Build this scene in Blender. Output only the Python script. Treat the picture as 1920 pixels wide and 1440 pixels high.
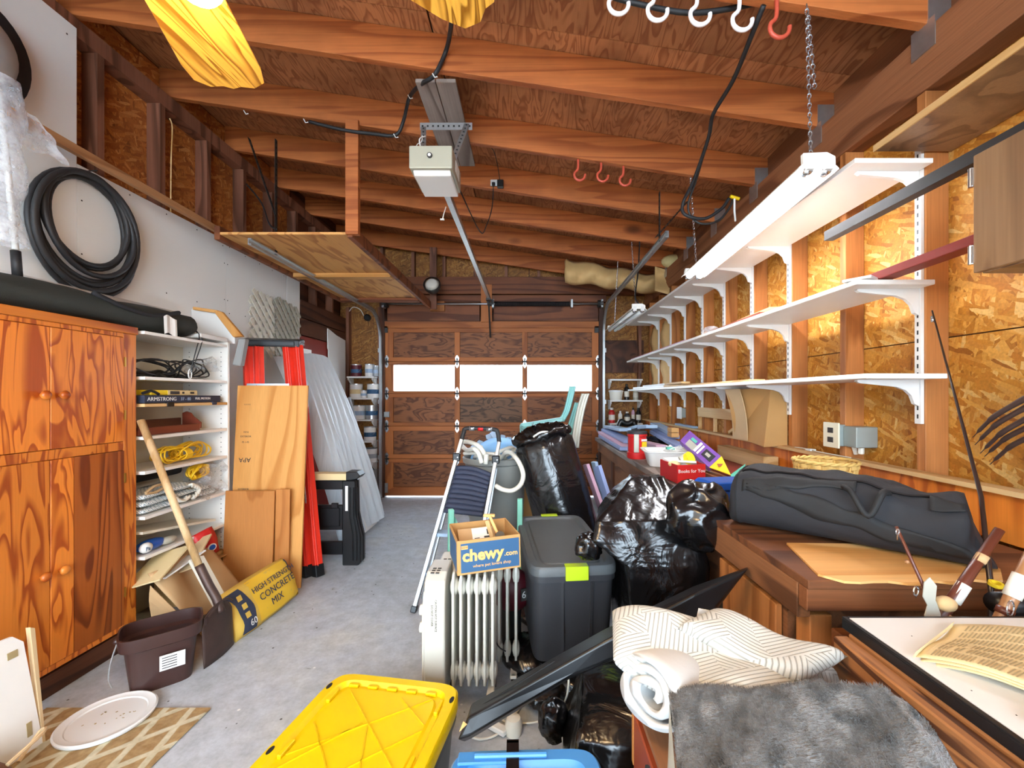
import bpy, bmesh, math, random
from mathutils import Vector, Matrix, Euler, noise as mnoise
random.seed(7)
PI = math.pi
scene = bpy.context.scene
COL = scene.collection
for o in list(bpy.data.objects): bpy.data.objects.remove(o)

# ---------------------------------------------------------------- camera
CH = 1.295                                   # camera height
cam = bpy.data.cameras.new('camera'); camo = bpy.data.objects.new('camera', cam); COL.objects.link(camo)
cam.sensor_width = 36; cam.lens = 15.0; cam.shift_x = -30/1920; cam.shift_y = 23/1920
cam.clip_start = 0.02
camo.location = (0, 0, CH); camo.rotation_euler = (PI/2, 0, 0)
scene.camera = camo
# ---------------------------------------------------------------- view + world + lamps
vs = scene.view_settings
vs.view_transform = 'Standard'; vs.look = 'None'; vs.gamma = 1; vs.use_curve_mapping = False
vs.exposure = 1.92
W = bpy.data.worlds.new('world'); scene.world = W; W.use_nodes = True
bg = W.node_tree.nodes['Background']; bg.inputs[0].default_value = (0.70, 0.855, 1.0, 1); bg.inputs[1].default_value = 4.4
TUBE_E, BULB_E = 12.0, 90.0                  # fluorescent tubes, fan bulbs

# ---------------------------------------------------------------- helpers
def hexc(h):
    h = h.lstrip('#'); r = []
    for i in (0, 2, 4):
        c = int(h[i:i+2], 16)/255; r.append(c/12.92 if c <= .04045 else ((c+.055)/1.055)**2.4)
    return (*r, 1)
def P(px, py, Y):                            # point seen at pixel (px,py), Y metres in front of the camera
    return Vector(((px-990)*Y/800, Y, CH-(py-743)*Y/800))
def PZ(px, py, Z):
    return P(px, py, (CH-Z)*800/(py-743))
def PX(px, py, X):
    return P(px, py, X*800/(px-990))

MATS = {}
def newmat(name):
    m = bpy.data.materials.new(name); m.use_nodes = True; MATS[name] = m
    nt = m.node_tree; return m, nt, nt.nodes['Principled BSDF']
def N(nt, t, **kw):
    n = nt.nodes.new(t)
    for k, v in kw.items(): setattr(n, k, v)
    return n
def lk(nt, a, b): nt.links.new(a, b)
def ramp(nt, src, stops, interp='LINEAR'):
    r = N(nt, 'ShaderNodeValToRGB'); r.color_ramp.interpolation = interp
    e = r.color_ramp.elements
    while len(e) < len(stops): e.new(.5)
    for el, (p, c) in zip(e, stops): el.position = p; el.color = c if not isinstance(c, str) else hexc(c)
    lk(nt, src, r.inputs[0]); return r.outputs[0]
def g(v): return (v, v, v, 1)
def math_(nt, op, a, b=None, c=None):
    n = N(nt, 'ShaderNodeMath', operation=op)
    for i, v in enumerate((a, b, c)):
        if v is None: continue
        if isinstance(v, (int, float)): n.inputs[i].default_value = v
        else: lk(nt, v, n.inputs[i])
    return n.outputs[0]
def mix(nt, f, a, b, mode='MIX'):
    n = N(nt, 'ShaderNodeMix', data_type='RGBA', blend_type=mode)
    for s, v in ((0, f), (6, a), (7, b)):
        if isinstance(v, (int, float)): n.inputs[s].default_value = v
        elif isinstance(v, str): n.inputs[s].default_value = hexc(v)
        elif isinstance(v, tuple): n.inputs[s].default_value = v
        else: lk(nt, v, n.inputs[s])
    return n.outputs[2]
def coords(nt, scale=(1, 1, 1), rnd=True, rot=(0, 0, 0)):
    tc = N(nt, 'ShaderNodeTexCoord'); out = tc.outputs['Object']
    if rnd:
        oi = N(nt, 'ShaderNodeObjectInfo'); v = N(nt, 'ShaderNodeVectorMath', operation='ADD')
        m = N(nt, 'ShaderNodeVectorMath', operation='SCALE'); m.inputs['Scale'].default_value = 61.7
        cx = N(nt, 'ShaderNodeCombineXYZ'); lk(nt, oi.outputs['Random'], cx.inputs[0]); lk(nt, oi.outputs['Random'], cx.inputs[1]); lk(nt, oi.outputs['Random'], cx.inputs[2])
        lk(nt, cx.outputs[0], m.inputs[0]); lk(nt, out, v.inputs[0]); lk(nt, m.outputs[0], v.inputs[1]); out = v.outputs[0]
    mp = N(nt, 'ShaderNodeMapping'); mp.inputs['Scale'].default_value = scale; mp.inputs['Rotation'].default_value = rot
    lk(nt, out, mp.inputs[0]); return mp.outputs[0]
def noise(nt, vec, scale, detail=2, rough=.5, dist=0):
    n = N(nt, 'ShaderNodeTexNoise'); lk(nt, vec, n.inputs['Vector'])
    n.inputs['Scale'].default_value = scale; n.inputs['Detail'].default_value = detail
    n.inputs['Roughness'].default_value = rough; n.inputs['Distortion'].default_value = dist
    return n.outputs[0]
def bump(nt, b, h, strength=.3, dist=.01):
    n = N(nt, 'ShaderNodeBump'); n.inputs['Strength'].default_value = strength; n.inputs['Distance'].default_value = dist
    lk(nt, h, n.inputs['Height']); lk(nt, n.outputs[0], b.inputs['Normal'])

def plain(name, col, rough=.5, metal=0, spec=.5, var=.12, vs_=9, bmp=0, bs=60, coat=0):
    m, nt, b = newmat(name); v = coords(nt); c = hexc(col)
    n = noise(nt, v, vs_, 3)
    f = math_(nt, 'MULTIPLY_ADD', n, 2*var, 1-var)
    cc = N(nt, 'ShaderNodeVectorMath', operation='SCALE'); cc.inputs[0].default_value = c[:3]; lk(nt, f, cc.inputs['Scale'])
    lk(nt, cc.outputs[0], b.inputs['Base Color'])
    b.inputs['Roughness'].default_value = rough; b.inputs['Metallic'].default_value = metal
    b.inputs['Specular IOR Level'].default_value = spec; b.inputs['Coat Weight'].default_value = coat
    if bmp: bump(nt, b, noise(nt, v, bs, 3), bmp, .004)
    return m
def wood(name, c1, c2, axis='Y', sc=3.0, st=8, bands=6, rough=.6, fine=.25, bmp=.12, spot=0, dirt=.0, dcol='#2a1a12', spec=.35, dist=.4):
    """rotary cut / flat sawn grain: bands are level lines of a stretched noise"""
    m, nt, b = newmat(name)
    s = [sc]*3; s['XYZ'.index(axis)] = sc/st
    n = noise(nt, coords(nt, tuple(s)), 1, 2.0, .45, dist)
    fr = math_(nt, 'FRACT', math_(nt, 'MULTIPLY', n, bands))
    a, d = hexc(c1), hexc(c2)
    col = ramp(nt, fr, [(0, a), (.45, a), (.82, d), (.93, d), (1, a)])
    f = [150]*3; f['XYZ'.index(axis)] = 4
    fn = noise(nt, coords(nt, tuple(f)), 1, 3)
    f2 = math_(nt, 'MULTIPLY_ADD', fn, fine*2, 1-fine)
    oi = N(nt, 'ShaderNodeObjectInfo'); f2 = math_(nt, 'MULTIPLY', f2, math_(nt, 'MULTIPLY_ADD', oi.outputs['Random'], .24, .88))
    sm = N(nt, 'ShaderNodeVectorMath', operation='SCALE'); lk(nt, col, sm.inputs[0]); lk(nt, f2, sm.inputs['Scale']); out = sm.outputs[0]
    if spot:                                  # knots
        vo = N(nt, 'ShaderNodeTexVoronoi'); k = [2.2]*3; k['XYZ'.index(axis)] = 1.1
        lk(nt, coords(nt, tuple(k)), vo.inputs['Vector']); vo.inputs['Scale'].default_value = spot
        kf = ramp(nt, vo.outputs['Distance'], [(0, g(1)), (.05, g(.8)), (.11, g(0))])
        out = mix(nt, kf, out, tuple(x*.35 for x in d[:3])+(1,))
    if dirt:
        dn = noise(nt, coords(nt), 2.2, 4, .6)
        df = ramp(nt, dn, [(.45, g(0)), (.7, g(dirt))]); out = mix(nt, df, out, dcol)
    lk(nt, out, b.inputs['Base Color']); b.inputs['Roughness'].default_value = rough; b.inputs['Specular IOR Level'].default_value = spec
    bump(nt, b, math_(nt, 'ADD', fn, math_(nt, 'MULTIPLY', fr, .4)), bmp, .003)
    return m
def osb(name, plane, cols, rough=.6, dirt=0):
    """pressed strand board: three layers of stretched cells lying at different angles"""
    m, nt, b = newmat(name)
    tc = N(nt, 'ShaderNodeTexCoord'); sp = N(nt, 'ShaderNodeSeparateXYZ'); lk(nt, tc.outputs['Object'], sp.inputs[0])
    cb = N(nt, 'ShaderNodeCombineXYZ')
    lk(nt, sp.outputs['XYZ'.index(plane[0])], cb.inputs[0]); lk(nt, sp.outputs['XYZ'.index(plane[1])], cb.inputs[1])
    def layer(ang, su, sv):
        mp = N(nt, 'ShaderNodeMapping', vector_type='TEXTURE'); mp.inputs['Rotation'].default_value = (0, 0, ang)
        lk(nt, cb.outputs[0], mp.inputs[0])
        m2 = N(nt, 'ShaderNodeMapping'); m2.inputs['Scale'].default_value = (su, sv, 1); lk(nt, mp.outputs[0], m2.inputs[0])
        vo = N(nt, 'ShaderNodeTexVoronoi', voronoi_dimensions='2D', distance='CHEBYCHEV'); vo.inputs['Scale'].default_value = 1
        lk(nt, m2.outputs[0], vo.inputs['Vector']); s = N(nt, 'ShaderNodeSeparateColor'); lk(nt, vo.outputs['Color'], s.inputs[0])
        return s.outputs[0], s.outputs[1], vo.outputs['Distance']
    A = layer(.4, 14, 62); Bq = layer(1.7, 17, 75); Cq = layer(-.65, 14, 58); Dq = layer(1.1, 13, 50)
    s1 = math_(nt, 'GREATER_THAN', A[1], .55); s2 = math_(nt, 'GREATER_THAN', Bq[1], .6); s3 = math_(nt, 'GREATER_THAN', Cq[1], .5)
    def mf(f, a, b_): n = N(nt, 'ShaderNodeMix', data_type='FLOAT'); lk(nt, f, n.inputs[0]); lk(nt, a, n.inputs[2]); lk(nt, b_, n.inputs[3]); return n.outputs[0]
    v = mf(s1, mf(s2, mf(s3, Dq[0], Cq[0]), Bq[0]), A[0])
    col = ramp(nt, v, [(i/(len(cols)-1), c) for i, c in enumerate(cols)])
    big = noise(nt, tc.outputs['Object'], 1.7, 3)
    col = mix(nt, 1.0, col, ramp(nt, big, [(.3, g(.75)), (.7, g(1.12))]), 'MULTIPLY')
    fine = noise(nt, tc.outputs['Object'], 120, 2)
    col = mix(nt, .5, col, ramp(nt, fine, [(.3, g(.7)), (.7, g(1.2))]), 'MULTIPLY')
    lk(nt, col, b.inputs['Base Color']); b.inputs['Roughness'].default_value = rough; b.inputs['Specular IOR Level'].default_value = .35
    bump(nt, b, v, .25, .003)
    return m
def emis(name, col, s):
    m, nt, b = newmat(name); b.inputs['Emission Color'].default_value = hexc(col); b.inputs['Emission Strength'].default_value = s
    b.inputs['Base Color'].default_value = hexc(col); return m
def film(name, col, alpha=.35, rough=.15, bmp=.6, bs=25):
    """clear plastic: mostly see-through with glossy wrinkles"""
    m, nt, b = newmat(name); b.inputs['Base Color'].default_value = hexc(col); b.inputs['Roughness'].default_value = rough
    v = coords(nt); n = noise(nt, v, bs, 4, .6)
    lk(nt, ramp(nt, n, [(.35, g(alpha*.6)), (.7, g(min(1, alpha*1.7)))]), b.inputs['Alpha']); bump(nt, b, n, bmp, .01)
    b.inputs['Specular IOR Level'].default_value = .8
    return m

class B:
    """collects shapes in world coordinates, linked as ONE mesh"""
    def __init__(s): s.bm = bmesh.new()
    def _add(s, vs_, fs):
        v = [s.bm.verts.new(p) for p in vs_]
        for f in fs:
            try: s.bm.faces.new([v[i] for i in f])
            except ValueError: pass
        return s
    def box(s, x0, x1, y0, y1, z0, z1, M=None):
        vs_ = [Vector((x, y, z)) for x in (x0, x1) for y in (y0, y1) for z in (z0, z1)]
        if M: vs_ = [M @ v for v in vs_]
        return s._add(vs_, [(0, 1, 3, 2), (4, 6, 7, 5), (0, 4, 5, 1), (2, 3, 7, 6), (0, 2, 6, 4), (1, 5, 7, 3)])
    def cbox(s, c, sx, sy, sz, M=None):
        T_ = Matrix.Translation(c) @ (M or Matrix())
        return s.box(-sx/2, sx/2, -sy/2, sy/2, -sz/2, sz/2, T_)
    def beam(s, a, b, w, h, up=(0, 0, 1)):   # rectangular bar from a to b
        a, b = Vector(a), Vector(b); d = (b-a); L = d.length; d.normalize()
        u = Vector(up); r = d.cross(u)
        if r.length < 1e-4: r = d.cross(Vector((1, 0, 0)))
        r.normalize(); u = r.cross(d)
        M = Matrix((( r.x, d.x, u.x, a.x), (r.y, d.y, u.y, a.y), (r.z, d.z, u.z, a.z), (0, 0, 0, 1)))
        return s.box(-w/2, w/2, 0, L, -h/2, h/2, M)
    def prism(s, poly, axis, a0, a1, M=None):
        """poly in the plane of the other two axes, in XYZ order"""
        def mk(u, v, a): return Vector({'X': (a, u, v), 'Y': (u, a, v), 'Z': (u, v, a)}[axis])
        n = len(poly); vs_ = [mk(u, v, a0) for u, v in poly]+[mk(u, v, a1) for u, v in poly]
        if M: vs_ = [M @ v for v in vs_]
        return s._add(vs_, [tuple(range(n))[::-1], tuple(range(n, 2*n))]+[(i, (i+1) % n, n+(i+1) % n, n+i) for i in range(n)])
    def hull(s, bot, top):                    # loft between two loops of equal length with caps
        n = len(bot); return s._add([Vector(p) for p in bot]+[Vector(p) for p in top],
            [tuple(range(n))[::-1], tuple(range(n, 2*n))]+[(i, (i+1) % n, n+(i+1) % n, n+i) for i in range(n)])
    def loft(s, loops, cap=True, closed=True):
        n = len(loops[0]); vs_ = [Vector(p) for l in loops for p in l]; fs = []
        for k in range(len(loops)-1):
            for i in range(n if closed else n-1):
                j = (i+1) % n; fs.append((k*n+i, k*n+j, (k+1)*n+j, (k+1)*n+i))
        if cap: fs += [tuple(range(n))[::-1], tuple(range((len(loops)-1)*n, len(loops)*n))]
        return s._add(vs_, fs)
    def tube(s, pts, r, seg=8, cap=True, smooth=0):
        pts = [Vector(p) for p in pts]
        if smooth: pts = catmull(pts, smooth)
        rs = r if isinstance(r, (list, tuple)) else None
        loops = []; prev = None
        for i, p in enumerate(pts):
            d = (pts[min(i+1, len(pts)-1)]-pts[max(i-1, 0)])
            if d.length < 1e-9: d = Vector((0, 0, 1))
            d.normalize()
            if prev is None:
                u = d.cross(Vector((0, 0, 1)));
                if u.length < .1: u = d.cross(Vector((1, 0, 0)))
            else: u = prev-d*prev.dot(d)
            if u.length < 1e-6: u = d.orthogonal()
            u.normalize(); prev = u; w = d.cross(u)
            rr = rs[int(i*(len(rs)-1)/(len(pts)-1)+.5)] if rs else r
            loops.append([p+(u*math.cos(t)+w*math.sin(t))*rr for t in [2*PI*k/seg for k in range(seg)]])
        return s.loft(loops, cap)
    def lathe(s, prof, c=(0, 0, 0), seg=20, M=None, sx=1, sy=1, cap=True):
        loops = [[Vector((r*math.cos(t)*sx, r*math.sin(t)*sy, z)) for t in [2*PI*k/seg for k in range(seg)]] for r, z in prof]
        T_ = Matrix.Translation(c) @ (M or Matrix())
        return s.loft([[T_ @ p for p in l] for l in loops], cap)
    def grid(s, fn, nu, nv, thick=0):
        pts = [[Vector(fn(u/nu, v/nv)) for v in range(nv+1)] for u in range(nu+1)]
        vs_ = [p for r in pts for p in r]; w = nv+1
        return s._add(vs_, [(u*w+v, (u+1)*w+v, (u+1)*w+v+1, u*w+v+1) for u in range(nu) for v in range(nv)])
    def ball(s, c, r, seg=12, sc=(1, 1, 1), M=None):
        T_ = Matrix.Translation(c) @ (M or Matrix()) @ Matrix.Diagonal((*[r*k for k in sc], 1))
        bmesh.ops.create_uvsphere(s.bm, u_segments=seg, v_segments=max(6, seg//2+1), radius=1, matrix=T_); return s
    def xf(s, M): bmesh.ops.transform(s.bm, matrix=M, verts=s.bm.verts); return s
def catmull(p, n):
    out = []
    for i in range(len(p)-1):
        a, b, c, d = p[max(i-1, 0)], p[i], p[i+1], p[min(i+2, len(p)-1)]
        for k in range(n):
            t = k/n; out.append(.5*((2*b)+(c-a)*t+(2*a-5*b+4*c-d)*t*t+(3*b-a-3*c+d)*t**3))
    out.append(p[-1]); return out

ORG = {}
def mesh_obj(name, b, mat, org, smooth=False, bevel=0, seg=1, sub=0, solid=0):
    bmesh.ops.recalc_face_normals(b.bm, faces=b.bm.faces)
    bmesh.ops.translate(b.bm, vec=-Vector(org), verts=b.bm.verts)
    me = bpy.data.meshes.new(name); b.bm.to_mesh(me); b.bm.free()
    me.materials.append(mat if not isinstance(mat, str) else MATS[mat])
    if smooth:
        for p in me.polygons: p.use_smooth = True
    o = bpy.data.objects.new(name, me); COL.objects.link(o)
    if solid: md = o.modifiers.new('s', 'SOLIDIFY'); md.thickness = solid; md.offset = 0
    if bevel:
        md = o.modifiers.new('b', 'BEVEL'); md.width = bevel; md.segments = seg; md.limit_method = 'ANGLE'; md.angle_limit = .6
    if sub: md = o.modifiers.new('u', 'SUBSURF'); md.levels = sub; md.render_levels = sub
    if smooth and (bevel or smooth == 2):
        me.set_sharp_from_angle(angle=.7) if hasattr(me, 'set_sharp_from_angle') else None
    return o
def thing(name, label, cat, loc=(0, 0, 0), group=None):
    o = bpy.data.objects.new(name, None); COL.objects.link(o); o.location = loc; o.empty_display_size = .05
    o['label'] = label; o['category'] = cat
    if group: o['group'] = group
    ORG[o.name] = Vector(loc); return o
def part(name, b, mat, parent, label=None, kind=None, **kw):
    org = ORG[parent.name]; o = mesh_obj(name, b, mat, org, **kw); o.parent = parent; ORG[o.name] = org
    if label: o['label'] = label
    if kind: o['kind'] = kind
    return o
def solo(name, label, cat, b, mat, loc=None, group=None, kind=None, **kw):
    if loc is None:
        c = Vector((0, 0, 0)); n = 0; zm = 1e9
        for v in b.bm.verts: c += v.co; n += 1; zm = min(zm, v.co.z)
        c /= max(n, 1); loc = (c.x, c.y, zm)
    o = mesh_obj(name, b, mat, loc, **kw); o.location = loc; ORG[o.name] = Vector(loc)
    o['label'] = label; o['category'] = cat
    if group: o['group'] = group
    if kind: o['kind'] = kind
    return o
def struct(name, b=None, mat=None, loc=(0, 0, 0), label=None, **kw):
    if b is None: o = bpy.data.objects.new(name, None); COL.objects.link(o); o.location = loc
    else: o = mesh_obj(name, b, mat, loc, **kw); o.location = loc
    ORG[o.name] = Vector(loc); o['kind'] = 'structure'
    o['label'] = label or name; o['category'] = name.split('_')[0]
    return o
def text(s, size, M, mat, parent=None, name='lettering', ext=.0006, align='CENTER', sx=1, bold=0):
    cu = bpy.data.curves.new(name, 'FONT'); cu.body = s; cu.size = size; cu.offset = bold; cu.extrude = ext; cu.align_x = align; cu.align_y = 'CENTER'; cu.resolution_u = 2
    to = bpy.data.objects.new(name, cu); COL.objects.link(to); bpy.context.view_layer.update()
    me = bpy.data.meshes.new_from_object(to.evaluated_get(bpy.context.evaluated_depsgraph_get()))
    bpy.data.objects.remove(to); bm = bmesh.new(); bm.from_mesh(me); bpy.data.meshes.remove(me)
    bmesh.ops.transform(bm, matrix=M @ Matrix.Diagonal((sx, 1, 1, 1)), verts=bm.verts)
    b = B(); b.bm.free(); b.bm = bm
    return part(name, b, mat, parent)
def frame(o, x, y):                          # matrix with given origin, x (reading) direction and y (up) direction
    x = Vector(x).normalized(); y = Vector(y); y = (y-x*y.dot(x)).normalized(); z = x.cross(y); o = Vector(o)
    return Matrix(((x.x, y.x, z.x, o.x), (x.y, y.y, z.y, o.y), (x.z, y.z, z.z, o.z), (0, 0, 0, 1)))
def RZ(a): return Matrix.Rotation(a, 4, 'Z')
def RX(a): return Matrix.Rotation(a, 4, 'X')
def RY(a): return Matrix.Rotation(a, 4, 'Y')
def rng(a, b): return random.uniform(a, b)

# ---------------------------------------------------------------- materials
wood('rafter_wood', '#b96a36', '#9c5226', 'X', 5.5, 16, 7, spot=.9, fine=.3, dirt=.3, dcol='#5a3018', dist=.1)
wood('sheathing', '#b57a50', '#925a38', 'Y', 10, 5, 9, dirt=.6, dcol='#552f1c', fine=.2, dist=.8)
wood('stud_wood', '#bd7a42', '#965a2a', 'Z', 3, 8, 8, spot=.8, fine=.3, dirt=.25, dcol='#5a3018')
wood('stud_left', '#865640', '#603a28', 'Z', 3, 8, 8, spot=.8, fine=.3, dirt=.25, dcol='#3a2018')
wood('beam_wood', '#8f5c3c', '#6c4026', 'Y', 3, 8, 8, spot=.8, fine=.3)
wood('ply_cabinet', '#d87f2e', '#a14a15', 'Z', 9.5, 6, 7, rough=.38, fine=.14, spec=.5, dist=.9, bmp=.06)
wood('ply_cabinet_dark', '#a3561f', '#70300f', 'Z', 4.5, 7, 9, rough=.38, fine=.14, spec=.5, dist=.9, bmp=.06)
wood('ply_cabinet_y', '#d07a2c', '#9c4412', 'Y', 5.2, 7, 6, rough=.38, fine=.14, spec=.5, bmp=.06)
wood('ply_back', '#d2792a', '#a85418', 'Z', 5, 6, 6, rough=.5, fine=.16)
wood('ply_board', '#cf9450', '#b97a38', 'Z', 3.5, 6, 6, rough=.6, fine=.12, spot=1.2)
wood('ply_board_dark', '#b9783c', '#a5652c', 'Z', 3.5, 6, 5, rough=.6, fine=.14, spot=1.0)
wood('ply_loft', '#dba05c', '#b87a40', 'Y', 6, 5, 6, rough=.6, fine=.15, spot=.8)
wood('wood_door', '#a5602f', '#8b4d24', 'X', 2.5, 9, 6, rough=.6, fine=.2)
wood('wood_door_v', '#aa6432', '#8f5026', 'Z', 2.5, 9, 6, rough=.6, fine=.2)
wood('door_panel', '#86522f', '#5c331c', 'X', 8, 3, 5, rough=.6, fine=.2, dist=1.2)
wood('door_panel_dirty', '#6d4c34', '#46301f', 'X', 8, 3, 5, rough=.6, fine=.2, dist=1.2)
wood('header_wood', '#80492a', '#5c301a', 'X', 2.5, 8, 8, rough=.6, fine=.25, spot=.8, dirt=.3)
wood('dark_wood', '#5e3724', '#3f2317', 'Y', 2.5, 8, 8, rough=.65, fine=.25, dirt=.4)
wood('dark_wood_z', '#5e3724', '#3f2317', 'Z', 2.5, 8, 8, rough=.65, fine=.25, dirt=.4)
wood('bench_wood', '#8a5a38', '#5e3a22', 'Y', 3, 8, 8, rough=.65, fine=.3, dirt=.4)
wood('bench_wood_x', '#8a5430', '#5e341c', 'X', 3, 8, 8, rough=.65, fine=.3, dirt=.4)
wood('bench_grey', '#8d8078', '#6a5c54', 'Y', 3, 8, 8, rough=.7, fine=.3, dirt=.3)
wood('oak', '#d9a441', '#8a5a14', 'Y', 22, 12, 7, rough=.4, fine=.3, bmp=.05)
wood('light_wood', '#d8b27c', '#bd9055', 'Y', 3, 8, 6, rough=.6, fine=.15)
wood('handle_wood', '#d2b184', '#b48f5e', 'Z', 5, 9, 5, rough=.55, fine=.25)
wood('light_wood_x', '#d09a5a', '#b07a3c', 'X', 3, 8, 6, rough=.6, fine=.15)
wood('red_wood', '#7c3a28', '#5e281a', 'Y', 3, 8, 6, rough=.45, fine=.15)
wood('stick_wood', '#a87850', '#8a5c38', 'Y', 3, 8, 6, rough=.6, fine=.2)
wood('walnut', '#8a6a4c', '#6c4f38', 'Z', 5, 12, 5, rough=.35, fine=.2, bmp=.03)
wood('table_side', '#9a6438', '#4e2a12', 'Y', 15, 8, 7, rough=.6, fine=.3, dirt=.3)
wood('torn_ply', '#e0b070', '#c98f4c', 'X', 3, 9, 5, rough=.7, fine=.2)
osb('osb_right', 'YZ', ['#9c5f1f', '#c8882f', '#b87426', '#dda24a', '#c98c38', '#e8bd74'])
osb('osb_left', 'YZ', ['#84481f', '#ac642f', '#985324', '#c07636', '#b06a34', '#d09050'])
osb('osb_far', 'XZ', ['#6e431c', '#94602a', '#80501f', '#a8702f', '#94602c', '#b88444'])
plain('white_board', '#e9e9e6', .7, var=.05, vs_=2, bmp=.05)
plain('white_paint', '#e4e2de', .45, var=.03)
plain('white_shelf', '#e9e6e0', .4, var=.03)
plain('shelf_cream', '#d2cbb8', .5, var=.08)
plain('white_plastic', '#dededb', .35, var=.03)
plain('offwhite', '#dedacd', .35, var=.05)
plain('quilt_white', '#bfbebb', .85, var=.04, bmp=.2, bs=40)
plain('heater_cream', '#c2beb2', .32, var=.05)
plain('galv', '#b9bcbd', .35, .85, var=.15, vs_=30)
plain('steel', '#c6c8ca', .25, .9, var=.06)
plain('alu', '#a9adb1', .32, .8, var=.05)
plain('dark_metal', '#3c3b3a', .5, .6, var=.2)
plain('black_plastic', '#101012', .38, var=.1)
plain('black_matte', '#161617', .75, var=.2)
plain('black_fabric', '#1d1d21', .8, var=.15, bmp=.9, bs=16)
plain('black_rubber', '#1e1e20', .6, var=.1)
plain('hose_black', '#2a2a2c', .55, var=.15)
plain('charcoal', '#313236', .5, var=.06, bmp=.1, bs=200)
plain('grey_lid', '#54585a', .5, var=.06, bmp=.1, bs=200)
plain('lime', '#b4cf22', .4, var=.04)
plain('yellow_plastic', '#e3bf00', .38, var=.03)
plain('yellow_groove', '#d8b000', .4, var=.03)
plain('blue_lid', '#3f80bc', .4, var=.04)
plain('red_fiber', '#e0301a', .4, var=.08)
plain('red_paint', '#8e2e24', .5, var=.15)
plain('maroon', '#5a1420', .5, var=.1)
plain('brown_plastic', '#3b2420', .38, var=.08)
plain('rust_steel', '#4d3b35', .5, .5, var=.35, vs_=14)
plain('grey_paint', '#9aa0a6', .5, var=.06)
plain('grey_can', '#8b8b86', .5, var=.1, vs_=4)
plain('teal', '#7fb9b4', .4, var=.06)
plain('mint', '#76b8a2', .5, var=.06)
plain('pale_blue', '#9ab2cc', .5, var=.12)
plain('blue_board', '#8594bd', .6, var=.14, vs_=16)
plain('cardboard', '#b98d55', .8, var=.08)
plain('kraft', '#b7956a', .8, var=.1, bmp=.3, bs=14)
plain('kraft_light', '#c9ad84', .8, var=.1)
plain('paper', '#e6e4df', .8, var=.05)
plain('newsprint', '#dcc593', .8, var=.06)
plain('ink', '#3a3632', .8, var=.1)
plain('ink_soft', '#a39067', .8, var=.1)
plain('navy', '#2d567c', .6, var=.05)
plain('chewy_orange', '#e8b068', .6, var=.03)
plain('red_box', '#c01c1c', .45, var=.05)
plain('blue_plastic', '#1450a8', .35, var=.05)
plain('purple_print', '#7b4fa3', .5, var=.2, vs_=30)
plain('yellow_print', '#f0cf28', .5, var=.05)
plain('teal_print', '#58b8a0', .5, var=.15, vs_=30)
plain('yellow_cord', '#e8b81e', .45, var=.1)
plain('wicker', '#d9b468', .6, var=.2, vs_=40)
plain('concrete_bag', '#d3ad4a', .75, var=.1)
plain('concrete_bag_yellow', '#e3b52a', .7, var=.06)
plain('bag_blue', '#2c3246', .7, var=.08)
plain('outlet_grey', '#98a09c', .45, .2, var=.06)
plain('outlet_cream', '#e6dfc2', .45, var=.03)
plain('lattice', '#e0dccf', .7, var=.12, vs_=20)
plain('sheet_white', '#d9d5c9', .35, var=.04, vs_=3)
plain('sheet_blue', '#a9cbe0', .35, var=.05, vs_=3)
plain('pink_foam', '#caa0b4', .7, var=.1)
plain('insul_paper', '#cfa86e', .7, var=.12, bmp=.5, bs=18)
plain('insul_wool', '#d8c48a', .95, var=.2, bmp=.8, bs=50)
plain('red_hook', '#c4503a', .45, var=.1)
plain('white_hook', '#f2eeee', .4, var=.05)
plain('grey_fabric', '#a8a8a6', .8, var=.15)
plain('dark_green', '#2c302c', .75, var=.15, bmp=.2, bs=200)
plain('cork', '#c9a878', .8, var=.1)
plain('rod_brown', '#5a2c1e', .35, var=.1)
plain('rod_tan', '#9a6c46', .35, var=.1)
plain('rod_dark', '#2a1c18', .3, var=.1)
plain('dust_pan', '#8c8c8a', .6, var=.1)
plain('gun_grey', '#b8b6a8', .45, .15, var=.05)
plain('opener_grey', '#a3a08e', .45, .1, var=.05)
plain('brass', '#c9a04a', .3, .9)
plain('blue_sky_plastic', '#7fb0dc', .4, var=.05)
plain('leather_brown', '#6a4028', .5, var=.15)
plain('red_brown', '#8a3c20', .4, var=.1)
plain('concrete_block', '#8e8e8c', .85, var=.12, vs_=20, bmp=.3)
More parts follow.
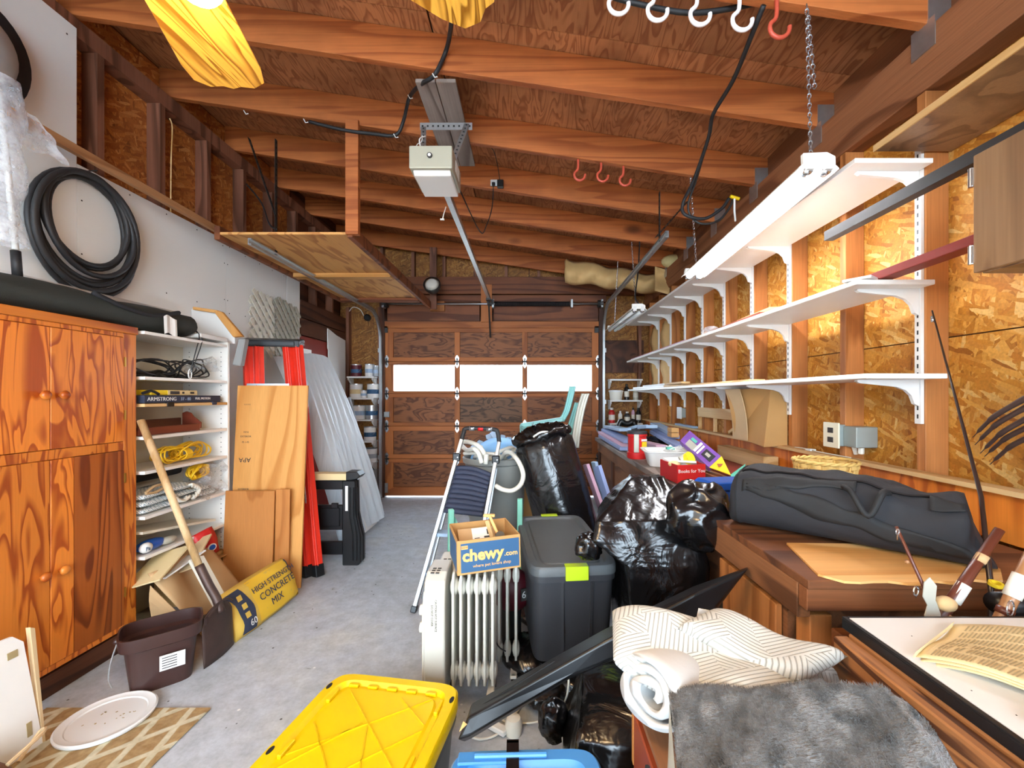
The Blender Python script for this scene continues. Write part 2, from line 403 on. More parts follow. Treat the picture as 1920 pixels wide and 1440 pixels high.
# ---------------------------------------------------------------- special materials
def mk_floor():
    m, nt, b = newmat('floor_concrete'); v = coords(nt, rnd=False)
    n1 = noise(nt, v, 1.6, 5, .62); n2 = noise(nt, v, 14, 4, .6); n3 = noise(nt, v, 5, 6, .7)
    c = ramp(nt, n1, [(.32, '#b0b4b6'), (.5, '#bac0c8'), (.68, '#c6c8c6')])
    c = mix(nt, .8, c, ramp(nt, n2, [(.3, g(.76)), (.7, g(1.12))]), 'MULTIPLY')
    n4 = noise(nt, v, 60, 3, .7); c = mix(nt, .6, c, ramp(nt, n4, [(.3, g(.8)), (.7, g(1.12))]), 'MULTIPLY')
    sp = ramp(nt, n3, [(.66, g(0)), (.7, g(.8))]); c = mix(nt, sp, c, '#6f6d68')
    vo = N(nt, 'ShaderNodeTexVoronoi'); lk(nt, v, vo.inputs[0]); vo.inputs['Scale'].default_value = 7
    c = mix(nt, ramp(nt, vo.outputs['Distance'], [(0, g(1)), (.035, g(1)), (.05, g(0))]), c, '#e2e2de')
    vo = N(nt, 'ShaderNodeTexVoronoi'); lk(nt, v, vo.inputs[0]); vo.inputs['Scale'].default_value = 11.3
    c = mix(nt, ramp(nt, vo.outputs['Distance'], [(0, g(1)), (.05, g(1)), (.07, g(0))]), c, '#4c4844')
    lk(nt, c, b.inputs['Base Color']); lk(nt, ramp(nt, n1, [(.3, g(.42)), (.7, g(.6))]), b.inputs['Roughness'])
    b.inputs['Specular IOR Level'].default_value = .4
    bump(nt, b, n2, .12, .004)
mk_floor()
def mk_bag():
    m, nt, b = newmat('bag_plastic'); v = coords(nt)
    b.inputs['Base Color'].default_value = hexc('#0e0e10'); b.inputs['Roughness'].default_value = .24; b.inputs['Specular IOR Level'].default_value = .75
    n = noise(nt, v, 6, 3, .5, 1.6); n2 = noise(nt, v, 22, 2, .5, .5)
    bump(nt, b, math_(nt, 'ADD', n, math_(nt, 'MULTIPLY', n2, .12)), .55, .02)
mk_bag()
def mk_quilt():
    # fabric quilted in hexagon-like patches of parallel channels turned three ways
    m, nt, b = newmat('quilt'); tc = N(nt, 'ShaderNodeTexCoord'); uv = tc.outputs['UV']
    def stripes(ang):
        mp = N(nt, 'ShaderNodeMapping', vector_type='POINT'); mp.inputs['Rotation'].default_value = (0, 0, ang); lk(nt, uv, mp.inputs[0])
        w = N(nt, 'ShaderNodeTexWave'); w.inputs['Scale'].default_value = 5.2; lk(nt, mp.outputs[0], w.inputs[0]); return w.outputs[1]
    vo = N(nt, 'ShaderNodeTexVoronoi', voronoi_dimensions='2D'); vo.inputs['Scale'].default_value = 2.7; vo.inputs['Randomness'].default_value = .2; lk(nt, uv, vo.inputs[0])
    s = N(nt, 'ShaderNodeSeparateColor'); lk(nt, vo.outputs['Color'], s.inputs[0])
    a = mix(nt, math_(nt, 'GREATER_THAN', s.outputs[0], .36), stripes(.3), stripes(1.35)); a = mix(nt, math_(nt, 'GREATER_THAN', s.outputs[0], .68), a, stripes(2.4))
    f = ramp(nt, a, [(.02, g(0)), (.30, g(1))])
    lk(nt, mix(nt, f, '#97948b', '#bfbdb5'), b.inputs['Base Color']); b.inputs['Roughness'].default_value = .9; bump(nt, b, f, .5, .004)
mk_quilt()
def mk_fur():
    m, nt, b = newmat('fur_grey'); v = coords(nt)
    n = noise(nt, v, 75, 4, .65, .8); n2 = noise(nt, coords(nt, (90, 300, 300)), 1, 2)
    c = ramp(nt, n, [(.3, '#4e4a47'), (.55, '#686562'), (.75, '#7d7a77')])
    c = mix(nt, .6, c, ramp(nt, n2, [(.3, g(.7)), (.7, g(1.25))]), 'MULTIPLY')
    lk(nt, c, b.inputs['Base Color']); b.inputs['Roughness'].default_value = .95; b.inputs['Sheen Weight'].default_value = .4
    bump(nt, b, math_(nt, 'ADD', n, n2), .8, .01)
mk_fur()
def mk_zig():
    m, nt, b = newmat('chevron_fabric'); v = coords(nt, (1, 1, 1), rnd=False); s = N(nt, 'ShaderNodeSeparateXYZ'); lk(nt, v, s.inputs[0])
    z = math_(nt, 'PINGPONG', s.outputs[1], .012); t = math_(nt, 'ADD', s.outputs[2], math_(nt, 'MULTIPLY', z, 1.0))
    t = math_(nt, 'ADD', t, math_(nt, 'MULTIPLY', s.outputs[0], .7))
    f = math_(nt, 'FRACT', math_(nt, 'MULTIPLY', t, 80))
    c = ramp(nt, f, [(.42, '#93a3a8'), (.5, '#e6e8e6')]); lk(nt, c, b.inputs['Base Color']); b.inputs['Roughness'].default_value = .85
mk_zig()
def mk_mat():
    m, nt, b = newmat('doormat'); v = coords(nt, (1, 1, 1), rnd=False, rot=(0, 0, .35)); s = N(nt, 'ShaderNodeSeparateXYZ'); lk(nt, v, s.inputs[0])
    a = math_(nt, 'PINGPONG', math_(nt, 'ADD', s.outputs[0], math_(nt, 'MULTIPLY', s.outputs[1], .55)), .06)
    c = math_(nt, 'PINGPONG', math_(nt, 'SUBTRACT', s.outputs[0], math_(nt, 'MULTIPLY', s.outputs[1], .55)), .06)
    mn = math_(nt, 'MINIMUM', a, c); n = noise(nt, v, 40, 4)
    mn = math_(nt, 'MULTIPLY_ADD', n, .014, mn)
    f = ramp(nt, mn, [(.019, g(1)), (.023, g(0))])
    c2 = mix(nt, f, ramp(nt, n, [(.3, '#8a6b42'), (.7, '#a98c60')]), ramp(nt, n, [(.3, '#b3a98c'), (.7, '#cfc6ab')]))
    lk(nt, c2, b.inputs['Base Color']); b.inputs['Roughness'].default_value = .95; bump(nt, b, n, .5, .006)
mk_mat()
def mk_wrinkle(name, c1, c2, ax, sc=30):
    m, nt, b = newmat(name); s = [sc]*3; s['XYZ'.index(ax)] = 2
    n = noise(nt, coords(nt, tuple(s)), 1, 3, .5, .6)
    lk(nt, mix(nt, n, c1, c2), b.inputs['Base Color']); b.inputs['Roughness'].default_value = .35; bump(nt, b, n, .7, .015)
mk_wrinkle('plastic_sheet', '#cdd6dc', '#dde4e8', 'Z', 22)
def mk_glass():
    m, nt, b = newmat('glass'); nt.nodes.remove(b); o = nt.nodes['Material Output']
    t = N(nt, 'ShaderNodeBsdfTransparent'); gl = N(nt, 'ShaderNodeBsdfGlossy'); gl.inputs['Roughness'].default_value = .05
    mx = N(nt, 'ShaderNodeMixShader'); mx.inputs[0].default_value = .06
    lk(nt, t.outputs[0], mx.inputs[1]); lk(nt, gl.outputs[0], mx.inputs[2]); lk(nt, mx.outputs[0], o.inputs[0])
mk_glass()
film('clear_film', '#dfe3ea', .35)
film('clear_bag', '#cfd2d6', .3)
emis('tube_lit', '#f6f8ff', TUBE_E)
emis('bulb_lit', '#ffdfb0', BULB_E)
plain('fixture_white', '#efece4', .35, var=.03)
plain('ground', '#9a9a94', .9, var=.1)

# ---------------------------------------------------------------- the building
XL, XR, YD = -2.35, 1.50, 5.48               # stud faces left and right, door plane
YB = -3.0                                    # open back end
def zr(x): return 2.92-.15*x                 # underside of the rafters
struct('ground', B().box(-12, 12, -9, 16, -.25, -.105), 'ground', label='pale driveway ground outside the garage')
struct('floor', B().box(-2.55, 1.72, YB, 5.62, -.1, 0), 'floor_concrete', label='grey painted concrete garage floor, worn and speckled')

ceil = struct('ceiling', label='sloping plywood roof deck on exposed rafters')
for i in range(8):                           # plywood sheets over the rafters
    y0 = -4.0+i*1.22
    for a, b_ in ((-2.55, -.5), (-.49, 1.72)):
        q = B().prism([(a, zr(a)+.19), (b_, zr(b_)+.19), (b_, zr(b_)+.21), (a, zr(a)+.21)], 'Y', max(y0, YB)+.001, min(y0+1.216, 5.6))
        part('sheathing_panel', q, 'sheathing', ceil)
for k in range(-7, 7):
    y = 1.62+.61*k-.019
    if k == 6: y = 5.40
    q = B().prism([(-2.44, zr(-2.44)), (1.59, zr(1.59)), (1.59, zr(1.59)+.187), (-2.44, zr(-2.44)+.187)], 'Y', y, y+.038)
    part('rafter', q, 'rafter_wood', ceil, bevel=.002)
    if k < 6:                                # sheet metal joist hanger
        h = B(); zz = zr(1.57)
        h.box(1.50, 1.585, y-.003, y, zz-.004, zz+.12).box(1.50, 1.585, y+.038, y+.041, zz-.004, zz+.12).box(1.50, 1.585, y-.003, y+.041, zz-.006, zz-.001)
        h.box(1.498, 1.502, y-.03, y+.068, zz-.09, zz+.02)
        part('joist_hanger', h, 'galv', ceil)

# right wall
wr = struct('wall_right', label='right wall of bare studs over golden strand board')
for (y0, y1) in ((YB, -1.24), (-1.235, -.02), (-.015, 1.21), (1.215, 2.43), (2.435, 3.65), (3.655, 4.87), (4.875, 5.5)):
    part('strand_board_panel', B().box(1.59, 1.602, y0, y1, 0, 1.515), 'osb_right', wr)
    part('strand_board_panel', B().box(1.59, 1.602, y0, y1, 1.52, 2.86), 'osb_right', wr)
k = -11
while 1.61+.406*k < 5.4:
    y = 1.61+.406*k; part('stud', B().box(1.501, 1.589, y, y+.038, .04, 2.45), 'stud_wood', wr, bevel=.002); k += 1
part('bottom_plate', B().box(1.501, 1.589, YB, 5.5, 0, .04), 'beam_wood', wr)
part('top_beam', B().box(1.495, 1.589, YB, 5.5, 2.45, 2.535), 'beam_wood', wr, bevel=.003)
part('top_beam', B().box(1.503, 1.589, YB, 5.5, 2.54, 2.68), 'beam_wood', wr, bevel=.003)
part('ledger_board', B().box(1.585, 1.60, YB, 5.5, 2.68, 2.87), 'beam_wood', wr)

# left wall
wl = struct('wall_left', label='left wall of white painted sheets below bare studs and strand board')
for (y0, y1) in ((YB, .98), (.985, 2.2), (2.205, 3.42), (3.425, 4.37)):
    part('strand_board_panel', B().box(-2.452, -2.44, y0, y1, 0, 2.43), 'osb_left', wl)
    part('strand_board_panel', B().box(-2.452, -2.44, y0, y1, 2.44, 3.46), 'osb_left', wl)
for k in range(-13, 16):
    y = 2.33+.406*k*.98
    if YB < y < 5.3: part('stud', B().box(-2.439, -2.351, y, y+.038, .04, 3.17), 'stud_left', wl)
part('bottom_plate', B().box(-2.439, -2.351, YB, 5.5, 0, .04), 'beam_wood', wl)
part('top_plate', B().box(-2.439, -2.351, YB, 5.5, 3.17, 3.265), 'stud_left', wl)
for (y0, y1, z1) in ((YB, -1.27, 3.2), (-1.265, -.05, 3.2), (-.045, 1.0, 3.2), (1.005, 2.21, 3.2), (2.213, 3.30, 2.50), (3.303, 4.12, 2.505), (4.14, 4.37, 2.50)):
    part('white_panel', B().box(-2.350, -2.338, y0, y1, .0, z1), 'white_board', wl)
# far left bay: dark boards over a red panel
part('dark_board', B().box(-2.452, -2.43, 4.37, 5.5, 2.28, 3.46), 'dark_wood', wl)
for i, (z0, z1) in enumerate(((1.93, 2.10), (2.11, 2.29))):
    part('dark_board', B().box(-2.35, -2.33, 4.38, 5.45, z0, z1), 'dark_wood', wl)
q = B(); random.seed(4)
for y0_, y1_, z_ in ((1.02, 2.19, 3.15), (2.23, 3.29, 2.46), (3.32, 4.10, 2.46), (2.23, 3.29, 1.95), (3.32, 4.1, 1.95)):
    for k in range(5): q.cbox((-2.3375, y0_+(y1_-y0_)*(k/4)*.96+.02, z_+rng(-.02, .02)), .0012, .007, .007)
for y_ in (2.235, 3.285, 3.32):
    for k in range(5): q.cbox((-2.3375, y_, 1.2+.28*k), .0012, .007, .007)
part('nail_heads', q, 'dark_metal', wl)
part('red_panel', B().box(-2.352, -2.336, 4.38, 5.45, 0, 1.92), 'red_paint', wl)

# far wall
wf = struct('wall_far', label='far wall around the garage door, strand board and dark header boards')
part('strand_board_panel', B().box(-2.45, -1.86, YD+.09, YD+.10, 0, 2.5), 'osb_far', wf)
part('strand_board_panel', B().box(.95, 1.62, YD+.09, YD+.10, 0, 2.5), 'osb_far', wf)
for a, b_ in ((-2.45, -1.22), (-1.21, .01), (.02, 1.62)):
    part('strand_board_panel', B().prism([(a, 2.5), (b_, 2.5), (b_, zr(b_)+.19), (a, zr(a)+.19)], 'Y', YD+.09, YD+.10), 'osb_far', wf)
for x in (-2.34, -1.93, .93, 1.42):
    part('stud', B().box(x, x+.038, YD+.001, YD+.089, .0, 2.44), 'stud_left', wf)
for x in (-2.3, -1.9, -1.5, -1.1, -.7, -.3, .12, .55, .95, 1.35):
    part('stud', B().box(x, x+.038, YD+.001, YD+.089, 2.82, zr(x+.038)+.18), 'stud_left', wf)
part('header_beam', B().box(-2.34, 1.5, YD-.04, YD+.088, 2.60, 2.82), 'header_wood', wf, bevel=.003)
part('header_board', B().box(-1.90, 1.0, YD-.03, YD+.088, 2.50, 2.59), 'header_wood', wf, bevel=.003)
for a, b_ in ((-1.80, -.62), (-.44, .90)):
    part('header_board', B().box(a, b_, YD-.02, YD+.088, 2.26, 2.495), 'header_wood', wf, bevel=.003)
part('centre_post', B().box(-.60, -.46, YD-.045, YD-.02, 2.24, 2.72), 'wood_door_v', wf, bevel=.003)
part('header_block', B().box(-1.24, -1.06, YD-.07, YD-.02, 2.38, 2.50), 'stud_wood', wf, bevel=.003)
part('door_stop', B().box(-1.86, .97, YD-.02, YD+.088, 2.17, 2.255), 'wood_door', wf, bevel=.003)
for x0, x1 in ((-1.90, -1.835), (.905, .97)):
    part('jamb', B().box(x0, x1, YD-.03, YD+.088, 0, 2.5), 'dark_wood_z', wf, bevel=.003)
part('foundation_block', B().box(-2.33, -1.92, YD-.06, YD+.088, 0, .36), 'concrete_block', wf)
part('dark_board', B().box(.975, 1.50, YD+.05, YD+.085, 1.60, 2.02), 'dark_wood', wf)

# ---------------------------------------------------------------- the garage door
dr = struct('door_1', label='wooden sectional garage door with three windows')
def DZ(py): return CH+(743-py)/146.0
def DX(px): return (px-990)/146.0
rows = [(605, 677.5), (678.5, 737.5), (738.5, 798.5), (799.5, 859.5), (860.5, 932)]
openy = [(623, 670), (684, 733), (745, 792), (808, 852), (868, 913)]
xs = [718, 737, 852, 862, 979, 989, 1110, 1127]
for r, ((ya, yb), (oa, ob)) in enumerate(zip(rows, openy)):
    za, zb, wa, wb = DZ(ya), DZ(yb), DZ(oa), DZ(ob)
    if r == 4: zb = .016
    part('rail', B().box(DX(718), DX(1127), YD+.005, YD+.045, wa, za), 'wood_door', dr, bevel=.002)
    part('rail', B().box(DX(718), DX(1127), YD+.005, YD+.045, zb, wb), 'wood_door', dr, bevel=.002)
    for i in range(0, 8, 2):
        part('stile', B().box(DX(xs[i]), DX(xs[i+1]), YD+.004, YD+.046, wb-.0005, wa+.0005), 'wood_door_v', dr, bevel=.002)
    for i in range(1, 7, 2):
        q = B().box(DX(xs[i])-.005, DX(xs[i+1])+.005, YD+.028, YD+.036, wb-.005, wa+.005)
        if r == 1: part('window_pane', q, 'glass', dr)
        else: part('door_panel', q, 'door_panel_dirty' if (r == 2 and i == 3) else 'door_panel', dr)
for py in (678, 738, 799, 860): part('joint_light_strip', B().box(DX(719), DX(1126), YD+.030, YD+.044, DZ(py)-.012, DZ(py)+.012), 'wood_door', dr)  # backing strips added behind the section joints to keep daylight out of the slits
hx = [DX(725), DX(857), DX(984), DX(1121)]
for j, py in enumerate((678, 738, 799, 860)):
    for i, x in enumerate(hx):
        z = DZ(py); q = B()
        for s in (-1, 1):
            q.prism([(x-.012, z+s*.008), (x-.026, z+s*.038), (x-.02, z+s*.06), (x, z+s*.085), (x+.02, z+s*.06), (x+.026, z+s*.038), (x+.012, z+s*.008)], 'Y', YD, YD+.004)
        h = part('hinge', q, 'steel', dr)
        part('hinge_knuckle', B().tube([(x-.035, YD-.008, z), (x+.03, YD-.008, z)], .009, 8).box(x-.008, x+.008, YD-.012, YD+.002, z-.045, z+.045), 'dark_metal', h)
part('lock_bolt', B().box(DX(720), DX(731), YD-.03, YD+.003, DZ(782), DZ(772)).tube([(DX(712), YD-.02, DZ(780)), (DX(722), YD-.02, DZ(780))], .006), 'galv', dr)
for x in (DX(723), DX(1119)):
    part('corner_bracket', B().box(x-.03, x+.03, YD-.02, YD+.004, DZ(624), DZ(612)), 'dark_metal', dr)
    part('corner_bracket', B().box(x-.03, x+.03, YD-.02, YD+.004, .06, .18), 'galv', dr)

# tracks, torsion bar
def track(name, x, y0, zt, label):
    t = thing(name, label, 'door track', (x, YD-.08, 0), 'garage door tracks')
    pts = [(x, YD-.10, .02), (x, YD-.10, zt-.35)]
    for k in range(1, 8):
        a = k/7*PI/2; pts.append((x, YD-.10-.32*(1-math.cos(a)), zt-.35+.32*math.sin(a)+.03*k/7))
    pts.append((x, y0, zt))
    q = B(); prev = None                     # C-section channel
    s = -1 if x > 0 else 1
    prof = [(-.022, -.012), (.022, -.012), (.022, .012), (.014, .012), (.014, -.005), (-.014, -.005), (-.014, .012), (-.022, .012)]
    loops = []
    for i, p in enumerate(pts):
        p = Vector(p); d = (Vector(pts[min(i+1, len(pts)-1)])-Vector(pts[max(i-1, 0)])).normalized()
        n = Vector((s, 0, 0)); w = d.cross(n).normalized()
        loops.append([p+w*u+n*v for u, v in prof])
    q.loft(loops); part('rail', q, 'galv', t)
    for z in (.5, 1.2, 1.85):
        part('track_bracket', B().box(x-s*.02-.01, x-s*.02+.01, YD-.11, YD-.03, z, z+.05), 'galv', t)
    return t
tl = track('door_track', -1.86, 2.85, 2.33, 'left galvanized garage door track running under the plywood loft')
tr_ = track('door_track', .955, 2.93, 2.41, 'right galvanized garage door track ending near the loose cables')
def perf(name_parent, a, b, w=.03):
    q = B().beam(a, b, w, .003); part('perforated_strap', q, 'dark_metal', name_parent)
    d = Vector(b)-Vector(a); n = int(d.length/.04); qq = B()
    for k in range(n): qq.cbox(Vector(a)+d*(k+.5)/n, .008, .008, .012)
    part('strap_holes', qq, 'black_matte', name_parent, kind='stuff')
perf(tl, (-1.86, 3.15, 2.34), (-1.86, 3.15, 3.19)); perf(tl, (-1.86, 3.15, 2.62), (-2.06, 3.15, 3.20))
perf(tr_, (.955, 3.1, 2.42), (.955, 3.1, 2.78)); perf(tr_, (.93, 3.1, 2.45), (1.20, 3.2, 2.76))
t = thing('torsion_bar', 'steel torsion bar with dark spring above the garage door', 'torsion spring', (-.45, YD-.1, 2.46))
part('shaft', B().tube([(-1.84, YD-.1, 2.46), (.95, YD-.1, 2.46)], .0125, 10), 'galv', t, smooth=True)
sp = B(); 
for k in range(70): 
    x = -.42+k*.0135; sp.tube([(x+.0135*j/6, YD-.1+.028*math.cos(j*PI/3), 2.46+.028*math.sin(j*PI/3)) for j in range(7)], .006, 4, cap=False)
part('spring', sp, 'black_rubber', t, 'dark coiled spring', kind='stuff')
for x in (-1.82, -.44, .55, .93): part('bearing_plate', B().box(x-.012, x+.012, YD-.14, YD-.046, 2.41, 2.51), 'galv', t)
for x in (-1.80, .91): part('cable_drum', B().lathe([(.03, -.03), (.05, -.03), (.045, 0), (.05, .03), (.03, .03)], (x, YD-.1, 2.46), 14, RY(PI/2)), 'dark_metal', t)
# small set of structure trims
tr1 = struct('trim_1', B().box(1.478, 1.5, 1.0, 5.40, .84, .995), 'ply_back', bevel=.002, label='plywood backsplash strip above the workbench')
tr2 = struct('trim_2', B().box(1.480, 1.5, YB, .995, .2, .995), 'ply_back', bevel=.002, label='plywood lining below the strand board at the near right')
struct('trim_3', B().box(1.44, 1.5, 1.0, 5.4, .996, 1.012), 'light_wood', label='thin ledge on top of the plywood backsplash')
# unseen roof slab and skins added outside the shell to stop light leaks
part('roof_light_seal', B().prism([(-2.7, zr(-2.7)+.215), (1.85, zr(1.85)+.215), (1.85, zr(1.85)+.235), (-2.7, zr(-2.7)+.235)], 'Y', YB, 5.75), 'black_matte', ceil)
part('light_seal_skin', B().box(-2.50, -2.455, YB, 5.62, -.1, 3.52), 'dark_wood', wl)
part('light_seal_skin', B().box(1.605, 1.65, YB, 5.62, -.1, 2.92), 'dark_wood', wr)
part('light_seal_skin', B().prism([(-2.5, 2.262), (1.65, 2.262), (1.65, 2.9), (-2.5, 3.52)], 'Y', YD+.101, YD+.13), 'dark_wood', wf)
part('light_seal_skin', B().box(-2.5, -1.86, YD+.101, YD+.13, -.1, 2.262), 'dark_wood', wf)
part('light_seal_skin', B().box(.93, 1.65, YD+.101, YD+.13, -.1, 2.262), 'dark_wood', wf)

# ---------------------------------------------------------------- fluorescent fixtures
def fixture(x, y0, y1, z0, z1, lit, label):
    t = thing('fluorescent_fixture', label, 'ceiling light', (x, (y0+y1)/2, (z0+z1)/2))
    L = y1-y0; M = frame((x, y0, z0), (1, 0, 0), (0, L, z1-z0))    # local x across, y along, z up
    L = math.hypot(L, z1-z0)
    q = B().prism([(-.022, .03), (.022, .03), (.04, .012), (.075, -.022), (.075, -.026), (.036, .004), (-.036, .004), (-.075, -.026), (-.075, -.022), (-.04, .012)], 'Y', 0, L, M)
    part('reflector', q, 'fixture_white', t)
    part('end_cap', B().prism([(-.06, .032), (.03, .036), (.06, .02), (.06, -.012), (-.06, -.012)], 'Y', -.006, .012, M), 'fixture_white', t, bevel=.002)
    part('end_cap', B().prism([(-.05, .032), (.05, .032), (.06, -.012), (-.06, -.012)], 'Y', L-.012, L+.006, M), 'fixture_white', t, bevel=.002)
    for s in (-.034, .034):
        c = B(); c.tube([M @ Vector((s, .03, -.026)), M @ Vector((s, L-.03, -.026))], .0165, 14)
        part('fluorescent_tube', c, 'tube_lit' if lit else 'white_plastic', t, smooth=True)
        for a, b_ in ((.004, .03), (L-.03, L-.004)):
            c = B().tube([M @ Vector((s, a, -.026)), M @ Vector((s, b_, -.026))], .0175, 12)
            part('tube_cap', c, 'steel', t, smooth=True)
        part('lamp_socket', B().box(s-.015, s+.015, -.008, .006, -.03, .01, M), 'white_plastic', t)
    return t, M, L
def chain(parent, a, b, r=.0022, link=.022):
    a, b = Vector(a), Vector(b); d = b-a; n = int(d.length/(link*.8)); q = B(); dn = d.normalized()
    u = dn.orthogonal().normalized(); w = dn.cross(u)
    for k in range(n):
        c = a+d*(k+.5)/n; s = u if k % 2 else w
        pts = [c+dn*math.sin(t_)*link/2+s*math.cos(t_)*link*.28 for t_ in [2*PI*j/8 for j in range(9)]]
        q.tube(pts, r, 4, cap=False)
    part('chain', q, 'steel', parent, kind='stuff')
f1, M1, L1 = fixture(1.08, 1.585, 2.80, 2.165, 2.10, True, 'lit white twin-tube fluorescent fixture hanging on chains by the top shelf')
chain(f1, (1.06, 1.60, 2.20), (1.045, 1.60, 2.765)); chain(f1, (1.075, 1.60, 2.45), (1.05, 1.60, 2.74)); chain(f1, (1.08, 2.74, 2.135), (1.08, 2.84, 2.76))
f2, M2, L2 = fixture(.985, 3.80, 5.0, 2.085, 2.09, False, 'unlit far fluorescent fixture hanging near the garage door track')
chain(f2, (.985, 3.9, 2.115), (.985, 4.06, 2.77)); chain(f2, (.985, 4.85, 2.12), (.985, 4.67, 2.77))
part('power_cord', B().tube([(1.0, 3.83, 2.12), (.97, 3.86, 2.20), (1.02, 3.95, 2.45), (1.06, 4.05, 2.77)], .006, 6, smooth=4), 'black_rubber', f2)

# ---------------------------------------------------------------- ceiling fan
k_ = .80; hub = Vector((-.584, .507, CH+k_))
fan = thing('ceiling_fan', 'ceiling fan with oak grained blades and warm lit lamps', 'ceiling fan', (hub.x, hub.y, hub.z-.1))
part('downrod', B().tube([(hub.x, hub.y, hub.z+.1), (hub.x, hub.y, zr(hub.x)+.19)], .014, 10), 'brass', fan, smooth=True)
part('motor_housing', B().lathe([(.03, .13), (.09, .11), (.12, .06), (.12, .02), (.09, -.01), (.05, -.05), (.05, -.07)], hub, 24), 'brass', fan, smooth=True)
a0 = math.atan2(.6, -.184)
for i in range(5):
    a = math.radians(106.7)-i*2*PI/5; M = Matrix.Translation(hub) @ RZ(a) @ RX(-.16)
    prof = [(.17, -.055), (.20, -.062), (.55, -.084), (.60, -.078), (.622, -.05), (.618, -.02), (.627, 0), (.618, .02), (.622, .05), (.60, .078), (.55, .084), (.20, .062), (.17, .055)]
    q = B().prism(prof, 'Z', -.003, .003, M); bl = part('blade', q, 'oak', fan, bevel=.001)
    part('blade_iron', B().beam(M @ Vector((.09, 0, .006)), M @ Vector((.24, 0, .006)), .035, .006), 'brass', fan)
for i, (a, up) in enumerate(((math.radians(89), 0), (math.radians(-30), 0), (math.radians(210), 0))):
    d = Vector((math.cos(a), math.sin(a), 0)); e = hub+d*.21+Vector((0, 0, -.055))
    part('lamp_arm', B().tube([hub+Vector((0, 0, -.06)), hub+d*.09+Vector((0, 0, -.10)), e+Vector((0, 0, .045))], .008, 8, smooth=4), 'brass', fan)
    part('bulb', B().ball(e+d*.03+Vector((0, 0, -.01)), .042, 14), 'bulb_lit', fan, smooth=True)
    part('lamp_shade', B().lathe([(.018, .06), (.03, .05), (.055, .02), (.062, -.0)], e, 18, cap=False), 'glass_shade' if 'glass_shade' in MATS else 'white_plastic', fan, smooth=True, solid=.003)

# ---------------------------------------------------------------- garage door opener
op = thing('garage_door_opener', 'grey metal garage door opener box hung from the rafters', 'door opener', (-.47, 2.25, 2.44))
part('motor_box', B().box(-.60, -.382, 2.15, 2.42, 2.445, 2.56), 'opener_grey', op, bevel=.006, seg=2)
part('lower_cover', B().prism([(2.17, 2.446), (2.42, 2.446), (2.42, 2.425), (2.19, 2.425)], 'X', -.585, -.395), 'white_plastic', op, bevel=.003)
part('button', B().tube([(-.495, 2.152, 2.507), (-.495, 2.140, 2.507)], .013, 14), 'dark_metal', op)
part('button_cap', B().tube([(-.495, 2.142, 2.507), (-.495, 2.138, 2.507)], .008, 12), 'white_plastic', op)
part('side_label', B().box(-.383, -.380, 2.25, 2.36, 2.48, 2.54), 'paper', op)
def perf_strap(parent, a, b, w=.03):
    part('perforated_strap', B().beam(a, b, w, .004, up=(0, 1, 0)), 'galv', parent)
    d = Vector(b)-Vector(a); n = int(d.length/.03); qq = B()
    for k in range(n): qq.cbox(Vector(a)+d*(k+.5)/n, .010, .007, .010)
    part('strap_holes', qq, 'black_matte', parent, kind='stuff')
perf_strap(op, (-.565, 2.30, 2.55), (-.60, 2.45, 2.84)); perf_strap(op, (-.41, 2.30, 2.55), (-.35, 2.45, 2.86))
perf_strap(op, (-.62, 2.45, 2.845), (-.32, 2.45, 2.845), .04)
part('rail', B().box(-.487, -.453, 2.42, 5.30, 2.455, 2.475).box(-.487, -.480, 2.42, 5.30, 2.475, 2.49).box(-.460, -.453, 2.42, 5.30, 2.475, 2.49), 'galv', op)
part('trolley', B().box(-.50, -.44, 5.05, 5.15, 2.44, 2.455).beam((-.47, 5.1, 2.44), (-.48, YD-.03, 2.05), .02, .02), 'dark_metal', op)
part('rail_bracket', B().box(-.51, -.43, 5.30, YD-.046, 2.44, 2.50), 'dark_metal', op)
part('pull_cord', B().tube([(-.50, 2.60, 2.45), (-.515, 2.60, 2.40), (-.52, 2.60, 2.375)], .003, 5).box(-.535, -.51, 2.595, 2.605, 2.368, 2.376), 'offwhite', op)
part('wires', B().tube([(-.56, 2.2, 2.56), (-.58, 2.22, 2.60), (-.56, 2.25, 2.64), (-.57, 2.3, 2.70)], .003, 5, smooth=4).tube([(-.55, 2.2, 2.56), (-.56, 2.2, 2.62), (-.54, 2.24, 2.66)], .003, 5, smooth=4), 'white_plastic', op)
bl_ = thing('blocking_board', 'weathered plank pair nailed between rafters above the opener', 'board', (-.5, 2.55, 2.98))
for x in (-.60, -.49): part('plank', B().box(x, x+.105, 2.27, 3.1, zr(-.45)-.022, zr(-.45)-.002), 'bench_grey', bl_, bevel=.002)

# ceiling outlet with plug
ol = thing('ceiling_outlet', 'white ceiling outlet with two black plugs on a rafter face', 'outlet', (-.22, 3.42, 2.98))
part('plate', B().box(-.30, -.20, 3.415, 3.425, 2.98, 3.03), 'white_plastic', ol, bevel=.002)
part('plug', B().box(-.245, -.195, 3.37, 3.415, 2.955, 3.01), 'black_plastic', ol, bevel=.004)
part('plug', B().box(-.288, -.262, 3.39, 3.415, 2.975, 3.0), 'black_plastic', ol, bevel=.004)
part('cord', B().tube([(-.275, 3.39, 2.98), (-.285, 3.39, 2.8), (-.32, 3.3, 2.62), (-.36, 3.2, 2.53), (-.42, 2.5, 2.55)], .004, 5, smooth=5), 'black_rubber', ol)
part('cord', B().tube([(-.22, 3.4, 3.0), (-.25, 3.1, 3.08), (-.33, 2.9, 3.0)], .003, 5, smooth=5), 'black_rubber', ol)

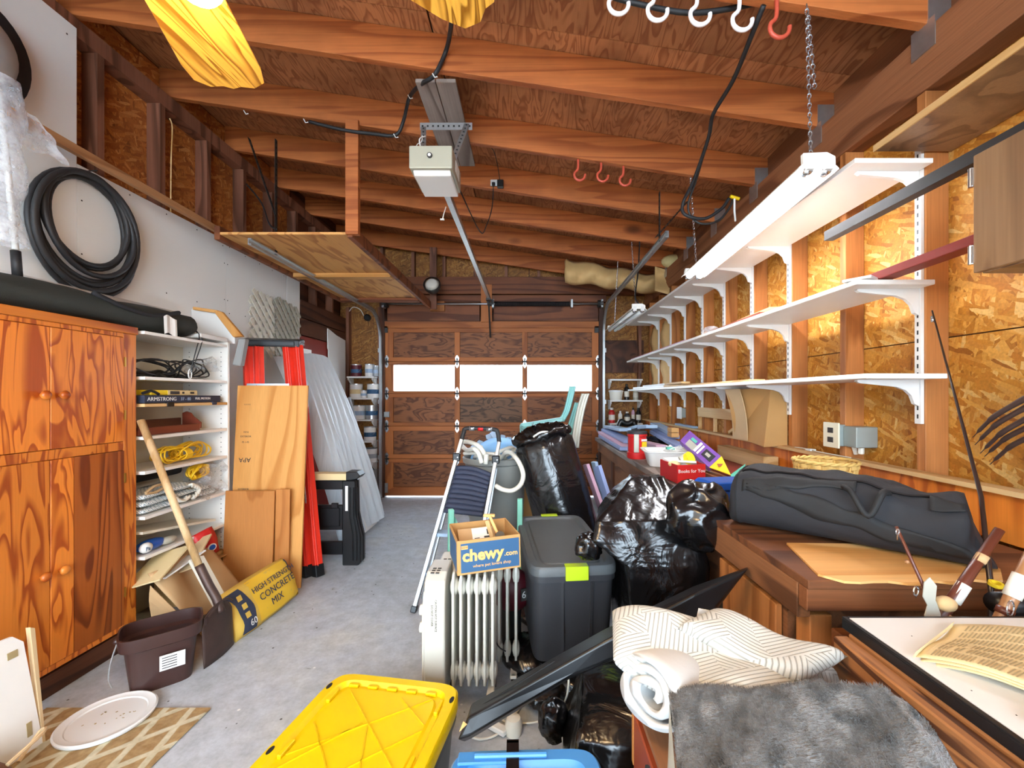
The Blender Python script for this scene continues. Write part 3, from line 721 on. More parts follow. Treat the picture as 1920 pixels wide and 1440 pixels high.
# black cables stapled along rafters
def cable(pts, r, label, mat='black_rubber', name='cable', cat='cable', grp=None):
    return solo(name, label, cat, B().tube(pts, r, 6, smooth=5), mat, group=grp, smooth=True)
def RP(px, py, k, off=.03):                  # on the front face / below rafter k
    return P(px, py, 1.62+.61*k-off)
c1 = thing('power_cable', 'thick black cable draped down the ceiling past the door opener', 'cable', (-.4, 2.3, 2.9))
part('cable_run', B().tube([P(858, -40, 1.57), P(848, 30, 1.9), P(838, 90, 2.17), P(815, 140, 2.19), P(790, 158, 2.3), P(768, 182, 2.6), P(757, 225, 2.75), P(742, 253, 2.78), P(700, 251, 2.79), P(640, 243, 2.79), P(580, 228, 2.79)], .011, 7, smooth=5), 'black_rubber', c1, smooth=True)
for px, py, Y in ((815, 141, 2.18), (769, 181, 2.59), (742, 254, 2.77), (573, 226, 2.78), (461, 210, 2.78)):
    part('cable_staple', B().tube([P(px-4, py-3, Y-.012), P(px, py+4, Y-.016), P(px+5, py+3, Y-.012)], .003, 5), 'white_plastic', c1)
c2 = thing('ceiling_cable', 'black cable bundle draped from the ceiling hooks to a loose coil', 'cable', (.9, 2.2, 2.7))
part('cable_run', B().tube([P(1432, 10, 1.56), P(1408, 70, 1.66), P(1375, 150, 1.9), P(1337, 215, 2.15), P(1328, 260, 2.3), P(1300, 340, 2.5), P(1281, 380, 2.6), P(1284, 402, 2.6), P(1320, 410, 2.6), P(1352, 392, 2.6), P(1367, 372, 2.6)], .010, 7, smooth=5), 'black_rubber', c2, smooth=True)
part('cable_run', B().tube([P(1328, 260, 2.32), P(1306, 335, 2.52), P(1290, 390, 2.62), P(1310, 418, 2.62), P(1345, 415, 2.62), P(1366, 392, 2.62), P(1377, 368, 2.62)], .007, 6, smooth=5), 'dark_metal', c2, smooth=True)
part('tape_end', B().tube([P(1369, 368, 2.6), P(1386, 373, 2.6)], .010, 8), 'yellow_plastic', c2)
part('loose_wire', B().tube([P(1377, 370, 2.6), P(1377, 395, 2.6), P(1379, 415, 2.6)], .006, 6), 'white_plastic', c2)
c3 = cable([P(1150, -5, 1.67), P(1200, 8, 1.67), P(1290, 24, 1.67), P(1380, 14, 1.67), P(1436, -5, 1.67), P(1470, -60, 1.67)], .010, 'black cable sagging behind the white vinyl ceiling hooks')
cable([PX(318, 222, -2.34), PX(323, 240, -2.34), PX(321, 300, -2.345), PX(320, 400, -2.345)], .004, 'thin beige wire hanging against the left strand board', 'light_wood')
cable([P(462, 345, 3.35), P(490, 380, 3.3), P(505, 420, 3.2), P(519, 430, 3.15)], .006, 'thin black wire hanging above the loft shelf')

# ceiling hooks
def hook(px, py, Y, r, mat, label, grp):
    c = P(px, py, Y); zt = zr(c.x)
    q = [Vector((c.x-.3*r, Y, max(zt, c.z+1.2*r)+.01)), Vector((c.x-.35*r, Y, c.z+1.1*r))]
    for a in (150, 180, 215, 250, 285, 320, 350, 10): q.append(Vector((c.x+r*math.cos(math.radians(a)), Y, c.z+r*math.sin(math.radians(a)))))
    t = thing('ceiling_hook', label, 'hook', (c.x, Y, c.z-r), grp)
    part('hook_body', B().tube(q, .008, 8, smooth=3), mat, t, smooth=True)
    part('screw_shank', B().tube([q[0]+Vector((0, 0, .03)), q[0]], .003, 6), 'galv', t)
names = ['white vinyl ceiling hook at the left end of its row', 'second white vinyl ceiling hook from the left', 'middle white ceiling hook over the black cable', 'pinkish white ceiling hook fourth in its row', 'red ceiling hook at the right end of the front row']
for i, (px, py) in enumerate(((1160, 8), (1233, 20), (1313, 28), (1392, 38), (1462, 52))):
    hook(px, py, 1.60, .037, 'white_hook' if i < 4 else 'red_hook', names[i], 'large ceiling hooks in the front row')
for i, (px, py) in enumerate(((1087, 328), (1130, 330), (1172, 338))):
    hook(px, py, 2.84, .036, 'red_hook', ['left', 'middle', 'right'][i]+' one of three red hooks under the ceiling middle', 'red hooks under the middle rafters')
for i, (px, py) in enumerate(((1176, 418), (1208, 424))):
    hook(px, py, 4.06, .036, 'red_hook', ['red hook deep under the ceiling, left of the pair', 'red hook holding a yellowed tag by the door track'][i], 'red hooks deep under the ceiling')

# insulation batts
t = thing('insulation_batt', 'paper faced insulation roll stuffed between the far rafters', 'insulation', (.75, 5.0, 2.6))
part('paper_facing', B().grid(lambda u, v: P(1060+u*175, 487+u*32+v*(40-10*u)+3*math.sin(u*17), 4.95-.12*math.sin(v*PI)+.03*math.sin(u*31+v*5)), 26, 8), 'insul_paper', t, smooth=True, solid=.04)
part('wool', B().ball(P(1262, 490, 4.6), .13, 12, (1, .7, .55)), 'insul_wool', t, smooth=True)
part('torn_paper', B().grid(lambda u, v: P(1228+u*28, 500+v*45+u*8, 4.6+.1*math.sin(v*4+u)), 6, 8), 'insul_paper', t, smooth=True, solid=.008)
for (k, z0, z1) in ((8, 1.40, 2.12), (9, 1.42, 2.12)):
    y = 1.61+.406*(k-1)+.045
    solo('insulation_batt', ['narrow foil-lettered insulation batt between far right studs', 'paper insulation batt in the last stud bay on the right'][k-8], 'insulation', B().grid(lambda u, v: (1.53+.02*math.sin(u*9)+.015*math.sin(v*14), y+u*.35, z0+v*(z1-z0)), 8, 14), 'insul_paper', smooth=True, solid=.05)

# ---------------------------------------------------------------- plywood loft rack and hangers
lf = thing('loft_shelf', 'plywood loft shelf hung from the rafters over the left side', 'shelf', (-1.7, 3.7, 2.36))
part('plywood_deck', B().box(-2.05, -1.20, 2.84, 4.78, 2.372, 2.388), 'ply_loft', lf)
part('edge_board', B().box(-2.09, -2.052, 2.84, 4.78, 2.34, 2.43), 'header_wood', lf, bevel=.002)
part('edge_board', B().box(-1.195, -1.16, 2.82, 5.1, 2.345, 2.43), 'header_wood', lf, bevel=.002)
part('hanger_post', B().box(-1.20, -1.115, 2.80, 2.838, 2.36, zr(-1.15)+.02), 'rafter_wood', lf, bevel=.002)
part('hanger_post', B().box(-1.20, -1.115, 5.2, 5.238, 2.36, zr(-1.15)+.02), 'stud_left', lf, bevel=.002)
part('cross_bearer', B().box(-2.05, -1.20, 3.72, 3.80, 2.335, 2.371), 'light_wood_x', lf, bevel=.002)
part('cross_bearer', B().box(-2.05, -1.20, 4.66, 4.74, 2.335, 2.371), 'header_wood', lf, bevel=.002)
solo('wooden_strip', 'long thin wooden strip running along the left wall up to the loft', 'strip of wood', B().beam((-2.20, 1.80, 2.50), (-2.12, 3.6, 2.415), .03, .042), 'stick_wood', bevel=.002)
b_ = thing('work_light', 'round lamp with wire cage clamped at the end of the loft', 'work light', P(815, 545, 5.0))
part('housing', B().lathe([(.02, -.07), (.05, -.06), (.09, .02), (.10, .06), (.10, .08)], P(812, 540, 5.0), 16, RX(1.2) @ RZ(.3)), 'dark_metal', b_, smooth=True)
part('lens', B().lathe([(.092, .078), (.05, .10), (.01, .105)], P(812, 540, 5.0), 16, RX(1.2)), 'sheet_white', b_, smooth=True)
part('clamp', B().box(-1.16, -1.04, 5.02, 5.06, 2.56, 2.62), 'galv', b_)
cr = thing('cable_reel', 'small black round junction on the far strand board with pale wires', 'junction box', P(688, 594, 5.5))
part('box', B().lathe([(.045, 0), (.045, .03), (.03, .04)], P(690, 596, YD+.09), 14, RX(PI/2)), 'black_plastic', cr)
part('wires', B().tube([P(682, 592, 5.5), P(675, 580, 5.45), P(662, 576, 5.45), P(655, 584, 5.45)], .006, 5, smooth=4), 'lattice', cr)

# ---------------------------------------------------------------- right wall shelving
for k, (z, y0, y1, nm) in enumerate(((1.376, 1.512, 5.13, 'lowest'), (1.722, 1.558, 5.19, 'middle'), (2.17, 1.565, 5.19, 'top'))):
    t = thing('wall_shelf', f'long white {nm} wall shelf on brackets along the right wall', 'shelf', (1.35, 3.3, z-.1), 'white bracket shelves on the right wall')
    part('shelf_board', B().box(1.20, 1.488, y0, y1, z-.018, z), 'white_shelf', t, bevel=.002)
    for j in (0, 2, 3, 4, 5, 6, 7, 8):
        y = 1.61+.406*j+.012
        q = B().prism([(1.487, z-.0185), (1.255, z-.0185), (1.25, z-.024), (1.262, z-.031), (1.40, z-.045), (1.437, z-.058), (1.458, z-.078), (1.47, z-.11), (1.487, z-.118)], 'Y', y, y+.014)
        part('bracket', q, 'white_paint', t)
for j in (0, 2, 3, 4, 5, 6, 7, 8):
    y = 1.61+.406*j+.006
    t = thing('shelf_standard', ['white slotted shelf upright nearest the cabinet', '', 'white slotted shelf upright, second from the front', 'white slotted upright, third from the front', 'white slotted upright, fourth from the front', 'white slotted upright, fifth from the front', 'white slotted upright, sixth from the front', 'white slotted upright, seventh from the front', 'white slotted upright farthest toward the garage door'][j], 'shelf upright', (1.494, y, 1.19), 'slotted uprights of the right shelves')
    part('rail', B().box(1.488, 1.5, y, y+.026, 1.19, 2.36 if j < 7 else 2.2), 'white_paint', t)
    q = B(); z = 1.21
    while z < 2.34 and j < 6: q.box(1.4872, 1.489, y+.010, y+.016, z, z+.016); z += .032
    if j < 6: part('slots', q, 'dark_metal', t, kind='stuff')

def onshelf(name, label, cat, x0, x1, y0, y1, z0, z1, mat, rot=0, **kw):
    c = Vector(((x0+x1)/2, (y0+y1)/2, 0)); M = Matrix.Translation(c) @ RZ(rot) @ Matrix.Translation(-c)
    return solo(name, label, cat, B().box(x0, x1, y0, y1, z0, z1, M), mat, bevel=.0015, **kw)
onshelf('board', 'light pine board lying on the lowest shelf near its front', 'board', 1.24, 1.33, 2.35, 3.3, 1.377, 1.389, 'light_wood', -.05)
onshelf('board', 'short pine board crossed over others on the lowest shelf', 'board', 1.28, 1.38, 3.05, 3.9, 1.377, 1.395, 'light_wood', .10)
onshelf('board', 'red brown moulding in the middle of the lowest shelf', 'board', 1.40, 1.46, 3.0, 4.3, 1.377, 1.40, 'red_brown', -.02)
onshelf('board', 'white painted board at the far end of the lowest shelf', 'board', 1.22, 1.30, 3.9, 4.9, 1.377, 1.397, 'white_paint', .03)
onshelf('board', 'white board stacked second at the far end of the lowest shelf', 'board', 1.32, 1.40, 3.95, 4.95, 1.377, 1.42, 'white_paint', -.02)
onshelf('board', 'orange toned board end resting on the white boards far on the lowest shelf', 'board', 1.24, 1.31, 3.45, 3.88, 1.398, 1.415, 'light_wood', 0)
onshelf('board', 'dark red board with a light end on the middle shelf', 'board', 1.24, 1.36, 2.25, 3.25, 1.723, 1.741, 'red_wood', -.04)
onshelf('board', 'orange wood board on the dark red one on the middle shelf', 'board', 1.26, 1.37, 2.2, 2.6, 1.742, 1.757, 'light_wood', -.06)
onshelf('board', 'long grey red board at the far end of the middle shelf', 'board', 1.23, 1.33, 3.35, 5.1, 1.723, 1.74, 'pink_foam', 0)
solo('plastic_bag', 'small clear plastic bag with bits on the middle shelf', 'plastic bag', B().ball((1.26, 2.95, 1.75), .05, 12, (1, 1.6, .6)), 'clear_bag', smooth=True)
onshelf('tile', 'white tile slanted at the near end of the middle shelf', 'tile', 1.20, 1.34, 1.57, 1.66, 1.724, 1.734, 'white_paint', .6)
solo('red_board', 'long red painted board running from the middle shelf to the wall cabinet', 'board', B().beam((1.32, 1.72, 1.738), (1.33, 1.06, 1.758), .06, .03), 'red_paint', bevel=.002)

# plank shelf upper right, wall cabinet, angle bar
t = thing('plank_shelf', 'brown plank shelf high on the right wall above the cabinet', 'shelf', (1.42, 1.1, 2.2))
part('plank', B().box(1.30, 1.588, -.3, 1.60, 2.212, 2.232), 'walnut', t, bevel=.002)
part('edge_strip', B().box(1.294, 1.2995, -.3, 1.60, 2.210, 2.234), 'light_wood', t)
wc = thing('wall_cabinet', 'walnut laminate wall cabinet at the right edge of the photo', 'cabinet', (1.3, .8, 1.61))
part('body', B().box(1.165, 1.499, .40, 1.095, 1.61, 1.912), 'walnut', wc, bevel=.002)
part('door', B().box(1.147, 1.163, .76, 1.10, 1.612, 1.914), 'walnut', wc, bevel=.002)
part('door', B().box(1.147, 1.163, .41, .757, 1.612, 1.914), 'walnut', wc, bevel=.002)
for z in (1.66, 1.86):
    h = part('hinge', B().box(1.143, 1.150, 1.098, 1.106, z-.022, z+.022), 'steel', wc)
    part('hinge_barrel', B().tube([(1.147, 1.105, z-.024), (1.147, 1.105, z+.024)], .006, 10), 'steel', h)
solo('angle_bar', 'long dark metal angle bar resting on top of the wall cabinet', 'metal bar', B().prism([(1.18, 1.914), (1.215, 1.914), (1.215, 1.918), (1.184, 1.918), (1.184, 1.95), (1.18, 1.95)], 'Y', .45, 1.70), 'dark_metal')

# outlet box on the right wall, carton on the wall
eb = thing('outlet_box', 'cream outlet plate on a grey metal box at the stud', 'outlet', (1.49, 1.99, 1.0))
x0 = 1.455
part('metal_box', B().box(1.46, 1.53, 2.018, 2.07, 1.058, 1.16).box(1.49, 1.588, 1.935, 2.017, 1.06, 1.155), 'outlet_grey', eb, bevel=.003)
part('cover_plate', B().box(1.452, 1.4595, 1.995, 2.10, 1.05, 1.17), 'outlet_cream', eb, bevel=.002)
part('socket', B().box(1.449, 1.4515, 2.03, 2.065, 1.12, 1.145), 'ink', eb); part('socket', B().box(1.449, 1.4515, 2.03, 2.065, 1.075, 1.10), 'ink', eb)
part('cable_clamp', B().tube([(1.53, 1.96, 1.058), (1.53, 1.96, 1.03)], .012, 8).tube([(1.53, 2.0, 1.058), (1.54, 2.0, 1.025)], .012, 8), 'offwhite', eb)
eb = thing('outlet_box', 'small grey outlet box between far studs above the bench', 'outlet', (1.5, 3.95, 1.05))
part('metal_box', B().box(1.46, 1.52, 4.06, 4.16, 1.09, 1.18), 'outlet_grey', eb, bevel=.003); part('cover_plate', B().box(1.454, 1.4595, 4.05, 4.17, 1.08, 1.19), 'white_paint', eb)
cb = thing('carton', 'tall brown cardboard carton hanging on the studs below the shelf', 'cardboard box', (1.42, 2.7, 1.02))
part('carton_body', B().hull([(1.36, 2.46, 1.0), (1.498, 2.46, 1.01), (1.498, 2.80, 1.03), (1.36, 2.80, 1.03)], [(1.40, 2.46, 1.34), (1.498, 2.46, 1.34), (1.498, 2.80, 1.34), (1.30, 2.80, 1.34)]), 'cardboard', cb, bevel=.002)
part('flap', B().grid(lambda u, v: (1.358-.06*v*v, 2.64+u*.19-.02*v, 1.02+v*.32), 3, 8), 'kraft_light', cb, solid=.004)
part('tape', B().box(1.3545, 1.358, 2.67, 2.73, 1.15, 1.21), 'light_wood', cb)
# small brace frame between studs
bf = thing('stud_rail', 'notched wooden rail nailed across the studs with small braces', 'rail', (1.49, 3.2, 1.05))
part('rail_board', B().box(1.478, 1.499, 2.86, 3.72, 1.12, 1.20), 'light_wood', bf, bevel=.002)
for y, h in ((3.38, .12), (2.90, .12), (3.68, .12)): part('leg', B().box(1.48, 1.499, y, y+.03, 1.013, 1.119), 'light_wood', bf)
part('brace', B().beam((1.49, 3.16, 1.025), (1.49, 2.98, 1.11), .015, .022), 'light_wood', bf)
onshelf('batten', 'pale blue batten lying on the ledge of the far backsplash', 'board', 1.445, 1.495, 3.75, 4.2, 1.013, 1.03, 'pale_blue')

# ---------------------------------------------------------------- long workbench
wb = thing('workbench', 'long wooden workbench with grey worn top along the right wall', 'workbench', (1.1, 3.0, 0))
for i in range(4):
    x0 = .745+i*.184; part('top_plank', B().box(x0, x0+.181, 1.62, 4.74, .802, .84), 'bench_grey' if i < 2 else 'bench_wood', wb, bevel=.003)
part('red_top_board', B().box(1.13, 1.472, 1.64, 3.3, .8405, .852), 'red_paint', wb)
part('front_rail', B().box(.765, .80, 1.62, 4.7, .70, .80), 'bench_wood', wb, bevel=.002)
for y in (1.66, 2.4, 3.15, 3.9, 4.62): part('leg', B().box(.775, .86, y, y+.085, 0, .80), 'dark_wood_z', wb, bevel=.003)
for i, (y0, y1) in enumerate(((1.75, 2.39), (2.49, 3.14), (3.24, 3.89), (3.99, 4.61))):
    part('front_panel', B().box(.79, .805, y0, y1, .06, .695), 'bench_wood', wb)
part('lower_shelf', B().box(.81, 1.475, 1.66, 4.70, .16, .18), 'bench_wood', wb)
# near cabinet bench with loose plywood sheet on top
nb = thing('cabinet_bench', 'brown wooden base cabinet bench under the duffel bag', 'cabinet', (1.1, 1.3, 0))
part('top_sheet', B().box(.70, 1.47, 1.065, 1.61, .812, .835), 'bench_wood_x', nb, bevel=.002)
part('front_rail', B().box(.70, 1.47, 1.07, 1.105, .755, .811), 'bench_wood_x', nb, bevel=.002)
part('side_rail', B().box(.70, .735, 1.11, 1.61, .72, .811), 'bench_wood', nb, bevel=.002)
part('body', B().box(.73, 1.46, 1.20, 1.60, .0, .72), 'bench_wood', nb)
part('lower_rail', B().box(.78, 1.47, 1.06, 1.10, .63, .70), 'bench_wood_x', nb, bevel=.003)
part('leg', B().box(.74, .80, 1.12, 1.18, 0, .72), 'stud_wood', nb, bevel=.003); part('leg', B().box(1.38, 1.45, 1.10, 1.17, 0, .72), 'stud_wood', nb, bevel=.003)
d = part('door', B().box(.708, .728, 1.22, 1.58, .12, .70), 'stud_wood', nb, bevel=.003)
part('hinge', B().box(.703, .709, 1.215, 1.235, .52, .58), 'dark_metal', d); part('latch', B().box(.703, .709, 1.55, 1.57, .5, .56), 'dark_metal', d)
ts = B(); random.seed(3)
edge = [(.74+i*.036, 1.045+rng(-.012, .012)+(.05 if i == 0 else 0)) for i in range(13)]+[(1.24, 1.12), (1.30, 1.30), (.80, 1.32)]
ts.prism(edge, 'Z', .836, .842); solo('veneer_sheet', 'torn sheet of pale plywood veneer sticking out under the duffel bag', 'plywood', ts, 'torn_ply')
# ================================================================ left side
cabt = thing('wooden_cabinet', 'tall orange plywood cabinet with round knobs along the left wall', 'cabinet', (-2.2, 1.83, 0))
part('body', B().box(-2.335, -2.072, 1.43, 2.235, .10, 1.615), 'ply_cabinet', cabt, bevel=.002)
part('top', B().box(-2.336, -2.045, 1.40, 2.24, 1.616, 1.655), 'ply_cabinet_y', cabt, bevel=.003)
for y0, y1 in ((1.43, 1.492), (2.166, 2.236)): part('frame_stile', B().box(-2.071, -2.052, y0, y1, .11, 1.615), 'ply_cabinet', cabt, bevel=.002)
for z0, z1 in ((.11, .135), (1.022, 1.064), (1.595, 1.615)): part('frame_rail', B().box(-2.071, -2.053, 1.493, 2.165, z0, z1), 'ply_cabinet', cabt, bevel=.001)
part('base', B().box(-2.33, -2.06, 1.40, 2.24, 0, .095), 'dark_wood', cabt, bevel=.003)
for j, (y0, y1, z0, z1) in enumerate(((1.495, 1.828, 1.067, 1.592), (1.831, 2.163, 1.067, 1.592), (1.495, 1.828, .138, 1.02), (1.831, 2.163, .138, 1.02))):
    if j == 3:
        d = part('door', B().box(-2.068, -2.048, y0, 1.925, z0, z1), 'ply_cabinet', cabt, bevel=.002)
        part('dark_veneer', B().box(-2.068, -2.048, 1.926, y1, z0, z1), 'ply_cabinet_dark', d)
    else: d = part('door', B().box(-2.068, -2.048, y0, y1, z0, z1), 'ply_cabinet', cabt, bevel=.002)
    yk = y1-.035 if j % 2 == 0 else y0+.035; zk = 1.30 if j < 2 else .535
    part('knob', B().lathe([(.006, 0), (.007, .01), (.018, .02), (.02, .028), (.014, .036), (.003, .038)], (-2.05, yk, zk), 16, RY(PI/2)), 'ply_cabinet_y', d, smooth=True)
    if j % 2:
        for zz in ((1.47, 1.20) if j == 1 else (.88, .30)): part('hinge', B().box(-2.05, -2.044, y1+.001, y1+.008, zz-.024, zz+.024), 'brass', d)

# white shelf unit
su = thing('shelf_unit', 'white melamine shelf unit beside the orange cabinet', 'shelf unit', (-2.2, 2.57, 0))
part('side_panel', B().box(-2.335, -2.03, 2.885, 2.903, 0, 1.66), 'white_shelf', su, bevel=.001)
part('side_panel', B().box(-2.335, -2.085, 2.243, 2.261, 0, 1.66), 'white_shelf', su, bevel=.001)
part('back_panel', B().box(-2.337, -2.331, 2.262, 2.884, 0, 1.66), 'shelf_cream', su)
SH = [(1.642, 'white_shelf'), (1.40, 'white_shelf'), (1.255, 'light_wood'), (1.08, 'white_shelf'), (.895, 'white_shelf'), (.655, 'white_shelf'), (.442, 'white_shelf')]
for z, m in SH: part('shelf', B().box(-2.33, -2.032, 2.262, 2.884, z-.017, z), m, su, 'bare wood shelf' if m == 'light_wood' else None, bevel=.001)
q = B()
for z in [.12+.032*i for i in range(47)]:
    for x in (-2.29, -2.075): q.box(x-.0025, x+.0025, 2.8835, 2.8855, z-.0025, z+.0025)
part('peg_holes', q, 'black_matte', su, kind='stuff')
solo('cream_board', 'cream coloured loose board tilted in the lowest white shelf', 'board', B().beam((-2.17, 2.27, .565), (-2.17, 2.80, .485), .24, .014), 'shelf_cream')

# contents, top to bottom
t = thing('cable_bundle', 'black coiled cables in a clear bag on the top white shelf', 'cable', (-2.15, 2.55, 1.40)); random.seed(11)
for c, ry, rz_, n in (((-2.13, 2.40, 1.455), .16, .045, 5), ((-2.12, 2.68, 1.465), .10, .055, 6)):
    q = B()
    for i in range(n):
        dy, dz, dx = rng(-.015, .015), rng(-.006, .006), rng(-.06, .05); a_ = rng(.85, 1.08)
        q.tube([(c[0]+dx+.03*math.sin(2*t_+i), c[1]+dy+ry*a_*math.cos(t_), c[2]+dz+rz_*a_*math.sin(t_)) for t_ in [2*PI*j/20 for j in range(21)]], .0045, 5, cap=False)
    part('coil', q, 'black_rubber', t, smooth=True)
part('black_pouch', B().grid(lambda u, v: (-2.26+.2*u, 2.27+.48*v, 1.403+.055*math.sin(PI*u)*math.sin(PI*min(1, v*1.05))*(1-.5*v)+.006*math.sin(20*v+9*u)), 10, 22), 'bag_plastic', t, smooth=True)
part('white_tie', B().tube([(-2.06, 2.60+.012*math.cos(a), 1.43+.03*math.sin(a)) for a in [i*PI/4 for i in range(9)]], .004, 5), 'white_plastic', t)
part('clear_bag', B().grid(lambda u, v: (-2.06-.2*u+.01*math.sin(v*19), 2.72+.13*v+.012*math.sin(u*13), 1.405+.15*math.sin(PI*(.15+.7*v))*(1-.5*u)+.008*math.sin(v*24)), 10, 12), 'clear_bag', t, smooth=True)
t = thing('tv_mount_box', 'flat blue black box with white lettering on the second white shelf', 'box', (-2.15, 2.5, 1.258))
part('box_body', B().box(-2.24, -2.04, 2.268, 2.83, 1.258, 1.30), 'bag_blue', t, bevel=.002)
text('ARMSTRONG', .030, frame((-2.0385, 2.285, 1.279), (0, 1, 0), (0, 0, 1)), 'white_plastic', t, align='LEFT', sx=1.05)
text('37 - 80', .026, frame((-2.0385, 2.505, 1.279), (0, 1, 0), (0, 0, 1)), 'pale_blue', t, align='LEFT')
text('FULL MOTION', .019, frame((-2.0385, 2.615, 1.281), (0, 1, 0), (0, 0, 1)), 'white_plastic', t, align='LEFT')
part('corner_tab', B().box(-2.045, -2.028, 2.40, 2.45, 1.236, 1.262), 'black_plastic', t, bevel=.003); part('corner_tab', B().box(-2.045, -2.028, 2.745, 2.785, 1.24, 1.262), 'bag_blue', t, bevel=.003)
t = thing('yellow_package', 'yellow and white flat package on top of the blue black box', 'package', (-2.14, 2.5, 1.302))
part('pack', B().box(-2.20, -2.06, 2.33, 2.66, 1.302, 1.33), 'yellow_print', t, bevel=.003)
part('label_panel', B().box(-2.062, -2.0585, 2.44, 2.655, 1.303, 1.329), 'newsprint', t); part('print_block', B().box(-2.0588, -2.057, 2.455, 2.52, 1.307, 1.325), 'charcoal', t); part('print_block', B().box(-2.0588, -2.057, 2.54, 2.555, 1.31, 1.322), 'ink', t); part('print_block', B().box(-2.0588, -2.057, 2.60, 2.63, 1.31, 1.322), 'ink', t)
part('black_strap', B().tube([(-2.06, 2.28, 1.31), (-2.06, 2.33, 1.325), (-2.06, 2.38, 1.306)], .008, 6, smooth=3), 'black_rubber', t)
t = thing('wall_rack', 'reddish brown wooden rack with a rounded ear on the third shelf', 'wooden rack', (-2.12, 2.5, 1.081))
part('front_board', B().box(-2.09, -2.075, 2.27, 2.70, 1.082, 1.125), 'red_wood', t, bevel=.002); part('bottom_board', B().box(-2.19, -2.091, 2.27, 2.70, 1.082, 1.094), 'red_wood', t)
part('back_board', B().box(-2.21, -2.195, 2.27, 2.70, 1.082, 1.16), 'dark_wood', t)
part('end_board', B().prism([(-2.19, 1.094), (-2.075, 1.094), (-2.075, 1.13), (-2.10, 1.15), (-2.12, 1.165), (-2.14, 1.19), (-2.165, 1.20), (-2.19, 1.19)], 'Y', 2.701, 2.715), 'red_wood', t, bevel=.002)
def coil(c, ry, rz_, n, r, q, jx=.04, seed=1, tilt=0):
    random.seed(seed)
    for i in range(n):
        a_ = rng(.72, 1.05); ox, oy, oz = rng(-jx, jx), rng(-.012, .012), rng(-.004, .004); ph = rng(0, 6)
        q.tube([(c[0]+ox+.012*math.sin(2*t_+ph), c[1]+oy+ry*a_*math.cos(t_), c[2]+oz+rz_*a_*math.sin(t_)*(1+.1*math.sin(3*t_+ph))+tilt*ry*math.cos(t_)) for t_ in [2*PI*j/22 for j in range(23)]], r, 6, cap=False)
t = thing('power_lead', 'yellow extension cord coiled and wrapped on the fourth white shelf', 'cord', (-2.12, 2.55, .896))
q = B(); coil((-2.12, 2.51, .950), .095, .045, 9, .0048, q, seed=4); coil((-2.11, 2.68, .955), .115, .045, 8, .0048, q, seed=5)
part('cord_loops', q, 'yellow_cord', t, smooth=True)
q = B()
for i in range(6): q.tube([(-2.11+.055*math.cos(a), 2.575+i*.008, .945+.035*math.sin(a)) for a in [j*PI/6 for j in range(13)]], .0048, 6, cap=False)
part('wrap', q, 'yellow_cord', t, smooth=True)
t = thing('hammock', 'grey white chevron woven hammock bundle with thick rope on the fifth shelf', 'hammock', (-2.15, 2.5, .657))
for i, (z, y1, x0) in enumerate(((.675, 2.82, -2.28), (.712, 2.76, -2.28), (.752, 2.62, -2.25))):
    part('fabric_fold', B().loft([[(-2.16+.11*math.cos(a), y, z+.02*math.sin(a)*(1.1-.25*abs(math.sin(y*9+i)))+.004*math.sin(5*a+y*30)) for a in [j*PI/8 for j in range(16)]] for y in [2.268+(y1-2.268)*k/16 for k in range(17)]]), 'chevron_fabric', t, smooth=True)
q = B()
for s in (0, PI): q.tube([Vector((-2.05+.008*math.cos(k*.9+s), 2.42+k*.0042+.008*math.sin(k*.9+s), .775-.10*math.sin(k/38*PI*.7))) for k in range(38)], .009, 6)
part('rope', q, 'offwhite', t, smooth=True)
q = B()
for s in (0, PI): q.tube([Vector((-2.045+.008*math.cos(k*.9+s), 2.60+.05*math.sin(k*.12), .675+k*.003+.008*math.sin(k*.9+s))) for k in range(30)], .008, 6)
part('rope', q, 'offwhite', t, smooth=True)
part('folded_strap', B().tube([(-2.06, 2.30, .775), (-2.06, 2.36, .80), (-2.06, 2.43, .79), (-2.06, 2.36, .765), (-2.06, 2.30, .77)], .008, 6, smooth=4), 'kraft', t)
t = thing('yellow_rope', 'bright yellow rope hank in a clear bag on the fifth white shelf', 'rope', (-2.1, 2.76, .78))
q = B(); coil((-2.09, 2.70, .82), .065, .038, 14, .006, q, jx=.03, seed=9, tilt=.2); part('hank', q, 'yellow_cord', t, smooth=True)
part('clear_bag', B().grid(lambda u, v: (-2.04+.02*math.sin(v*9+u*7), 2.64+.23*u+.01*math.sin(v*11), .67+.2*v-.03*(1-u)+.01*math.sin(u*17)), 12, 12), 'clear_bag', t, smooth=True)
solo('black_pad', 'dark folded cloth lying behind the chevron hammock', 'cloth', B().box(-2.32, -2.22, 2.27, 2.75, .80, .86), 'black_fabric', bevel=.02, seg=2)
t = thing('blue_pouch', 'crumpled blue and white snack pouch on the lowest white shelf', 'snack bag', (-2.1, 2.33, .443))
part('pouch', B().ball((-2.09, 2.36, .475), .06, 16, (.7, 1.5, .5)), 'blue_plastic', t, smooth=True); part('white_patch', B().ball((-2.06, 2.30, .478), .035, 12, (.7, 1, .8)), 'white_plastic', t, smooth=True)
text('Pa', .03, frame((-2.034, 2.285, .478), (0, 1, 0), (0, 0, 1)), 'navy', t)
part('foil', B().ball((-2.07, 2.45, .47), .035, 12, (.8, 1.6, .6)), 'gun_grey', t, smooth=True)
t = thing('red_snack_bag', 'red snack bag with a blue ringed white label beside the shovel', 'snack bag', (-2.02, 2.72, .33))
Mb = frame((-2.01, 2.66, .375), (.25, .95, .2), (-.15, -.1, 1)) 
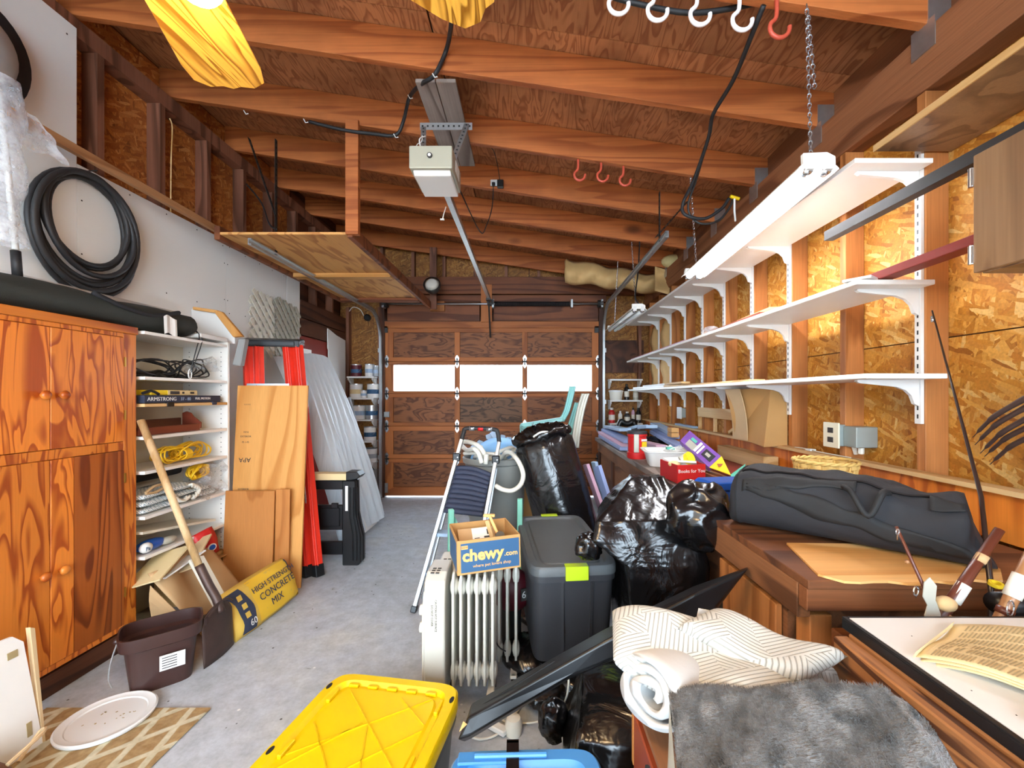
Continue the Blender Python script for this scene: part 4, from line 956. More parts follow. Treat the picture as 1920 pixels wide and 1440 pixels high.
part('bag', B().loft([[Mb @ Vector((x*(1-.12*abs(v)), v*.085, .03*math.cos(v*1.4)*s*(1-(x/.08)**2)+.002*math.sin(40*x+9*v))) for (x, s) in [(-.075, 1), (-.04, 1), (0, 1), (.04, 1), (.075, 1), (.04, -1), (0, -1), (-.04, -1)]] for v in [-1, -.85, -.5, 0, .5, .85, 1]]), 'red_box', t, smooth=True)
part('label', B().lathe([(.028, -.001), (.028, .004)], Mb @ Vector((.01, -.03, .028)), 18, Mb.to_3x3().to_4x4(), sy=.8), 'white_plastic', t); part('ring', B().lathe([(.020, .0045), (.020, .006), (.013, .006)], Mb @ Vector((.01, -.03, .028)), 18, Mb.to_3x3().to_4x4(), sy=.8), 'blue_plastic', t)
# paper bags and papers below the unit
random.seed(5)
t = thing('paper_bag', 'crumpled brown kraft paper bag on the floor below the white shelves', 'paper bag', (-1.9, 2.4, 0))
part('bag_body', B().grid(lambda u, v: (-2.0+.30*v**1.4+.02*math.sin(7*u+3*v), 2.245+.42*u, .36*(1-v)**.8+.02*math.sin(9*u)*math.sin(5*v)+.002), 20, 16), 'kraft', t, smooth=True, solid=.004)
part('bag_side', B().grid(lambda u, v: (-1.78-.2*u, 2.24+.01*math.sin(6*v), .002+.30*v*(.35+.65*u)), 6, 8), 'kraft', t, solid=.004)
for i, (y, z, a, m, l) in enumerate(((2.33, .365, .12, 'newsprint', 'folded newspaper sticking out of the shelf bottom'), (2.42, .33, -.1, 'paper', 'white sheet lying under the newspaper on the paper bag'), (2.52, .35, .25, 'kraft_light', 'brown paper sheet bent over the paper bag'))):
    M = Matrix.Translation((-2.02, y, z)) @ RX(a+.3) @ RY(-.25) @ RZ(a)
    solo(['newspaper', 'paper_sheet', 'paper_sheet'][i], l, ['newspaper', 'paper', 'paper'][i], B().box(-.11, .10, -.13, .13, -.004, .004, M), m)
solo('carton', 'open brown carton under the white shelves behind the shovel', 'cardboard box', B().box(-2.30, -2.04, 2.62, 2.87, .0, .27).box(-2.06, -2.0, 2.60, 2.88, .24, .245), 'cardboard', bevel=.003)
solo('offcut_board', 'narrow white board leaning beside the shovel blade', 'board', B().beam((-1.63, 2.36, .02), (-1.90, 2.44, .37), .016, .085, up=(0, 1, .2)), 'shelf_cream', bevel=.002)
t = thing('concrete_bag', 'yellow paper sack of high strength concrete mix on the floor', 'bag of concrete', (-1.55, 2.5, 0))
Mc = frame((-1.565, 2.50, .125), (.10, 1, .04), (-.42, 0, .9))
def sack(u, v, s):                           # u along, v up
    e = (1-abs(u)**5)*(1-abs(v)**4); return Mc @ Vector((u*.27*(1-.04*v*v), v*.135*(1-.06*abs(u)**3), s*.055*max(e, 0)**.6+.004*math.sin(9*u+7*v)))
q = B(); q.grid(lambda a, b: sack(a*2-1, b*2-1, 1), 20, 12); q.grid(lambda a, b: sack(a*2-1, b*2-1, -1), 20, 12); bmesh.ops.remove_doubles(q.bm, verts=q.bm.verts, dist=.002)
part('sack', q, 'concrete_bag', t, smooth=True)
def onsack(u0, u1, v0, v1, n=10):
    q = B(); q.grid(lambda a, b: sack(u0+(u1-u0)*a, v0+(v1-v0)*b, 1)+(Mc.to_3x3() @ Vector((0, 0, .0025))), n, 8); return q
part('yellow_print', onsack(-.40, .93, -.85, .9), 'concrete_bag_yellow', t, smooth=True)
part('blue_band', B().grid(lambda a, b: sack(-.86+.32*a-.06*b+.1*math.sin(b*PI), -.9+1.75*b, 1)+(Mc.to_3x3() @ Vector((0, 0, .004))), 8, 10), 'bag_blue', t, smooth=True)
Rm = Mc.to_3x3().to_4x4()
for s_, u, v, sz in (('HIGH STRENGTH', .25, .42, .045), ('CONCRETE', .22, .02, .056), ('MIX', .12, -.42, .056)):
    c = sack(u, v, 1)+(Mc.to_3x3() @ Vector((0, 0, .014))); text(s_, sz, Matrix.Translation(c) @ Rm @ RX(-.25*v), 'bag_blue', t)
c = sack(-.63, -.62, 1)+(Mc.to_3x3() @ Vector((0, 0, .012))); text('60', .05, Matrix.Translation(c) @ Rm @ RX(.2), 'white_plastic', t)
for i in range(3):
    c = sack(-.70+.02*i, .5-.38*i, 1)+(Mc.to_3x3() @ Vector((0, 0, .009))); part('print_icon', B().cbox(c, .03, .03, .002, Rm), 'concrete_bag', t)
part('blue_band', onsack(.88, .97, .1, .9, 4), 'bag_blue', t)

# leaning plywood
def leaning(name, label, x0, x1, yb, yt, z, th, mat, cat='plywood'):
    ang = math.atan2(yt-yb, z); L = math.hypot(yt-yb, z); M = Matrix.Translation((0, yb, 0)) @ RX(-ang)
    return solo(name, label, cat, B().box(x0, x1, 0, th, 0.001, L, M), mat, bevel=.0015), M, L
p1, Mp, Lp = leaning('plywood_sheet', 'tall narrow plywood sheet stamped with black marks leaning beside the shelf unit', -2.025, -1.535, 2.875, 2.975, 1.37, .015, 'ply_board')
for i, (z, s_, sz) in enumerate(((1.24, '====', .02), (.86, 'APA', .045), (1.02, 'EXTERIOR', .016), (1.05, '32/16', .016), (.98, 'PS 1-95', .016), (.66, 'EXTERIOR', .016), (.60, '000', .014), (.47, 'APA', .045), (.42, 'RATED SHEATHING', .014), (.56, '32/16', .016))):
    text(s_, sz, Mp @ frame((-1.95, -.0008, z), (-1, 0, 0), (0, 0, -1)) if s_ == 'APA' else Mp @ frame((-1.95, -.0008, z), (1, 0, 0), (0, 0, 1)), 'ink', p1, 'stamp')
leaning('plywood_piece', 'short darker plywood piece leaning in front of the tall sheet', -2.03, -1.70, 2.825, 2.862, .66, .012, 'ply_board_dark')
leaning('plywood_piece', 'dark plywood strip between the short piece and the tall sheet', -1.695, -1.60, 2.845, 2.868, .67, .008, 'ply_board_dark')

# red step ladder, folded, leaning
t = thing('step_ladder', 'folded red fiberglass step ladder with a black top cap', 'ladder', (-1.8, 3.2, 0))
LB, LT = Vector((-1.58, 3.06, .0)), Vector((-1.81, 3.21, 1.68)); RB, RT = Vector((-1.95, 3.04, 0)), Vector((-2.07, 3.15, 1.68))
back = Vector((.07, .09, 0)).normalized()*.055
for (a, b_) in ((LB, LT), (RB, RT)):
    for k in (0, 1):
        o = Vector((.072*k, .012*k, 0)); q = B()
        d = (b_-a); a2 = a+d*.045; q.beam(a2+o, b_+o, .058, .045)
        q.beam(a2+o+Vector((.014, -.024, 0)), b_+o+Vector((.014, -.024, 0)), .008, .012)
        part('rail', q, 'red_fiber', t, bevel=.003); part('foot', B().beam(a+o+Vector((0, 0, .001)), a+o+d*.05, .064, .06), 'black_plastic', t, bevel=.004)
for k in range(5):
    f = .14+.17*k; part('step', B().beam(LB.lerp(LT, f), RB.lerp(RT, f), .07, .02), 'alu', t)
tc_ = (LT+RT)/2
Mt = frame(tc_+Vector((.02, .02, .02)), (LT-RT), (-.1, 1, .2))
part('top_cap', B().box(-.20, .20, -.06, .09, -.028, .022, Mt).box(-.17, .17, -.067, -.058, -.02, .015, Mt), 'black_plastic', t, bevel=.008, seg=2)
q = B()
for i in range(5): q.cbox(Mt @ Vector((.202, -.04+.028*i, .005-.018*(i % 2))), .004, .009, .009)
part('rivets', q, 'steel', t, kind='stuff')
Ml = frame(LB.lerp(LT, .36)+Vector((.052, -.03, 0)), (LT-LB), (-.6, .8, 0)); part('oval_badge', B().lathe([(.028, 0), (.028, .003)], Ml.translation, 20, Ml.to_3x3().to_4x4(), sx=3.0), 'white_plastic', t)
Mw = Matrix.Translation(Ml.to_3x3() @ Vector((0, 0, .004))) @ Ml; text('WERNER', .034, Mw, 'navy', t)
part('warning_label', B().beam(LB.lerp(LT, .80)+Vector((.062, .02, 0)), LB.lerp(LT, .97)+Vector((.062, .02, 0)), .035, .03), 'paper', t)
# saw horse
t = thing('sawhorse', 'folded black plastic sawhorse with a yellow wooden top bar', 'sawhorse', (-1.4, 3.2, 0)); Y0 = 3.25
part('top_bar', B().box(-1.70, -1.385, Y0, Y0+.09, .655, .705), 'newsprint', t, 'pale yellow wooden top bar', bevel=.002)
part('bar_end', B().prism([(-1.384, .655), (-1.30, .665), (-1.275, .69), (-1.30, .72), (-1.384, .72)], 'Y', Y0-.01, Y0+.10), 'black_plastic', t, bevel=.004)
for x0, s in ((-1.42, 1), (-1.80, -1)):
    leg = [(x0, .65), (x0+.10, .65), (x0+.105, .40), (x0+.125, .30), (x0+.145, .22), (x0+.145, .03), (x0+.12, .0), (x0, .0)]
    for k in (0, 1): part('leg', B().prism(leg, 'Y', Y0+.01+.05*k, Y0+.045+.05*k), 'black_plastic', t, bevel=.006)
    for j in (0.03, .06, .085): part('leg_rib', B().tube([(x0+j+.03, Y0+.008, .60), (x0+j+.03, Y0+.008, .38), (x0+j+.055, Y0+.008, .24), (x0+j+.055, Y0+.008, .04)], .006, 5), 'black_plastic', t)
for z0, z1 in ((.58, .65), (.27, .46), (.08, .18)): part('cross_panel', B().box(-1.70, -1.42, Y0+.02, Y0+.05, z0, z1), 'black_plastic', t, bevel=.004)
part('latch_hook', B().box(-1.50, -1.45, Y0, Y0+.02, .44, .48).box(-1.58, -1.44, Y0+.005, Y0+.02, .30, .44), 'black_plastic', t, bevel=.003)
part('paint_mark', B().box(-1.395, -1.375, Y0+.006, Y0+.0095, .42, .61), 'white_paint', t)
# sheet wrapped panel
t = thing('wrapped_sheet', 'tall panel wrapped in pleated pale plastic sheeting leaning on the left wall', 'wrapped panel', (-1.8, 4.1, 0))
def wrap(u, v):                              # u along the panel, v up
    lo = Vector((-1.50+.03*math.sin(u*9), 3.65+.72*u, .02+.05*u)); hi = Vector((-2.03-.02*math.cos(u*3), 3.80+.55*u, 1.70-.05*abs(2*u-1)**4))
    p = lo.lerp(hi, v); b_ = math.sin(u*44+2*math.sin(v*3))*.012*(1-v)**.3; w = .10*math.sin(PI*v)*.4
    p.x += b_+w; p.z += b_*.3; p.y += .05*(u-.5)*(1-v)*2; return p
part('sheeting', B().grid(wrap, 90, 24), 'plastic_sheet', t, smooth=True)
part('end_fold', B().grid(lambda u, v: wrap(1, v)+Vector((-.22*u*(.4+.6*v), .04*math.sin(u*3), 0)), 5, 24), 'plastic_sheet', t, smooth=True)
part('end_fold', B().grid(lambda u, v: wrap(0, v)+Vector((-.22*u*(.4+.6*v), .0, 0)), 5, 24), 'plastic_sheet', t, smooth=True)
part('panel', B().hull([(-1.60, 3.72, .02), (-1.52, 3.72, .02), (-1.52, 4.30, .02), (-1.60, 4.30, .02)], [(-2.14, 3.85, 1.68), (-2.07, 3.85, 1.68), (-2.07, 4.32, 1.66), (-2.14, 4.32, 1.66)]), 'white_board', t)
part('corner_board', B().box(-2.08, -2.04, 3.84, 4.02, 1.69, 1.73), 'white_paint', t)
# grey board and poles
solo('grey_board', 'tall light grey board standing in the far left corner', 'board', B().prism([(4.95, .40), (5.40, .38), (5.40, 2.0), (5.15, 2.03), (4.93, 2.08), (4.93, 1.85), (4.95, 1.83)], 'X', -2.322, -2.31), 'white_board')
for i, (a, b_, m) in enumerate((((676, 780, 4.6), (694, 925, 4.72), 'grey_paint'), ((655, 745, 4.5), (706, 933, 5.15), 'grey_paint'), ((650, 748, 4.4), (694, 933, 4.9), 'grey_paint'))):
    if i == 0: continue
    e = P(*b_); e.z = .012; solo('pole', ['', 'light grey metal pole leaning right of its twin by the paint cans', 'grey metal pole leaning left of its twin by the paint cans'][i], 'pole', B().tube([e, P(*a)+Vector((0, 0, 0))], .014, 8), m, group='poles by the paint shelves', smooth=True)
# paint shelves beside the door
def canshelf(x0, x1, zs, label):
    t = thing('small_shelf', label, 'shelf', ((x0+x1)/2, YD-.02, zs[-1]), 'small white shelves beside the garage door')
    for z in zs:
        part('shelf_board', B().box(x0, x1, YD-.165, YD+.0, z-.02, z), 'white_paint', t, bevel=.002)
        for x in (x0+.005, x1-.03): part('bracket', B().prism([(YD, z-.021), (YD-.15, z-.021), (YD-.15, z-.04), (YD-.02, z-.12), (YD, z-.12)], 'X', x, x+.02), 'white_paint', t)
def ZF(py): return CH-(py-743)*5.38/800
zsl = [ZF(p) for p in (706, 746, 786, 826, 866)]
canshelf(-2.26, -1.925, zsl, 'white shelves of paint cans left of the garage door')
def can(x, z, r, h, m, label, dz=0, y=YD-.09):
    t = thing('paint_can', label, 'paint can', (x, y, z), 'paint cans left of the garage door')
    part('can_body', B().lathe([(r, 0), (r, h)], (x, y, z+.001), 20), m, t, smooth=2)
    part('lid', B().lathe([(r*1.03, -.004), (r*1.03, .006), (r*.9, .006), (r*.88, .001)], (x, y, z+h), 20), 'galv', t, smooth=2)
    part('label_print', B().lathe([(r*1.01, h*.3), (r*1.01, h*.62)], (x, y, z), 20, cap=False), random.choice(['grey_paint', 'navy', 'newsprint', 'pale_blue']), t)
    part('bail_handle', B().tube([(x+r*math.cos(a), y-r*.9*abs(math.sin(a))-.004, z+h*.75-.07*math.sin(a)) for a in [PI*k/10 for k in range(11)]], .002, 4), 'galv', t)
def XF(px): return (px-990)*5.39/800
random.seed(21)
can(XF(668), zsl[0], .065, .145, 'maroon', 'dark red paint can with an orange stripe on the top paint shelf')
can(XF(693), zsl[0], .055, .15, 'white_paint', 'white paint can on the top paint shelf'); can(XF(706), zsl[0], .036, .13, 'grey_paint', 'slim spray bottle sized can at the end of the top paint shelf', y=YD-.12)
can(XF(668), zsl[1], .078, .17, 'white_paint', 'white paint can with a blue label on the second paint shelf'); can(XF(684), zsl[1], .036, .09, 'white_paint', 'small white pot between two cans on the second paint shelf', y=YD-.12); can(XF(700), zsl[1], .075, .17, 'white_paint', 'plain white paint can at the right of the second paint shelf')
can(XF(673), zsl[2], .08, .17, 'white_paint', 'white paint can with a wire handle on the third paint shelf'); can(XF(697), zsl[2], .072, .17, 'galv', 'metallic printed paint can on the third paint shelf')
can(XF(694), zsl[3], .074, .17, 'white_paint', 'lone white paint can on the fourth paint shelf')
can(XF(669), zsl[4], .06, .16, 'grey_paint', 'grey paint can hidden behind the poles on the lowest paint shelf'); can(XF(696), zsl[4], .075, .17, 'white_paint', 'spotted white paint can on the lowest paint shelf')
zsr = [ZF(p) for p in (711, 750, 793)]
canshelf(1.02, 1.43, zsr, 'white shelves of bottles right of the garage door')
def bottle(x, z, r, h, m, cm, label, name='bottle'):
    t = thing(name, label, 'bottle', (x, YD-.09, z), 'bottles right of the garage door')
    part('bottle_body', B().lathe([(r, 0), (r, h*.72), (r*.5, h*.84), (r*.42, h*.86)], (x, YD-.09, z+.001), 14), m, t, smooth=2)
    part('cap', B().lathe([(r*.5, h*.861), (r*.5, h), (r*.3, h*1.0)], (x, YD-.09, z+.001), 12), cm, t, smooth=2)
    part('label', B().lathe([(r*1.02, h*.2), (r*1.02, h*.55)], (x, YD-.09, z), 14, cap=False), 'offwhite', t)
t = thing('plastic_tub', 'white plastic tub with a rim on the upper bottle shelf', 'tub', (XF(1155), YD-.09, zsr[1]))
part('tub_body', B().lathe([(.075, 0), (.085, .10)], (XF(1155), YD-.09, zsr[1]+.001), 20), 'offwhite', t, smooth=2); part('lid', B().lathe([(.092, .10), (.092, .122), (.07, .125)], (XF(1155), YD-.09, zsr[1]), 20), 'white_plastic', t, smooth=2)
bottle(XF(1175), zsr[1], .032, .20, 'black_plastic', 'dark_metal', 'black caulk bottle with a nozzle on the upper bottle shelf'); bottle(XF(1192), zsr[1], .034, .16, 'gun_grey', 'white_plastic', 'pale grey canister at the end of the upper bottle shelf')
bottle(XF(1147), zsr[2], .04, .19, 'red_box', 'white_plastic', 'red and white pouch bottle at the left of the lower bottle shelf'); bottle(XF(1163), zsr[2], .026, .15, 'white_plastic', 'white_plastic', 'slim white squeeze bottle on the lower bottle shelf')
bottle(XF(1176), zsr[2], .036, .14, 'charcoal', 'white_plastic', 'dark handled bottle with a white label on the lower bottle shelf'); bottle(XF(1187), zsr[2], .022, .19, 'pink_foam', 'black_plastic', 'thin pinkish tube bottle on the lower bottle shelf'); bottle(XF(1197), zsr[2], .03, .19, 'black_plastic', 'black_plastic', 'tall black bottle at the right of the lower bottle shelf')

# lattice panels on the left wall
def lattice(y0, y1, z0, z1, label, mat, lean=0, sh=0):
    t = thing('lattice_panel', label, 'lattice', (-2.31, (y0+y1)/2, z0), 'lattice panels on the left wall')
    n = int(((y1-y0)+(z1-z0))/.095)+1
    for s in (0, 1):
        for k in range(1, n):
            c = k*.095; 
            if s == 0: a = (max(y0, y0+c-(z1-z0)), min(z1, z0+c)); b_ = (min(y1, y0+c), max(z0, z0+c-(y1-y0)))
            else: a = (max(y0, y1-c), max(z0, z0+(0 if c < (y1-y0) else c-(y1-y0)))); b_ = (min(y1, y1-c+(z1-z0)), min(z1, z0+c))
            A_, B_ = Vector((-2.313-.012*s, a[0], a[1]+sh*(a[0]-y0))), Vector((-2.313-.012*s, b_[0], b_[1]+sh*(b_[0]-y0)))
            if (A_-B_).length > .04: part('slat', B().beam(A_, B_, .03, .006, up=(1, 0, 0)) if False else B().beam(A_, B_, .006, .036), mat, t)
lattice(3.56, 3.90, 1.66, 2.20, 'weathered white lattice offcut, the left of two on the wall', 'lattice', sh=-.05)
lattice(3.90, 4.33, 1.62, 2.22, 'greyer lattice offcut, the right of two on the wall', 'gun_grey', sh=-.12)
# black hose on the wall
t = thing('wall_hose', 'coiled thick black hose hung on the white left wall', 'hose', (-2.3, 2.23, 1.9)); random.seed(8)
for i in range(7):
    q = B(); R_ = .215+.013*i+rng(-.004, .004); oy, oz = rng(-.012, .012), rng(-.03, .0)-(.012*i); ph = rng(0, 6)
    q.tube([(-2.30+.018*(i % 3)+.006*math.sin(3*a+ph), 2.225+oy+R_*math.cos(a)*.93, 2.225+oz+R_*1.06*math.sin(a)*(1+.02*math.sin(2*a+ph))) for a in [2*PI*k/40 for k in range(41)]], .0135, 8, cap=False)
    part('hose_loop', q, 'hose_black', t, smooth=True)
part('nail', B().tube([(-2.338, 2.23, 2.47), (-2.26, 2.24, 2.48)], .003, 6), 'dark_metal', t)
# roll bags on the cabinet
t = thing('tent_bag', 'long dark green black rolled canopy bag lying on the orange cabinet', 'bag', (-2.1, 2.0, 1.66))
part('bag_body', B().loft([[( -2.125+.085*math.cos(a), y, 1.725+.066*math.sin(a)*(1+.05*math.sin(y*14))+.006*math.sin(3*a+y*9)) for a in [k*PI/9 for k in range(18)]] for y in [1.15+.055*j for j in range(28)]]+[[(-2.125+.05*math.cos(a), 2.655, 1.725+.035*math.sin(a)) for a in [k*PI/9 for k in range(18)]]]), 'dark_green', t, smooth=True)
part('strap', B().tube([(-2.06, 2.02, 1.785), (-2.035, 2.15, 1.745), (-2.038, 2.32, 1.735), (-2.045, 2.5, 1.785)], .012, 6, smooth=5), 'black_fabric', t, smooth=True)
part('tag', B().grid(lambda u, v: (-2.032-.004*u+.004*math.sin(v*9), 2.38+.085*v+.01*u, 1.745-.10*u+.01*math.sin(v*5)), 6, 6), 'paper', t, solid=.002)
part('drawstring', B().tube([(-2.11, 2.66, 1.72), (-2.05, 2.66, 1.68), (-2.03, 2.60, 1.55), (-2.04, 2.58, 1.45)], .003, 5, smooth=4).tube([(-2.11, 2.66, 1.72), (-2.04, 2.67, 1.66), (-2.03, 2.61, 1.52), (-2.05, 2.60, 1.44)], .003, 5, smooth=4), 'black_rubber', t)
solo('foam_roll', 'long white foam roll lying behind the canopy bag', 'foam roll', B().tube([(-2.265, 1.2, 1.80), (-2.265, 2.72, 1.80)], .040, 12), 'white_plastic', smooth=True)
solo('foam_sheet', 'white foam sheet lying on the shelf unit top', 'foam sheet', B().box(-2.25, -2.04, 2.66, 2.90, 1.661, 1.69), 'white_plastic', bevel=.004)
t = thing('bent_stick', 'wooden arm with a knotty bend and grey tape beside the white shelves', 'wooden handle', (-2.0, 2.95, 1.5))
part('upper_arm', B().beam((-2.30, 2.94, 1.90), (-2.13, 2.935, 1.875), .03, .02), 'light_wood_x', t, bevel=.003)
part('bent_arm', B().hull([(-2.16, 2.92, 1.885), (-2.10, 2.92, 1.875), (-2.10, 2.95, 1.875), (-2.16, 2.95, 1.885)], [(-2.02, 2.92, 1.70), (-1.955, 2.92, 1.705), (-1.955, 2.95, 1.705), (-2.02, 2.95, 1.70)]), 'ply_board', t, bevel=.004)
part('tape_grip', B().hull([(-1.975, 2.91, 1.69), (-1.93, 2.91, 1.69), (-1.93, 2.96, 1.69), (-1.975, 2.96, 1.69)], [(-2.02, 2.91, 1.51), (-1.965, 2.91, 1.50), (-1.965, 2.96, 1.50), (-2.02, 2.96, 1.51)]), 'dust_pan', t, bevel=.006)
part('white_plate', B().prism([(-2.33, 1.66), (-2.03, 1.66), (-2.03, 1.72), (-2.14, 1.86), (-2.33, 1.90)], 'Y', 2.955, 2.965), 'white_plastic', t)
# pole in plastic, hat
t = thing('wrapped_pole', 'white telescopic pole with black grip inside a clear plastic bag', 'pole', (-2.15, 1.79, 1.79))
part('tube', B().tube([(-2.18, 1.76, 2.56), (-2.15, 1.79, 1.91)], .011, 10), 'white_plastic', t, smooth=True)
part('grip', B().tube([(-2.15, 1.79, 1.905), (-2.146, 1.794, 1.795)], .016, 10), 'black_rubber', t, smooth=True)
part('plastic_cover', B().loft([[(-2.17+.045*(1+.25*math.sin(z*17))*math.cos(a), 1.765+.065*(1+.3*math.sin(z*23+a))*math.sin(a), z) for a in [k*PI/7 for k in range(14)]] for z in [1.93+.027*j for j in range(26)]], cap=False), 'clear_film', t, smooth=True)
part('cover_flap', B().grid(lambda u, v: (-2.2+.05*u, 1.80+.20*u*(1-.4*v)+.01*math.sin(9*v), 2.38+.2*v*(1-u*.5)+.01*math.sin(12*u)), 8, 8), 'clear_film', t, smooth=True)
t = thing('hanging_hat', 'grey fabric hat with a wide black brim hung high on the left wall', 'hat', (-2.28, 1.78, 2.55))
Mh = Matrix.Translation((-2.27, 1.72, 2.71)) @ RX(-.5) @ RY(PI/2)
part('brim', B().lathe([(.155, 0), (.22, -.004), (.225, .006), (.22, .014), (.155, .012)], (0, 0, 0), 36, Mh, sx=1.15, sy=.95), 'black_fabric', t, smooth=True)
part('crown', B().lathe([(.16, .005), (.15, .04), (.12, .07), (.05, .085), (.001, .087)], (0, 0, 0), 28, Mh, sx=1.15, sy=.95), 'grey_fabric', t, smooth=True)

# shovel, bucket, lid, mat
t = thing('shovel', 'flat bladed shovel with a long wooden handle leaning on the shelves', 'shovel', (-1.53, 2.12, 0))
part('handle', B().tube([(-1.645, 2.145, .42), (-2.005, 2.21, 1.17)], [.0165, .019, .019, .0175], 12), 'handle_wood', t, smooth=True)
part('socket', B().tube([(-1.53, 2.125, .22), (-1.555, 2.13, .285), (-1.60, 2.138, .35), (-1.655, 2.147, .445)], .020, 10, smooth=4), 'rust_steel', t, smooth=True)
def bladef(u, v): return (-1.535+.012*math.cos((u-.5)*PI)-.01*v, 2.02+.205*u, .003+(.265-.07*abs(2*u-1)**2.5)*v)
part('blade', B().grid(bladef, 14, 10), 'rust_steel', t, smooth=True, solid=.003)
part('step_fold', B().tube([(-1.54, 2.025, .235), (-1.535, 2.07, .262), (-1.53, 2.125, .272), (-1.535, 2.18, .262), (-1.54, 2.222, .235)], .005, 6, smooth=3), 'rust_steel', t)
t = thing('bucket', 'dark brown oblong plastic mop bucket beside the shovel', 'bucket', (-1.655, 1.96, 0))
Mk = Matrix.Translation((-1.672, 1.95, 0)) @ RZ(.70) @ Matrix.Diagonal((.80, .86, .98, 1))
def sup(a, rx, ry, e=.45): c, s = math.cos(a), math.sin(a); return (rx*math.copysign(abs(c)**e, c), ry*math.copysign(abs(s)**e, s))
def ring(rx, ry, z, n=40, M=Mk, e=.5, lip=0): return [M @ Vector((*sup(2*PI*k/n, rx, ry, e), z+lip*math.exp(-((2*PI*k/n if k < n/2 else 2*PI*k/n-2*PI)/.35)**2))) for k in range(n)]
part('bucket_wall', B().loft([ring(.128, .078, .004), ring(.155, .10, .20), ring(.175, .118, .21), ring(.178, .122, .262, lip=.012), ring(.186, .13, .262, lip=.012), ring(.186, .13, .252, lip=.012), ring(.181, .125, .205), ring(.16, .105, .195), ring(.134, .084, .0)], cap=False), 'brown_plastic', t, smooth=2)
part('bucket_floor', B().loft([ring(.13, .08, .006), ring(.13, .08, .010)]), 'brown_plastic', t)
Mq = Mk @ frame((.045, -.117, .125), (1, 0, 0), (0, -.12, 1))
part('sticker', B().box(-.055, .055, -.035, .035, 0, .004, Mq), 'paper', t)
for i in range(5): part('sticker_text', B().box(-.045, .02, .022-.012*i, .026-.012*i, .0041, .005, Mq), 'ink', t)
part('bail', B().tube([Mk @ Vector((-.182, 0, .235)), Mk @ Vector((-.205, -.03, .17)), Mk @ Vector((-.215, -.05, .10)), Mk @ Vector((-.2, -.06, .06))], .003, 6, smooth=4), 'galv', t)
part('bail_ear', B().ball(Mk @ Vector((-.188, 0, .235)), .013, 10), 'brown_plastic', t, smooth=True); part('bail_ear', B().box(.18, .21, -.025, .025, .20, .245, Mk), 'brown_plastic', t, bevel=.006)
solo('doormat', 'worn tan doormat with pale diamond lattice pattern on the floor', 'doormat', B().box(-1.99, -1.31, 1.08, 1.765, .001, .010), 'doormat', bevel=.004)
t = thing('pail_cover', 'round white bucket lid lying on the doormat', 'lid', (-1.665, 1.69, .011))
part('lid_disc', B().lathe([(.145, 0), (.15, .004), (.152, .014), (.146, .017), (.135, .012), (.122, .011), (.118, .007), (.001, .008)], (-1.665, 1.69, .0115), 48), 'white_plastic', t, smooth=2)
q = B(); random.seed(2)
for i in range(14): q.cbox((-1.66+rng(-.07, .07), 1.69+rng(-.04, .04), .0203), rng(.002, .012), rng(.002, .006), .0008, RZ(rng(0, 3)))
part('scuffs', q, 'ink_soft', t, kind='stuff')
# mailer + leather thing at the left edge
t = thing('white_mailer', 'white cardboard panel leaning on the cabinet at the left edge', 'cardboard panel', (-1.85, 1.35, 0))
Mm = frame((-1.80, 1.585, .002), (-.03, -1, 0), (-.10, -.06, 1)); 
part('panel', B().prism([(0, 0), (.45, 0), (.45, .46), (.06, .435), (.03, .40), (.0, .38), (-.004, .44), (.02, .45), (.04, .40)][:5], 'Z', 0, .012, Mm), 'paper', t)
part('torn_edge', B().prism([(-.006, .0), (.002, 0), (.008, .44), (-.006, .43)], 'Z', -.002, .016, Mm), 'kraft_light', t)
part('printed_mark', B().box(.05, .08, .36, .385, -.002, .0, Mm), 'ink_soft', t); part('printed_mark', B().box(.03, .045, .06, .11, -.002, .0, Mm), 'ink_soft', t)
t = thing('leather_pouch', 'brown rounded leather pouch at the bottom left corner', 'pouch', (-1.5, 1.2, 0))
part('pouch_body', B().ball((-1.72, 1.31, .075), .075, 20, (1.5, 1.1, .95)), 'leather_brown', t, smooth=True); part('strap', B().tube([(-1.66, 1.36, .12), (-1.68, 1.48, .13), (-1.74, 1.52, .10), (-1.72, 1.44, .06)], .006, 6, smooth=4), 'kraft_light', t)
# ================================================================ centre and right
def rumple(b, cuts=10, amp=.012, sc=9, seed=0, stretch=(1, 1, 1), keep=None):
    bm = b.bm
    bmesh.ops.recalc_face_normals(bm, faces=bm.faces)
    bmesh.ops.subdivide_edges(bm, edges=bm.edges[:], cuts=cuts, use_grid_fill=True)
    bm.normal_update(); S = Vector(stretch)
    mv = []
    for v in bm.verts:
        p = Vector((v.co.x*S.x, v.co.y*S.y, v.co.z*S.z))*sc+Vector((seed*7.3, seed*3.1, 0))
        r = 1-2*abs(mnoise.noise(p)); r2 = 1-2*abs(mnoise.noise(p*2.3+Vector((5, 1, 2))))
        mv.append(v.normal*amp*(.7*r+.45*r2-.3))
    for v, m in zip(bm.verts, mv): v.co += m
    return b
def UVgrid(o, f):
    uv = o.data.uv_layers.new(name='UVMap')
    for l in o.data.loops: uv.data[l.index].uv = f(o.data.vertices[l.vertex_index].co)

